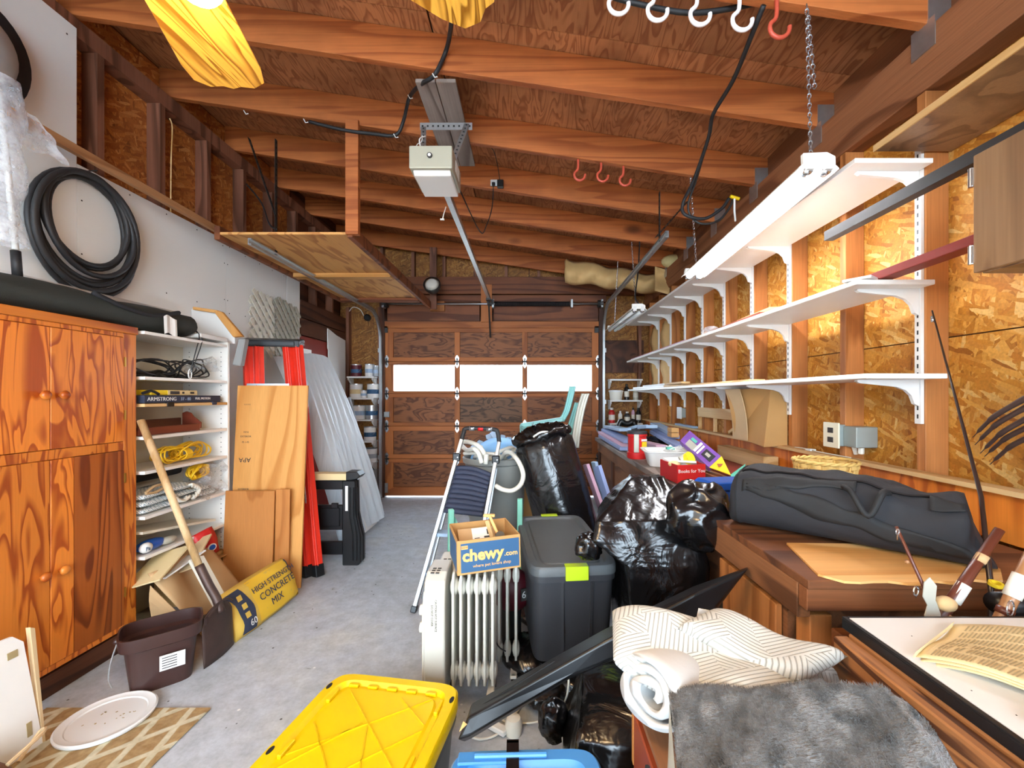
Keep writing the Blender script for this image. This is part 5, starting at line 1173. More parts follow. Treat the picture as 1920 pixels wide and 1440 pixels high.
# --- aluminium step stool
t = thing('step_stool', 'aluminium folding step stool with a black tread standing on the floor', 'step ladder', (-.5, 2.6, 0))
FL, FR = Vector((-.688, 2.56, .0)), Vector((-.36, 2.52, .0)); TL, TR = Vector((-.450, 2.90, 1.0)), Vector((-.195, 2.88, .985))
for a, b_ in ((FL, TL), (FR, TR)):
    part('rail', B().beam(a+(b_-a)*.03, b_, .024, .05, up=(0, 1, 0)), 'alu', t, bevel=.003)
    part('rail', B().beam(a+Vector((.02, .10, 0))+(b_-a)*.03, a.lerp(b_, .82)+Vector((.012, .06, 0)), .018, .03, up=(0, 1, 0)), 'alu', t, bevel=.003)
    part('foot', B().beam(a, a+(b_-a)*.035, .034, .06, up=(0, 1, 0)), 'black_plastic', t, bevel=.004)
    part('joint', B().cbox(a.lerp(b_, .89)+Vector((.0, -.018, 0)), .05, .03, .055), 'black_plastic', t, bevel=.006)
    part('rivet', B().lathe([(.007, 0), (.004, .004)], a.lerp(b_, .89)+Vector((.01, -.034, 0)), 10, RX(PI/2)), 'steel', t)
hp = [TL, TL+Vector((.012, .015, .05)), TL+Vector((.035, .02, .075)), TR+Vector((-.04, .02, .085)), TR+Vector((-.01, .015, .06)), TR]
part('handle_bar', B().tube(hp, .0145, 10, smooth=5), 'black_rubber', t, smooth=True)
mid = [hp[2].lerp(hp[3], f) for f in (.08, .28, .42, .62, .74, .96)]
part('handle_sleeve', B().tube(mid[:2], .0155, 10), 'alu', t, smooth=True); part('handle_sleeve', B().tube(mid[4:], .0155, 10), 'alu', t, smooth=True); part('handle_badge', B().tube(mid[2:4], .0155, 10), 'red_box', t, smooth=True)
q = B(); a, b_, c, d = (FL.lerp(TL, .83)+Vector((.02, -.02, 0)), FR.lerp(TR, .80)+Vector((-.015, -.02, 0)), FR.lerp(TR, .55)+Vector((-.018, -.03, 0)), FL.lerp(TL, .56)+Vector((.02, -.03, 0)))
def plat(u, v): p = a.lerp(b_, u).lerp(d.lerp(c, u), v); p.y -= .006*math.sin(v*60); p.z += .03*math.sin(u*PI)*(1-v)*.6; return p
q.grid(plat, 10, 60); part('tread', q, 'bag_blue', t, 'dark blue grey ribbed tread', smooth=True, solid=.018)
for f in (.20, .42): part('step', B().beam(FL.lerp(TL, f)+Vector((0, .03, 0)), FR.lerp(TR, f)+Vector((0, .03, 0)), .08, .022), 'pale_blue', t, bevel=.003)
part('side_label', B().beam(FR.lerp(TR, .55)+Vector((0, -.027, 0)), FR.lerp(TR, .83)+Vector((0, -.027, 0)), .014, .003, up=(0, 1, 0)), 'paper', t)

# --- trash can, hoses and blue drum
t = thing('trash_can', 'grey round plastic trash can behind the step stool', 'trash can', (-.24, 3.20, 0))
part('can_wall', B().lathe([(.175, .0), (.18, .02), (.20, .4), (.206, .41), (.214, .62), (.222, .63), (.228, .80), (.245, .81), (.248, .845), (.238, .85), (.215, .80), (.19, .4), (.17, .03), (.001, .03)], (-.24, 3.20, 0), 36), 'grey_can', t, smooth=2)
for s in (-1, 1): part('handle', B().tube([(-.24+s*.22, 3.13, .72), (-.24+s*.27, 3.14, .74), (-.24+s*.27, 3.26, .74), (-.24+s*.22, 3.27, .72)], .014, 8, smooth=3), 'grey_can', t)
t = thing('blue_drum_lid', 'pale blue round plastic drum ring standing in the trash can', 'drum lid', (-.22, 3.2, .6))
part('ring', B().lathe([(.185, 0), (.20, -.02), (.225, -.02), (.235, 0), (.235, .035), (.21, .04), (.185, .03)], (-.215, 3.25, .745), 40, RX(PI/2-.15)), 'blue_sky_plastic', t, smooth=2)
part('disc', B().lathe([(.19, .02), (.10, .026), (.001, .02)], (-.215, 3.25, .745), 30, RX(PI/2-.15)), 'dark_metal', t)
def hz(pts, Y, r=.0155, n=6): return B().tube([P(x, y, Y+dy) for x, y, dy in pts], r, 8, smooth=n)
t = thing('white_hose', 'white flexible hose looping out of the grey trash can', 'hose', (-.2, 3.0, .8))
part('hose_run', hz([(864, 828, .1), (880, 829, 0), (897, 836, -.08), (908, 850, -.08), (914, 864, 0), (918, 880, .1)], 3.0), 'offwhite', t, smooth=True)
part('hose_run', hz([(866, 836, .15), (876, 844, .05), (889, 842, -.08), (898, 852, -.1), (903, 868, -.1)], 3.0), 'offwhite', t, smooth=True)
part('hose_run', hz([(925, 862, .15), (940, 858, 0), (948, 849, -.1), (957, 849, -.15), (967, 858, -.25), (977, 875, -.30), (981, 893, -.32), (975, 910, -.32), (960, 920, -.32), (943, 918, -.32), (930, 911, -.28)], 3.05), 'offwhite', t, smooth=True)
part('hose_run', hz([(870, 850, .1), (900, 850, 0), (930, 852, 0), (950, 862, .1)], 3.05, .012), 'lattice', t, smooth=True)
for i in range(4):
    q = B(); q.tube([(-.23+.17*math.cos(a_)*(1-.08*i), 3.20+.14*math.sin(a_), .83+.02*i+.03*math.sin(2*a_+i)) for a_ in [k*PI/12 for k in range(25)]], .014, 7); part('hose_coil', q, 'offwhite', t, smooth=True)
part('hose_end', hz([(912, 852, 0), (911, 870, 0)], 2.9, .017, 1), 'offwhite', t, smooth=True)
random.seed(14)
t = thing('foam_scraps', 'pale blue torn foam scraps heaped behind the trash can', 'scraps', (-.2, 3.45, .9))
part('scrap_box', B().box(-.46, .05, 3.47, 3.66, 0, .80), 'cardboard', t)
for i, (px, py) in enumerate(((900, 832), (918, 820), (942, 822), (955, 826), (962, 832), (890, 838), (925, 815))):
    part('scrap', B().prism([(-.03, -.012), (.02, -.025), (.035, .012), (.01, .03), (-.025, .02)], 'Y', -.01, .01, Matrix.Translation(P(px, py, 3.5)) @ RY(rng(0, 6)) @ RX(rng(-.5, .5))), 'pale_blue', t)

# --- tall black bag
t = thing('trash_bag', 'tall black bag leaning upright, tied open at its top', 'garbage bag', (.36, 2.85, 0))
A0, A1 = Vector((.37, 2.84, .01)), Vector((.095, 2.92, 1.03)); ax = (A1-A0).normalized(); ux = Vector((1, 0, .27)).normalized(); ux = (ux-ax*ux.dot(ax)).normalized(); uy = ax.cross(ux)
loops = []; n = 40
for k in range(21):
    f = k/20; r = .19+.015*math.sin(f*PI)-(.05 if f > .96 else 0); c = A0.lerp(A1, f)
    loops.append([c+(ux*math.cos(a_)+uy*math.sin(a_))*r*(1+.035*mnoise.noise(Vector((math.cos(a_)*3, math.sin(a_)*3, f*3)))+.02*math.sin(9*a_+4*f)*(1 if f < .9 else 2)) for a_ in [2*PI*j/n for j in range(n)]])
part('bag_body', B().loft(loops), 'bag_plastic', t, smooth=True)
q = B().ball(A1+ax*.0, .19, 24, (1, .9, .28), M=(A1-A0).to_track_quat('Z', 'X').to_matrix().to_4x4()); rumple(q, 1, .04, 14, 3); part('crumpled_top', q, 'bag_plastic', t, smooth=True)
q = B()
for i in range(9):
    a_ = rng(0, 6.28); e = A1+ax*rng(.06, .10)+(ux*math.cos(a_)+uy*math.sin(a_))*rng(.03, .09); q.grid(lambda u, v: (A1+ax*.02+ux*(.02*(v-.5))).lerp(e+uy*(v-.5)*.05+ux*.012*math.sin(u*9+i), u), 5, 3)
part('knot_ears', q, 'bag_plastic', t, smooth=True, solid=.001)
part('white_rim', B().tube([A1+(ux*math.cos(a_)+uy*math.sin(a_))*.178+ax*(.012+.01*math.sin(a_*7)) for a_ in [-1.9+.16*k for k in range(16)]], .007, 5, smooth=2), 'white_plastic', t, smooth=True)
q = B().ball((.10, 2.62, .16), .19, 20, (.8, .6, .85)); rumple(q, 1, .03, 9, 6); solo('trash_bag', 'small black bag squeezed between the trash can and the tall leaning bag', 'garbage bag', q, 'bag_plastic', smooth=True)

# --- teal plastic chair lying behind
t = thing('plastic_chair', 'teal plastic garden chair tipped over in front of the garage door', 'chair', (.2, 3.5, 0))
def slat(pts, Y, w, m, nm='back_slat'):
    def f(u, v): i = u*(len(C_)-1); k = min(int(i), len(C_)-2); p = C_[k].lerp(C_[k+1], i-k); return p+Vector(((v-.5)*w, .02*math.sin(v*PI), 0))
    C_ = catmull([P(x, y, Y) for x, y in pts], 6); part(nm, B().grid(f, 30, 4), m, t, smooth=True, solid=.014)
slat([(1052, 790), (1062, 772), (1068, 750), (1074, 724)], 3.55, .045, 'teal'); slat([(1078, 840), (1083, 800), (1090, 765), (1098, 738)], 3.45, .06, 'gun_grey')
slat([(1062, 850), (1066, 815), (1075, 785), (1084, 755)], 3.62, .05, 'teal')
part('seat_rail', B().beam(P(976, 798, 3.5), P(1056, 786, 3.5), .05, .035), 'teal', t, bevel=.006); part('seat_rail', B().beam(P(980, 806, 3.55), P(1050, 800, 3.6), .02, .03), 'teal', t, bevel=.004)
for x in (978, 1050): part('leg', B().beam(P(x, 796, 3.5), P(x+4, 1036, 3.5), .05, .03), 'teal', t, bevel=.006)
part('arm_rest', B().beam(P(980, 800, 3.5), P(992, 815, 3.3), .05, .02), 'teal', t)
t = thing('mint_stand', 'mint green painted stand behind the orange shipping box', 'stand', (-.3, 2.2, 0))
for a, b_ in (((846, 955, 2.3), (842, 1245, 2.34)), ((975, 935, 2.45), (973, 1165, 2.45))):
    e = P(*b_); e.z = 0.001; part('leg', B().beam(e, P(*a), .028, .03), 'mint', t, bevel=.003)
part('gusset', B().hull([P(846, 955, 2.33), P(868, 1000, 2.33), P(846, 1040, 2.33)], [P(846, 955, 2.35), P(868, 1000, 2.35), P(846, 1040, 2.35)]), 'mint', t)

# --- blue lumber leaning on the bench
random.seed(6)
for i, (a, b_, w, l) in enumerate((((.47, 2.90, .82), (.70, 2.70, .02), .10, 'pale blue painted board leaning upright between the tall bag and bench'), ((.42, 3.10, .80), (.69, 3.0, .02), .09, 'violet grey board leaning behind the pale blue one'), ((.50, 2.55, .55), (.71, 2.5, .02), .12, 'dusty purple board leaning lowest against the bench front'), ((.52, 3.35, .78), (.70, 3.3, .02), .09, 'pale blue board leaning farthest back on the bench front'))):
    solo('board', l, 'board', B().beam(a, b_, w, .025, up=(1, .2, 0)), ['blue_board', 'pink_foam', 'blue_board', 'pale_blue'][i], group='painted boards leaning on the bench front', bevel=.002)
# --- boards heaped on the far bench
bp = [((1122, 817, 4.55), (1172, 853, 3.5), .10, 'blue_board'), ((1124, 811, 4.6), (1176, 840, 3.55), .09, 'pink_foam'), ((1136, 806, 4.6), (1180, 828, 3.7), .10, 'blue_board'), ((1142, 800, 4.6), (1172, 806, 4.0), .12, 'pale_blue'), ((1178, 806, 4.3), (1205, 799, 4.1), .14, 'pale_blue'),
      ((1205, 802, 4.0), (1222, 800, 3.7), .10, 'pale_blue'), ((1228, 795, 4.1), (1262, 812, 3.5), .09, 'pale_blue'), ((1226, 803, 4.1), (1264, 820, 3.45), .09, 'blue_board'), ((1226, 810, 4.0), (1276, 838, 3.1), .08, 'blue_board'), ((1190, 826, 4.0), (1240, 838, 3.2), .08, 'pink_foam'), ((1210, 835, 3.6), (1262, 842, 3.1), .07, 'pale_blue')]
lb = ['long violet blue board lowest at the left end of the bench heap', 'pinkish board second from the bottom at the bench far end', 'blue board third in the far left heap on the bench', 'short pale blue block on top of the far left heap', 'pale blue board lying crosswise at the back of the bench', 'pale blue offcut tilted beside the backsplash', 'top board of the stacked pair by the backsplash', 'lower board of the stacked pair by the backsplash', 'long blue board sloping toward the purple package', 'pink grey board lying behind the white tray', 'short pale board lying just behind the white tray']
for (a, b_, w, m), l in zip(bp, lb):
    A_, B_ = P(*a), P(*b_)
    for v in (A_, B_): v.z = max(v.z, .862); v.x = min(max(v.x, .80), 1.38)
    solo('board', l, 'board', B().beam(A_, B_, w, .028), m, group='painted boards heaped on the far bench', bevel=.002)
for i in range(2): solo('board', ['cut board end showing bare brown wood by the backsplash', 'lower brown cut board end by the backsplash'][i], 'board', B().cbox(P(1262, 806+9*i, 3.42), .06, .10, .035), 'cardboard', bevel=.002)
q = B().ball((1.12, 3.75, .88), .12, 16, (1.1, 1.3, .45)); rumple(q, 1, .02, 12, 4); solo('black_bag', 'small black plastic bag under the boards on the bench', 'plastic bag', q, 'bag_plastic', smooth=True)
t = thing('plastic_yoke', 'black moulded plastic handle lying at the far end of the bench', 'handle', (1.2, 4.5, .84)); part('handle_loop', B().tube([P(1158, 806, 4.6), P(1164, 790, 4.6), P(1172, 794, 4.6), P(1180, 794, 4.6), P(1188, 790, 4.6), P(1192, 806, 4.6)], .03, 8, smooth=4), 'black_plastic', t, smooth=True)

# --- things on the bench
t = thing('coffee_can', 'red plastic coffee can with a yellow label on the bench edge', 'coffee can', (.80, 3.13, .841))
part('can_body', B().lathe([(.068, 0), (.072, .01), (.072, .045), (.066, .05), (.066, .16), (.072, .165), (.072, .18)], (.80, 3.13, .841), 24), 'red_box', t, smooth=2); part('lid', B().lathe([(.073, .18), (.075, .195), (.07, .20)], (.80, 3.13, .841), 24), 'charcoal', t, smooth=2)
part('grip_strip', B().box(-.018, .018, -.073, -.066, .05, .18, Matrix.Translation((.785, 3.13, .841)) @ RZ(-.1)), 'gun_grey', t, bevel=.003)
part('label', B().box(-.02, .025, -.070, -.066, .075, .125, Matrix.Translation((.80, 3.13, .841)) @ RZ(.55)), 'yellow_print', t); part('label_band', B().box(-.02, .03, -.070, -.066, .13, .145, Matrix.Translation((.80, 3.13, .841)) @ RZ(.5)), 'white_paint', t)
t = thing('white_tray', 'white plastic tray basket full of oddments on the bench', 'tray', (.93, 2.85, .841))
Mt = Matrix.Translation((.94, 2.82, .842)) @ RZ(-.12)
def rr(rx, ry, z, M=Mt, n=32, e=.35): return [M @ Vector((*sup(2*PI*k/n, rx, ry, e), z)) for k in range(n)]
part('tray_wall', B().loft([rr(.14, .10, 0), rr(.165, .125, .09), rr(.185, .145, .095), rr(.185, .145, .10), rr(.16, .12, .098), rr(.135, .095, .008)], cap=False), 'white_plastic', t, smooth=2)
part('tray_floor', B().loft([rr(.14, .10, .004), rr(.14, .10, .008)]), 'white_plastic', t)
q = B(); random.seed(30)
for i in range(14): q.cbox(Mt @ Vector((rng(-.11, .11), rng(-.08, .08), rng(.05, .10))), rng(.02, .07), rng(.02, .05), .01, Euler((rng(-.6, .6), rng(-.6, .6), rng(0, 3))).to_matrix().to_4x4())
part('oddments', q, 'paper', t, kind='stuff')
part('cable_loops', B().tube([Mt @ Vector((.03+.05*math.cos(a_), .02+.05*math.sin(a_), .11+.01*math.sin(3*a_))) for a_ in [k*PI/8 for k in range(26)]], .004, 5), 'white_plastic', t); part('blue_bit', B().cbox(Mt @ Vector((.0, .0, .11)), .05, .03, .015), 'teal_print', t)
t = thing('red_gift_box', 'open red cardboard box with white script lettering on the bench', 'box', (.84, 2.25, .841))
Rb = Matrix.Translation((.825, 2.27, .842))
a, b_, c, d = Vector((.665, 2.28, 0)), Vector((.775, 2.18, 0)), Vector((.925, 2.24, 0)), Vector((.88, 2.42, 0))
a = Vector((.752, 2.42, 0)); b_ = Vector((.775, 2.21, 0)); c = Vector((.93, 2.24, 0)); d = Vector((.915, 2.45, 0))
def wall(p, q_, z0, z1, m, nm='side', th=.004): part(nm, B().beam(p+Vector((0, 0, (z0+z1)/2)), q_+Vector((0, 0, (z0+z1)/2)), th, z1-z0), m, t)
for p, q_ in ((a, b_), (b_, c), (c, d), (d, a)): wall(p, q_, .843, .938, 'red_box')
part('box_floor', B().hull([v+Vector((0, 0, .842)) for v in (a, b_, c, d)], [v+Vector((0, 0, .846)) for v in (a, b_, c, d)]), 'cardboard', t)
text('Books for You', .026, frame((b_+c)/2+Vector((.0, -.0045, .905)), c-b_, (0, 0, 1)), 'white_paint', t)
random.seed(31)
part('papers', B().cbox((.83, 2.34, .93), .11, .15, .012, RZ(.3) @ RX(.2)).cbox((.86, 2.30, .935), .09, .10, .01, RZ(-.4) @ RX(-.3)), 'paper', t); part('cloth', B().ball((.79, 2.30, .93), .035, 12, (1, 1, .5)), 'newsprint', t, smooth=True)
part('tape_roll', B().lathe([(.018, 0), (.032, 0), (.032, .03), (.018, .03)], (.855, 2.30, .955), 18, RX(.9) @ RY(.5)), 'yellow_print', t, smooth=2); part('glass_jar', B().lathe([(.02, 0), (.022, .05), (.015, .055)], (.82, 2.30, .95), 14, RY(1.1)), 'gun_grey', t, smooth=2)
t = thing('purple_package', 'long purple printed cardboard package lying slanted on the bench', 'package', (1.05, 2.6, .88))
A_, B_, C_, D_ = P(1275, 826, 2.80), P(1293, 807, 2.85), P(1353, 856, 2.35), P(1330, 877, 2.30); dn = Vector((.0, .005, -.022))
part('carton', B().hull([A_+dn, B_+dn, C_+dn, D_+dn], [A_, B_, C_, D_]), 'purple_print', t, bevel=.001)
def onq(u0, u1, v0, v1, m, nm='print_block'):
    f = lambda u, v: A_.lerp(B_, v).lerp(D_.lerp(C_, v), u)+Vector((0, -.0006, .0014)); part(nm, B().hull([f(u0, v0), f(u0, v1), f(u1, v1), f(u1, v0)], [f(u0, v0)+Vector((0, 0, .001)), f(u0, v1)+Vector((0, 0, .001)), f(u1, v1)+Vector((0, 0, .001)), f(u1, v0)+Vector((0, 0, .001))]), m, t)
for a_ in ((.18, .45, .05, .5, 'gun_grey'), (.2, .38, .55, .75, 'teal_print'), (.45, .52, .1, .85, 'white_paint'), (.55, .60, .1, .8, 'white_paint'), (.66, .92, .25, .75, 'charcoal'), (.72, .84, .4, .6, 'gun_grey')): onq(*a_)
E_ = P(1370, 891, 2.12); F_ = P(1345, 888, 2.14)
part('yellow_flap', B().hull([D_, C_, E_], [D_+Vector((0, 0, .003)), C_+Vector((0, 0, .003)), E_+Vector((0, 0, .003))]), 'yellow_print', t); part('warning_mark', B().cbox((D_+C_+E_)/3+Vector((0, -.004, .006)), .03, .02, .002, RX(.6)), 'red_brown', t)
part('teal_flap', B().hull([E_, P(1398, 871, 2.2), P(1395, 880, 2.12), P(1372, 901, 2.02)], [v+Vector((0, 0, .004)) for v in (E_, P(1398, 871, 2.2), P(1395, 880, 2.12), P(1372, 901, 2.02))]), 'teal_print', t)
solo('wood_block', 'short thick square timber on the bench against the backsplash', 'timber', B().box(1.375, 1.464, 2.49, 3.10, .853, .942), 'light_wood', bevel=.004)
solo('brown_slat', 'brown wooden slat lying under the purple package', 'board', B().beam((.97, 2.45, .862), (1.02, 2.05, .862), .05, .03), 'bench_wood')
solo('paper_sheet', 'crumpled clear wrapper lying on the red bench top', 'wrapper', B().grid(lambda u, v: (1.02+.16*u, 1.86+.16*v, .87+.02*math.sin(9*u+5*v)), 8, 8), 'clear_bag', smooth=True)
t = thing('blue_case', 'blue plastic tool case with a barcode sticker beside the duffel bag', 'tool case', (.84, 1.85, .841))
Mc2 = Matrix.Translation((.845, 1.85, .842)) @ RZ(.15)
part('case_body', B().box(-.10, .12, -.06, .06, 0, .055, Mc2), 'blue_plastic', t, bevel=.01, seg=2); part('case_lid', B().prism([(-.105, .057), (.125, .057), (.125, .075), (.10, .092), (-.08, .092), (-.105, .075)], 'Y', -.065, .065, Mc2), 'blue_plastic', t, bevel=.004)
part('sticker', B().box(-.052, -.030, -.0615, -.0605, .02, .045, Mc2), 'white_paint', t); part('barcode', B().box(.0, .06, -.0615, -.0605, .02, .045, Mc2), 'ink', t)
for i in range(7): part('vent_dot', B().box(.0+.009*i, .004+.009*i, -.066, -.0652, .065, .069, Mc2), 'ink', t)
solo('ply_offcut', 'pale wooden offcut lying behind the blue tool case', 'board', B().box(.77, .95, 1.93, 2.10, .842, .86), 'light_wood', bevel=.002)
# wicker basket
t = thing('wicker_basket', 'small round woven wicker basket on the red bench top', 'basket', (1.225, 1.76, .853)); cx, cy, z0 = 1.225, 1.76, .854; H_ = .175
def br(z): return .082+.03*(z/H_)
for k in range(28):
    a_ = 2*PI*k/28; q = B(); q.tube([(cx+(br(z)+.0)*math.cos(a_), cy+br(z)*math.sin(a_), z0+z) for z in (0, .06, .12, H_-.01)], .004, 5); part('stake', q, 'wicker', t)
for j in range(9):
    z = .012+j*.0185; q = B(); n = 112; loops = []
    for i in range(n):
        a_ = 2*PI*i/n; r = br(z)+.0045*(1 if j % 2 else -1)*math.cos(14*a_); loops.append([Vector((cx+(r+d_)*math.cos(a_), cy+(r+d_)*math.sin(a_), z0+z+h_)) for d_, h_ in ((-.0015, -.0075), (.0015, -.0075), (.0015, .0075), (-.0015, .0075))])
    loops.append(loops[0]); q.loft(loops, cap=False); part('weaver', q, 'wicker', t)
q = B()
for s in (0, PI): q.tube([(cx+(br(H_)+.004*math.cos(a_*12+s))*math.cos(a_), cy+(br(H_)+.004*math.cos(a_*12+s))*math.sin(a_), z0+H_+.004*math.sin(a_*12+s)) for a_ in [2*PI*k/96 for k in range(97)]], .005, 6)
part('rim', q, 'wicker', t, smooth=True); part('base', B().lathe([(.08, 0), (.08, .004)], (cx, cy, z0), 24), 'wicker', t)
solo('thin_wire', 'thin pale wire lying along the ledge behind the basket', 'wire', B().tube([(1.47, 2.35, 1.014), (1.46, 2.25, 1.02), (1.47, 2.15, 1.014), (1.475, 1.95, 1.014)], .003, 5, smooth=4), 'offwhite')
solo('ear_plug', 'small white plug lying on the backsplash ledge', 'plug', B().box(1.455, 1.485, 2.20, 2.24, 1.0125, 1.022), 'white_plastic')

# --- duffel bag
t = thing('duffel_bag', 'long black fabric duffel bag lying on the cabinet bench', 'duffel bag', (.95, 1.35, .84))
S0, S1 = Vector((.765, 1.585, 0)), Vector((1.215, 1.165, 0)); dd = (S1-S0).normalized(); nn = Vector((-dd.y, dd.x, 0)); nn = nn if nn.x > 0 else -nn
def duf(s, a_):                              # s 0..1 along, a_ round the section
    e = 1-max(0, (.06-s)/.06)**2*.55-max(0, (s-.97)/.03)**2*.35; hw = .118*e; hh = (.088+.014*math.sin(s*PI)+.006*math.sin(s*7))*e
    x, z = sup(a_, hw, hh, .75); c = S0.lerp(S1, s)
    sag = .016*mnoise.noise(Vector((s*9, math.cos(a_)*2, math.sin(a_)*2)))+.016*max(0, math.sin(a_))*math.sin(s*11+1.2)*.6
    p = c+nn*(x*(1+.03*math.sin(s*20+a_*3))); p.z = .843+hh+z+sag*(1 if z > -hh*.5 else 0); 
    if z < 0 and s > .6: p += dd*(.045*(s-.6)/.4)*(-z/hh)
    return p
part('bag_body', B().loft([[duf(k/40, 2*PI*j/40) for j in range(40)] for k in range(41)]), 'black_fabric', t, smooth=True)
def band(s0, s1, a0_, a1_, nm='strap', w=.0035, m='black_matte'):
    def f(u, v):
        s = s0+(s1-s0)*u; a_ = a0_+(a1_-a0_)*u+(v-.5)*.42; p = duf(s, a_); q_ = S0.lerp(S1, s); c = Vector((q_.x, q_.y, .93)); return p+(p-c).normalized()*w
    part(nm, B().grid(f, 40, 4), m, t, smooth=True, solid=.003)
band(.12, .96, 2.75, 3.55); band(.10, .60, 2.75, 2.2); part('zip', B().tube([duf(s, 2.05)+Vector((0, 0, .003)) for s in [.08+.02*k for k in range(44)]], .004, 5), 'black_plastic', t)
part('handle_loop', B().tube([duf(.55, 2.3), duf(.58, 2.6)+Vector((-.02, -.03, .02)), duf(.64, 3.0)+Vector((-.02, -.035, .0)), duf(.70, 2.6)+Vector((-.015, -.02, .02)), duf(.72, 2.2)], .009, 6, smooth=6), 'black_matte', t, smooth=True)
part('end_pocket', B().grid(lambda u, v: duf(.86+.11*u, 2.1+.5*v)+Vector((-.004, -.004, .006)), 6, 8), 'black_matte', t, smooth=True, solid=.003)
part('seam', B().tube([duf(.065, 2*PI*k/30) for k in range(31)], .003, 5), 'black_matte', t)

# --- big black bags by the bench
q = B().loft([[Vector(p) for p in l] for l in (
    [(.43, 1.76, .0), (.72, 1.76, .0), (.72, 2.16, .0), (.43, 2.16, .0)], [(.42, 1.74, .45), (.73, 1.74, .45), (.73, 2.18, .45), (.42, 2.18, .45)],
    [(.40, 1.73, .60), (.735, 1.73, .60), (.735, 2.18, .62), (.40, 2.18, .62)], [(.27, 1.76, .70), (.72, 1.75, .68), (.73, 2.18, .72), (.36, 2.18, .72)], [(.29, 1.79, .77), (.69, 1.79, .775), (.70, 2.16, .80), (.40, 2.16, .80)], [(.50, 2.06, .90), (.655, 2.06, .905), (.65, 2.14, .90), (.51, 2.14, .90)])])
rumple(q, 16, .008, 4, 1, (6, 1.2, .8)); solo('trash_bag', 'large shiny black bag stretched over a box in front of the bench', 'garbage bag', q, 'bag_plastic', smooth=True)
q = B().ball((.665, 1.665, .83), .125, 32, (.95, .62, 1.0)); rumple(q, 1, .035, 8, 2); solo('trash_bag', 'crumpled black bag wedged between the big bag and the bench corner', 'garbage bag', q, 'bag_plastic', smooth=True)
q = B().ball((.255, 1.80, .66), .05, 20, (1, .8, 1.0)); rumple(q, 1, .02, 20, 9); solo('bag_knot', 'crumpled black bag end hanging over the grey tote lid', 'plastic bag', q, 'bag_plastic', smooth=True)

# --- totes
def tote(name, label, M, w, l, h, z0, lidm, bodym, top_h=.04, ribs=4, taper=.88):
    t = thing(name, label, 'storage tote', M @ Vector((0, 0, z0)))
    def ring_(rx, ry, z, e=.22, n=48): return [M @ Vector((*sup(2*PI*k/n+.0001, rx, ry, e), z)) for k in range(n)]
    zt = z0+h
    part('bin', B().loft([ring_(w/2*taper, l/2*taper, z0), ring_(w/2*.95, l/2*.96, zt-top_h-.03), ring_(w/2*.985, l/2*.985, zt-top_h-.028), ring_(w/2*.985, l/2*.985, zt-top_h)]), bodym, t, smooth=2)
    part('lid', B().loft([ring_(w/2, l/2, zt-top_h), ring_(w/2, l/2, zt-.008), ring_(w/2-.006, l/2-.006, zt), ring_(w/2-.035, l/2-.035, zt), ring_(w/2-.045, l/2-.045, zt-.014), ring_(w/2-.06, l/2-.06, zt-.014), ring_(w/2-.066, l/2-.066, zt-.006), ring_(w/4, l/4, zt-.006)]), lidm, t, smooth=2)
    return t, zt
Mg = Matrix.Translation((.165, 2.235, 0)) @ RZ(.10)
tg, zt = tote('storage_tote', 'charcoal storage tote with lime green latches behind the oil heaters', Mg, .40, .80, .43, .13, 'grey_lid', 'charcoal')
for s in (-1, 1): part('latch', B().prism([(.0, zt-.055), (s*.012, zt-.055), (s*.012, zt+.006), (-s*.03, zt+.006), (-s*.03, zt+.001), (0, zt+.001)], 'X', -.045, .055, Mg @ Matrix.Translation((0, s*.402, 0))), 'lime', tg, 'lime green latch', bevel=.002)
for x in (-.05, .07): part('rib', B().beam(Mg @ Vector((x, -.362, .17)), Mg @ Vector((x*1.1, -.388, .50)), .012, .01), 'charcoal', tg)
q = B(); 
for i, (x, y, z, r) in enumerate(((.02, 2.05, .05, .14), (.25, 2.15, .05, .16), (.10, 2.45, .05, .15), (.22, 1.85, .05, .10), (.05, 1.78, .06, .09))): q.ball((x, y, z+.01), r, 20, (1, 1, .42))
rumple(q, 1, .02, 12, 5); solo('trash_bag', 'flattened black bag on the floor squashed under the charcoal tote', 'garbage bag', q, 'bag_plastic', smooth=True)
My = Matrix.Translation((-.508, 1.165, 0)) @ RZ(-.155)
ty, zt = tote('storage_tote', 'black storage tote with bright yellow lid in the foreground', My, .475, .70, .30, 0, 'yellow_plastic', 'black_plastic', .045)
for a_, b_ in (((-.14, .27), (.17, -.02)), ((.15, .27), (-.17, .0)), ((-.17, .12), (.10, -.16)), ((.17, .14), (-.10, -.14)), ((.0, .13), (.17, -.28)), ((-.02, .14), (-.17, -.05)), ((-.17, -.05), (.1, -.3)), ((.05, .26), (.17, .16))):
    part('lid_rib', B().beam(My @ Vector((*a_, zt-.0045)), My @ Vector((*b_, zt-.0045)), .004, .003), 'yellow_groove', ty)
for i in range(5):
    part('rim_lug', B().box(-.16+.07*i, -.125+.07*i, .29, .302, zt-.014, zt-.002, My), 'yellow_plastic', ty, bevel=.002)
for s in (-1, 1):
    for y in (.24, .02, -.2): part('rim_lug', B().box(s*.185-.006, s*.185+.006, y-.03, y+.03, zt-.014, zt-.002, My), 'yellow_plastic', ty, bevel=.002)
for x, y in ((-.219, .27), (.219, .27), (-.219, .0), (.219, -.05)): part('slot', B().lathe([(.007, -.002), (.007, .0012)], My @ Vector((x, y, zt)), 14, My.to_3x3().to_4x4(), sy=2.2), 'black_matte', ty)
Mb_ = Matrix.Translation((.0, .80, 0)) @ RZ(.03)
tb, zt = tote('storage_tote', 'storage tote with sky blue lid at the bottom edge of the photo', Mb_, .36, .50, .43, 0, 'blue_lid', 'grey_lid', .05)
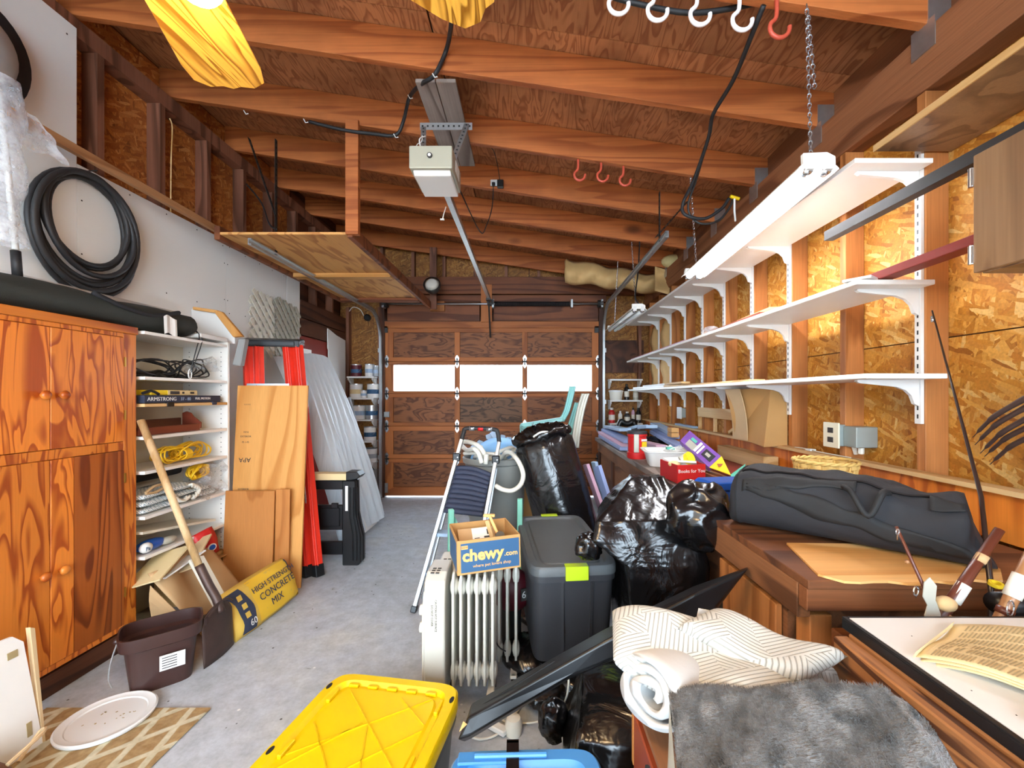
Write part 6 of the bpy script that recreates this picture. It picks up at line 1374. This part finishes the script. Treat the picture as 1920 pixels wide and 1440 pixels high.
part('raised_rib', B().box(-.16, -.02, .20, .235, zt, zt+.008, Mb_), 'blue_lid', tb, bevel=.003); part('handle_bar', B().tube([Mb_ @ Vector((-.12, .215, zt+.012)), Mb_ @ Vector((.05, .215, zt+.012))], .006, 8), 'blue_lid', tb)
part('black_tape', B().box(-.045, -.015, .10, .262, zt+.008, zt+.012, Mb_).box(-.045, -.015, .252, .258, zt-.06, zt+.012, Mb_), 'bag_plastic', tb, 'glossy black tape strip')

# --- oil heaters
def heater(name, label, xs_, y0, y1, z0, z1, px0, px1):
    t = thing(name, label, 'heater', ((px0+xs_[-1])/2, (y0+y1)/2, 0)); ym = (y0+y1)/2
    for x in xs_:
        def rp(inset, n=28): 
            hy, hz_ = (y1-y0)/2-inset, (z1-z0)/2-inset; return [(ym+hy*c_[0], (z0+z1)/2+hz_*c_[1]) for c_ in [(math.copysign(abs(math.cos(a_))**.35, math.cos(a_)), math.copysign(abs(math.sin(a_))**.22, math.sin(a_))) for a_ in [2*PI*k/n+.05 for k in range(n)]]]
        part('fin', B().prism(rp(0), 'X', x-.005, x+.005).prism(rp(.012), 'X', x-.0065, x+.0065), 'heater_cream', t, bevel=.001)
        for z in (z1-.065, z0+.055):
            part('oil_bulge', B().lathe([(.012, -.017), (.032, -.011), (.037, 0), (.032, .011), (.012, .017)], (x, ym-.03, z), 16, RY(PI/2)), 'heater_cream', t, smooth=True)
    part('control_panel', B().prism([(y0-.02, z0-.03), (y0-.035, z0+.05), (y0-.035, z1-.10), (y0-.02, z1-.02), (y0+.02, z1+.005), (y1, z1+.005), (y1+.01, z0-.03)], 'X', px0+.01, px1), 'heater_cream', t, bevel=.008, seg=3)
    part('panel_side', B().prism([(y0-.01, z0+.0), (y0-.025, z0+.07), (y0-.025, z1-.14), (y0, z1-.07), (y1-.02, z1-.07), (y1-.02, z0)], 'X', px0, px0+.012), 'heater_cream', t, bevel=.005, seg=2)
    for i, z in enumerate((z1-.15, z1-.22)): part('dial', B().lathe([(.022, 0), (.020, .018), (.001, .02)], (px0+.002, y0+.02, z), 18, RY(-PI/2)), 'offwhite', t, smooth=2)
    for r_ in range(2):
        for c_ in range(3): part('vent_slot', B().box(px0+.03+.02*r_, px0+.044+.02*r_, y0-.002+.022*c_, y0+.006+.022*c_, z1+.004, z1+.007), 'ink', t)
    for x in (px1-.02, xs_[-1]-.01):
        part('foot_bar', B().box(x-.015, x+.015, y0-.04, y1+.06, z0-.035, z0-.02), 'offwhite', t, bevel=.003)
        for y in (y0-.03, y1+.05): part('caster', B().lathe([(.018, -.01), (.02, 0), (.018, .01)], (x, y, .0215), 14, RY(PI/2)), 'black_plastic', t, smooth=2); part('caster_fork', B().box(x-.006, x+.006, y-.006, y+.006, .022, z0-.02), 'offwhite', t)
    return t
h1 = heater('oil_heater', 'cream oil filled radiator heater with six fins in front', [-.300, -.269, -.237, -.205, -.174, -.142], 1.70, 1.85, .12, .585, -.418, -.325)
text('CAUTION HOT SURFACE', .011, frame((-.36, 1.6645, .50), (0, 0, -1), (1, 0, 0)), 'ink', h1, align='LEFT'); text('DO NOT COVER', .011, frame((-.375, 1.6645, .48), (0, 0, -1), (1, 0, 0)), 'ink', h1, align='LEFT')
h2 = heater('oil_heater', 'second cream radiator heater standing behind the front one', [-.30, -.258, -.216, -.174, -.132, -.095, -.055], 1.93, 2.08, .075, .535, -.42, -.33)
part('heater_cord', B().tube([(-.10, 1.90, .16), (-.13, 1.84, .22), (-.16, 1.83, .30)], .003, 5, smooth=3), 'black_rubber', h2)
# --- shipping box
bx = thing('shipping_box', 'small open cardboard box with a blue printed front resting on the heaters', 'cardboard box', (-.19, 1.82, .60))
Mx = Matrix.Translation((-.188, 1.815, .598)) @ RZ(.30) @ RY(-.02); w, l, h = .128, .122, .134
for x0, x1, y0, y1, nm in ((-w, w, -l, -l+.005, 'front_wall'), (-w, w, l-.005, l, 'back_wall'), (-w, -w+.005, -l+.006, l-.006, 'side_wall'), (w-.005, w, -l+.006, l-.006, 'side_wall')):
    part(nm, B().box(x0, x1, y0, y1, 0, h, Mx), 'chewy_orange' if 0 else 'cardboard', bx)
part('box_floor', B().box(-w+.006, w-.006, -l+.006, l-.006, 0, .004, Mx), 'cardboard', bx)
part('blue_print', B().box(-w+.014, w-.006, -l-.0012, -l-.0004, .008, h-.012, Mx), 'navy', bx); part('blue_print', B().box(-w-.0012, -w-.0004, -l+.02, l-.02, .008, h-.012, Mx), 'navy', bx)
Fr = Mx @ frame((0, -l-.002, 0), (1, 0, 0), (0, 0, 1))
text('chewy', .064, Fr @ Matrix.Translation((-.026, .072, 0)), 'chewy_orange', bx, ext=.0012, sx=1.0, bold=.0022); text('.com', .028, Fr @ Matrix.Translation((.088, .064, 0)), 'chewy_orange', bx, ext=.001, bold=.0006)
text('where pet lovers shop', .0170, Fr @ Matrix.Translation((.01, .030, 0)), 'chewy_orange', bx, ext=.0006); part('tab_print', B().box(-w+.016, -w+.042, -l-.0022, -l-.0014, h-.034, h-.020, Mx), 'chewy_orange', bx); text('NOW', .010, Fr @ Matrix.Translation((-w+.029, h-.027, .0006)), 'red_box', bx)
Mi = Mx @ Matrix.Translation((-.01, .03, .085)) @ RX(.75)
iw = thing('inner_parcel', 'small parcel with a white barcode label inside the shipping box', 'parcel', Mi @ Vector((0, 0, 0)))
part('parcel', B().box(-.09, .07, -.07, .055, -.035, -.002, Mi), 'kraft', iw, bevel=.002); part('label', B().box(-.03, .06, -.06, .05, -.0015, .0, Mi), 'paper', iw)
for i in range(7): part('barcode_bar', B().box(-.022, .0, .0-.006*i, .003-.006*i, .0002, .001, Mi), 'ink', iw)
part('text_block', B().box(.02, .05, .0, .008, .0002, .001, Mi), 'ink', iw); part('text_block', B().box(.035, .045, .015, .04, .0002, .001, Mi), 'ink', iw)
yc = thing('yellow_clamp', 'orange yellow plastic bracket standing in the shipping box', 'bracket', Mx @ Vector((.07, .02, .02)))
part('arm', B().beam(Mx @ Vector((.095, -.03, .02)), Mx @ Vector((.04, .05, .17)), .028, .012, up=(1, 0, 0)), 'chewy_orange', yc, bevel=.002); part('arm', B().beam(Mx @ Vector((.06, .0, .02)), Mx @ Vector((.025, .04, .155)), .01, .02), 'light_wood', yc, bevel=.002); part('jaw', B().cbox(Mx @ Vector((.038, .053, .172)), .05, .016, .012), 'chewy_orange', yc, bevel=.002)
solo('tape_ring', 'black tape roll end beside the bracket in the shipping box', 'tape', B().lathe([(.010, 0), (.02, 0), (.02, .02), (.010, .02)], Mx @ Vector((.06, -.06, .11)), 16, RX(1.0)), 'black_plastic', smooth=2)
# --- maroon ball bag
t = thing('maroon_bag', 'round maroon red sports bag with white lettering behind the heaters', 'bag', (-.08, 2.17, .2))
q = B().ball((-.085, 2.20, .30), .105, 28, (1, .8, 1.05)); part('bag_shell', q, 'maroon', t, smooth=True); part('badge', B().cbox((-.02, 2.118, .31), .035, .006, .06, RZ(.5)), 'ink', t)
text('6', .05, frame((-.020, 2.113, .31), (1, .5, 0), (0, 0, 1)), 'white_paint', t); part('neck', B().tube([(-.085, 2.2, .0), (-.085, 2.2, .21)], .05, 12), 'black_matte', t)

# --- black slab leaning over
t = thing('plastic_slab', 'long black plastic panel slanting from the yellow lid up to the bench', 'panel', (.2, 1.3, .3))
def ps(px, py, Y): return P(px, py, Y)
top = [ps(880, 1322, 1.36), ps(893, 1362, 1.27), ps(1352, 1100, 1.33), ps(1404, 1064, 1.36)]
a = ps(874, 1342, 1.36); 
q = B().loft([[ps(884, 1318, 1.37), ps(877, 1345, 1.28), ps(857, 1388, 1.26), ps(868, 1392, 1.36)],
              [ps(905, 1306, 1.37), ps(905, 1330, 1.28), ps(878, 1382, 1.26), ps(884, 1385, 1.36)],
              [ps(1130, 1180, 1.37), ps(1133, 1203, 1.29), ps(1065, 1272, 1.28), ps(1070, 1272, 1.36)],
              [ps(1300, 1098, 1.37), ps(1305, 1112, 1.30), ps(1262, 1190, 1.29), ps(1270, 1188, 1.36)],
              [ps(1404, 1062, 1.37), ps(1404, 1066, 1.32), ps(1335, 1150, 1.31), ps(1340, 1150, 1.36)]])
part('panel_body', q, 'black_plastic', t, bevel=.008, seg=3); part('top_groove', B().beam(ps(903, 1326, 1.312)+Vector((0, 0, .004)), ps(1040, 1243, 1.315)+Vector((0, 0, .006)), .004, .003), 'black_matte', t)
part('corner_chip', B().hull([ps(869, 1352, 1.262), ps(876, 1358, 1.262), ps(866, 1368, 1.256), ps(861, 1372, 1.256)], [v+Vector((0, -.003, .002)) for v in (ps(869, 1352, 1.262), ps(876, 1358, 1.262), ps(866, 1368, 1.256), ps(861, 1372, 1.256))]), 'chewy_orange', t)
# --- dark bags and oddments on the floor
q = B().loft([[(.10, 1.10, 0), (.20, 1.10, 0), (.62, 1.10, 0), (.62, 1.55, 0), (.15, 1.55, 0)], [(.09, 1.10, .2), (.2, 1.09, .2), (.62, 1.10, .2), (.62, 1.55, .2), (.14, 1.55, .2)], [(.14, 1.15, .38), (.25, 1.12, .38), (.62, 1.12, .38), (.60, 1.50, .36), (.2, 1.50, .36)]])
rumple(q, 10, .014, 6, 8); solo('trash_bag', 'dull black bag standing on the floor under the slanting black panel', 'garbage bag', q, 'bag_plastic', smooth=True)
q = B().ball((.085, 1.42, .22), .05, 18, (.8, .8, 1.2)); rumple(q, 1, .02, 20, 12); q.tube([(.10, 1.42, .2), (.16, 1.42, .22)], .02, 6); solo('bag_knot', 'small crumpled black bag tie sticking out over the bare floor', 'plastic bag', q, 'bag_plastic', smooth=True)
wire = [PZ(1066, 1295, .30), PZ(1064, 1330, .2), PZ(1040, 1365, .05), PZ(1000, 1392, .012), PZ(950, 1370, .012), PZ(930, 1345, .012)]
t = thing('extension_lead', 'white power cord with plug lying on the floor by the black panel', 'cord', PZ(950, 1370, .01))
part('cord_run', B().tube([PZ(1066, 1262, .34), PZ(1064, 1300, .28), PZ(1050, 1330, .18), PZ(1020, 1350, .06), PZ(985, 1356, .010), PZ(950, 1354, .008), PZ(925, 1338, .02)], .0035, 6, smooth=6), 'offwhite', t, smooth=True)
part('cord_run', B().tube([PZ(980, 1302, .03), PZ(975, 1325, .012), PZ(955, 1352, .012), PZ(930, 1378, .008), PZ(900, 1386, .008), PZ(874, 1378, .03)], .0045, 6, smooth=6), 'offwhite', t, smooth=True)
part('plug_block', B().cbox(PZ(930, 1363, .016), .10, .035, .022, RZ(-.6)), 'white_plastic', t, bevel=.004); part('adapter', B().ball(PZ(918, 1345, .03), .028, 14), 'black_plastic', t, smooth=True); part('adapter_cap', B().ball(PZ(926, 1342, .045), .012, 12), 'white_plastic', t, smooth=True)
t = thing('clay_pot', 'round dark brown pot standing behind the blue lidded tote', 'pot', (.03, 1.15, 0))
part('pot_wall', B().lathe([(.05, 0), (.075, .13), (.08, .14), (.072, .14), (.048, .01)], (.035, 1.22, 0), 28, cap=False), 'leather_brown', t, smooth=2); part('pot_rim', B().lathe([(.074, .137), (.081, .137), (.081, .145), (.074, .145), (.074, .137)], (.035, 1.22, 0), 28, cap=False), 'kraft', t, smooth=2)
solo('white_jar', 'small white domed jar beside the heater under the black panel', 'jar', B().lathe([(.030, 0), (.034, .04), (.026, .06), (.001, .07)], (-.055, 1.64, 0), 20), 'offwhite', smooth=2)

# --- crate, quilt, roll and blanket
cr = thing('wooden_crate', 'orange brown wooden crate holding up the quilts', 'crate', (.42, .78, 0))
for x0, x1 in ((.24, .258), (.585, .603)):
    for k in range(4): part('side_plank', B().box(x0, x1, .585, .97, .03+.14*k, .155+.14*k), 'red_brown', cr, bevel=.003)
for y0, y1 in ((.565, .583), (.972, .99)):
    for k in range(4): part('end_plank', B().box(.24, .603, y0, y1, .03+.14*k, .155+.14*k), 'ply_board_dark', cr, bevel=.003)
for x in (.26, .565):
    for y in (.585, .95): part('post', B().box(x, x+.02, y, y+.02, 0, .59), 'bench_wood', cr)
part('top_board', B().box(.245, .60, .57, .985, .592, .605), 'bench_wood', cr)
t = thing('hanging_straps', 'dark straps and a yellow level hanging below the rolled quilt', 'straps', (.23, .8, .5))
for i in range(3): part('strap', B().tube([(.232-.004*i, .70+.05*i, .60), (.222, .72+.05*i, .45), (.228, .69+.05*i, .30), (.222, .73+.05*i, .12)], .005, 6, smooth=4), 'black_rubber', t)
part('level', B().beam((.222, .66, .57), (.215, .64, .20), .02, .03), 'chewy_orange', t, bevel=.003)
def pillow(c, th, nu, nv):
    """closed padded sheet: c(u,v) mid surface, th(u,v) half thickness"""
    q = B()
    for s in (1, -1):
        q.grid(lambda u, v: Vector(c(u, v))+Vector((0, -.15, 1)).normalized()*s*th(u, v)*max(0, (1-abs(2*u-1)**8)*(1-abs(2*v-1)**8))**.5, nu, nv)
    bmesh.ops.remove_doubles(q.bm, verts=q.bm.verts, dist=.0004); return q
def bil(p, u, v): return p[0].lerp(p[1], u).lerp(p[2].lerp(p[3], u), v)
QA = [P(1148, 1130, 1.05), P(1580, 1248, .86), P(1150, 1235, .90), P(1520, 1345, .72)]
def qa(u, v): p = bil(QA, u, v); p.z += .022*math.sin(PI*u)*(1-v)+.012*math.sin(9*u+2*v)*(.3+v)-.02; return p
ql = thing('quilt', 'off-white quilted comforter with hexagon stitch lines folded on the pile', 'quilt', (.4, .9, .7))
o = part('upper_fold', pillow(qa, lambda u, v: .030+.008*math.sin(5*u+3*v), 60, 36), 'quilt', ql, smooth=True); UVgrid(o, lambda c: (c.x*6.4, c.y*6.4+c.z*5))
QB = [P(1335, 1158, .99), P(1590, 1250, .82), P(1270, 1190, .93), P(1500, 1300, .78)]
o = part('middle_fold', pillow(lambda u, v: bil(QB, u, v)+Vector((0, 0, .012+.008*math.sin(8*u))), lambda u, v: .022, 40, 20), 'quilt', ql, smooth=True); UVgrid(o, lambda c: (c.x*6.4+2, c.y*6.4+c.z*5+1))
part('care_tag', B().cbox(P(1322, 1152, 1.0), .035, .003, .022, RY(.2)), 'paper', ql)
rl = thing('rolled_quilt', 'white quilt rolled up with its spiral end toward the heaters', 'quilt', (.3, .8, .6))
R0, R1 = P(1214, 1302, .84), Vector((.48, .99, .665)); dx = (R1-R0).normalized(); uz = Vector((0, 0, 1)); uz = (uz-dx*uz.dot(dx)).normalized(); uw = dx.cross(uz)
sp_ = []
for k in range(130):
    a_ = k*.115; r = .012+.0036*a_; sp_.append((r*(1+.06*math.sin(2*a_)), a_))
inner = [(r*math.cos(a_)*1.15, r*math.sin(a_)*.88) for r, a_ in sp_]; outer = [((r+.0135)*math.cos(a_)*1.15, (r+.0135)*math.sin(a_)*.88) for r, a_ in sp_]
q = B(); loops = []
for k in range(14):
    f = k/13; c = R0.lerp(R1, f); g_ = 1+.04*math.sin(f*9); 
    loops.append([c+dx*(.006*math.sin(i*.21) if k == 0 else 0)+uw*x*g_+uz*y*g_ for i, (x, y) in enumerate(inner+outer[::-1])])
q.loft(loops); part('roll', q, 'quilt_white', rl, smooth=True)
part('grey_lining', B().loft([[R0+dx*(.01+.3*k)+uw*x*.96+uz*y*.96 for x, y in inner[:70]] for k in (0, 1)], cap=False, closed=False), 'grey_fabric', rl)
# fur blanket
FB = [P(1258, 1312, .80), P(1700, 1262, .69), P(1278, 1510, .63), P(1862, 1510, .565)]
def fb(u, v):
    p = bil(FB, u, v); p.z += .012*math.sin(4*u+1)*(1-v)+.020*math.exp(-((v)/.12)**2)*0-.03*max(0, .1-v)*3+.006*math.sin(12*u+6*v)
    if u > .9: p.z -= (u-.9)*.35
    return p
fbk = thing('fleece_blanket', 'fluffy grey fleece blanket spread over the pile in the foreground', 'blanket', (.45, .68, .7))
q = B(); q.grid(fb, 90, 70)
for v in q.bm.verts: v.co += Vector((0, 0, .006*mnoise.noise(v.co*30)))
part('blanket_sheet', q, 'fur_grey', fbk, smooth=True, solid=.016)
part('printed_hem', B().grid(lambda u, v: fb(0, v)+Vector((-.004-.025*u*v, .0, -.008-.09*u)), 4, 30), 'gun_grey', fbk, smooth=True)
part('folded_back', B().grid(lambda u, v: fb(v, 0)+Vector((0, .02*u, -.008-.07*u)), 4, 40), 'fur_grey', fbk, smooth=True)
random.seed(77); vs2, fs2 = [], []
for i in range(42000):
    u, v = random.random(), random.random(); p = fb(u, v)+Vector((0, 0, .007)); w_ = mnoise.noise(p*38); a_ = w_*2.4+rng(-.9, .9)+2.2
    d = Vector((math.cos(a_)*.8, math.sin(a_)*.8, .75)).normalized()*rng(.006, .012); s = Vector((-d.y, d.x, 0)).normalized()*.0011
    k = len(vs2); vs2 += [p-s, p+s, p+d]; fs2.append((k, k+1, k+2))
me = bpy.data.meshes.new('fleece_pile'); me.from_pydata([v-ORG[fbk.name] for v in vs2], [], fs2); me.materials.append(MATS['fur_grey']); o = bpy.data.objects.new('fleece_pile', me); COL.objects.link(o); o.parent = fbk; o['kind'] = 'stuff'

# --- white topped table
t = thing('white_table', 'wooden table with white laminate top and black edge at the lower right', 'table', (1.0, .5, 0))
part('laminate_top', B().box(.657, 1.47, -.2, .872, .838, .842), 'white_plastic', t); part('black_edge', B().box(.647, 1.475, -.2, .880, .818, .8375).box(.647, .6565, -.2, .880, .8375, .8415).box(.657, 1.47, .8725, .880, .8375, .8415), 'black_plastic', t, bevel=.001)
part('side_board', B().box(.616, .645, -.2, .862, .50, .812), 'table_side', t, bevel=.003); part('top_rail', B().box(.646, .70, -.2, .862, .77, .817), 'table_side', t, bevel=.003); part('end_board', B().box(.646, 1.46, .835, .862, .50, .768), 'table_side', t)
for x in (.65, 1.40):
    for y in (-.15, .77): part('leg', B().box(x, x+.06, y, y+.06, 0, .50), 'stud_wood', t)
q = B(); random.seed(9)
for i in range(16): q.cbox((rng(.68, 1.0), rng(.45, .86), .8425), .0015, .0015, .0006)
part('specks', q, 'ink', t, kind='stuff')
NP = [Vector((.690, .715, .845)), Vector((.845, .850, .845)), Vector((.735, .585, .845)), Vector((1.05, .62, .845))]
NP = [Vector((.668, .735, .846)), Vector((.835, .835, .846)), Vector((.80, .56, .846)), Vector((1.14, .70, .846))]
nw = thing('newspaper', 'yellowed folded newspaper lying on the white table top', 'newspaper', (.8, .7, .843))
def npf(u, v, k=0): p = bil(NP, u, v); p.z += .020*math.sin(min(1, v*2.2)*PI*.5)*(1-.5*v)+.004*math.sin(7*u+3*v)-.005*k; return p
for k in range(3): part('sheet', B().grid(lambda u, v: npf(u, v, k)+Vector((.004*k, -.003*k, 0)), 14, 20), 'newsprint', nw, smooth=True, solid=.0008)
fold = B().grid(lambda u, v: bil(NP, u, 0)+Vector((-.012*math.sin(v*PI), -.008*math.sin(v*PI), .0005+.008*v)), 14, 8); part('folded_spine', fold, 'newsprint', nw, smooth=True)
q = B(); random.seed(12)
for c_ in range(6):
    for r_ in range(44):
        u0 = .05+c_*.155; v0 = .07+r_*.0205; u1 = u0+.135*rng(.8, 1)
        if random.random() < .07: continue
        a_, b_2 = npf(u0, v0), npf(u1, v0); a2, b2 = npf(u0, v0+.009), npf(u1, v0+.009); m2 = npf((u0+u1)/2, v0); m3 = npf((u0+u1)/2, v0+.009); z = Vector((0, 0, .0012))
        q._add([a_+z, m2+z, b_2+z, b2+z, m3+z, a2+z], [(0, 1, 4, 5), (1, 2, 3, 4)])
part('print_lines', q, 'ink_soft', nw, kind='stuff')
part('headline', B().hull([npf(.3, .52)+Vector((0, 0, .0015)), npf(.42, .52)+Vector((0, 0, .0015)), npf(.42, .57)+Vector((0, 0, .0015)), npf(.3, .57)+Vector((0, 0, .0015))], [npf(.3, .52)+Vector((0, 0, .002)), npf(.42, .52)+Vector((0, 0, .002)), npf(.42, .57)+Vector((0, 0, .002)), npf(.3, .57)+Vector((0, 0, .002))]), 'ink', nw)
solo('grey_cloth', 'small grey cloth corner on the white table below the newspaper', 'cloth', B().ball((.72, .565, .853), .03, 14, (1.2, 1, .35)), 'grey_fabric', smooth=True)

# --- fishing rods and tools in the gap
def rod(label, pts, rs, mat, bands=(), guides=(), extra=None):
    t = thing('fishing_rod', label, 'fishing rod', pts[0], 'fishing rods behind the white table'); part('blank', B().tube(pts, rs, 10), mat, t, smooth=True); A_, Z_ = Vector(pts[0]), Vector(pts[-1])
    for f, m, r, l in bands: part('wrap', B().tube([A_.lerp(Z_, f-l), A_.lerp(Z_, f+l)], r, 12), m, t, smooth=True)
    for f, r in guides:
        c = A_.lerp(Z_, f); e = c+Vector((-.6, -.7, .1)).normalized()*(r+.012); part('line_guide', B().tube([e+Vector((.8*r*math.cos(a_), .3*r*math.cos(a_), r*math.sin(a_))) for a_ in [k*PI/7 for k in range(15)]], .0016, 5).tube([c, e+Vector((0, 0, r))], .0014, 4).tube([c-Vector((0, 0, .02)), e-Vector((0, 0, r))], .0014, 4), 'steel', t)
    return t
rod('long dark fishing rod leaning against the right wall stud', [(1.00, .93, .02), (1.07, .985, .84), (1.19, 1.12, 1.03), (1.33, 1.33, 1.30), (1.44, 1.52, 1.60)], [.008, .006, .005, .0035, .0025], 'rod_dark', [(.98, 'steel', .006, .006)], [(.50, .006)])
rod('short rusty tipped fishing rod with its tip before the duffel bag', [(.90, .93, .70), (.868, .925, .86), (.82, .95, 1.005)], [.006, .004, .003], 'rod_brown', [(.75, 'rod_tan', .0045, .01)], [(.56, .010), (.97, .006)])
rod('thick brown fishing rod butt with a white collar, the left one', [(.63, .945, .36), (.92, .945, .815), (1.045, .945, 1.0)], [.013, .012, .009], 'rod_brown', [(.78, 'offwhite', .0135, .03), (.70, 'kraft', .0125, .012), (.90, 'kraft', .0115, .012)])
rod('thick brown fishing rod butt with a white collar at the right edge', [(.80, .905, .40), (1.0, .905, .815), (1.12, .905, 1.065)], [.014, .013, .012], 'rod_tan', [(.74, 'offwhite', .0155, .035), (.66, 'rod_brown', .015, .01), (.93, 'kraft', .0145, .015)], [(.68, .016)])
t = thing('metal_bracket', 'scalloped grey metal bracket standing behind the white table edge', 'bracket', (.87, .92, .6)); part('plate', B().prism([(-.012, 0), (.015, 0), (.02, .06), (.012, .09), (.018, .12), (.005, .14), (-.008, .13), (-.014, .10), (-.006, .08), (-.014, .06)], 'Y', -.001, .001, Matrix.Translation((.875, .92, .765)) @ RY(-.1)), 'gun_grey', t); part('foot_strip', B().beam((.875, .92, .2), (.875, .92, .77), .02, .003), 'gun_grey', t); part('cork_piece', B().ball((.905, .925, .845), .018, 12, (1.2, 1, .9)), 'cork', t, smooth=True)
solo('black_tube', 'black plastic tube lying at the right edge behind the white table', 'tube', B().tube([(1.02, .93, .845), (1.25, 1.0, .80)], [.022, .035], 16), 'black_plastic', smooth=True)
solo('yellow_ring', 'small yellow rubber ring round the dark fishing rod', 'ring', B().lathe([(.009, 0), (.013, 0), (.013, .008), (.009, .008), (.009, 0)], (1.068, .975, .862), 16, RX(.2), cap=False), 'yellow_print', smooth=2)
# pitchfork
t = thing('pitchfork', 'rusty dark pitchfork head hanging at the right edge of the photo', 'pitchfork', (1.40, 1.1, 1.2))
for i, ((x, y), (x2, y2)) in enumerate((((1824, 820), (1935, 740)), ((1828, 834), (1945, 752)), ((1838, 850), (1955, 768)), ((1846, 856), (1962, 784)), ((1856, 871), (1970, 800)))):
    a_, b_ = P(x, y, 1.30), P(x2, y2, 1.14); m_ = a_.lerp(b_, .5)+Vector((-.01, 0, .008)); part('tine', B().tube([a_, a_.lerp(m_, .5)+Vector((0, 0, .003)), m_, b_], [.0012, .005, .007, .008], 6, smooth=5), 'rust_steel', t, smooth=True)
part('head_bar', B().tube([P(1935, 735, 1.135), P(1955, 765, 1.13), P(1972, 808, 1.14)], .012, 8, smooth=3), 'rust_steel', t); part('handle', B().tube([P(1955, 768, 1.13), (1.42, .85, 1.36), (1.44, .3, 1.62)], .016, 10), 'handle_wood', t, smooth=True)
part('hang_nail', B().tube([(1.43, .6, 1.50), (1.50, .6, 1.50)], .004, 6), 'galv', t)
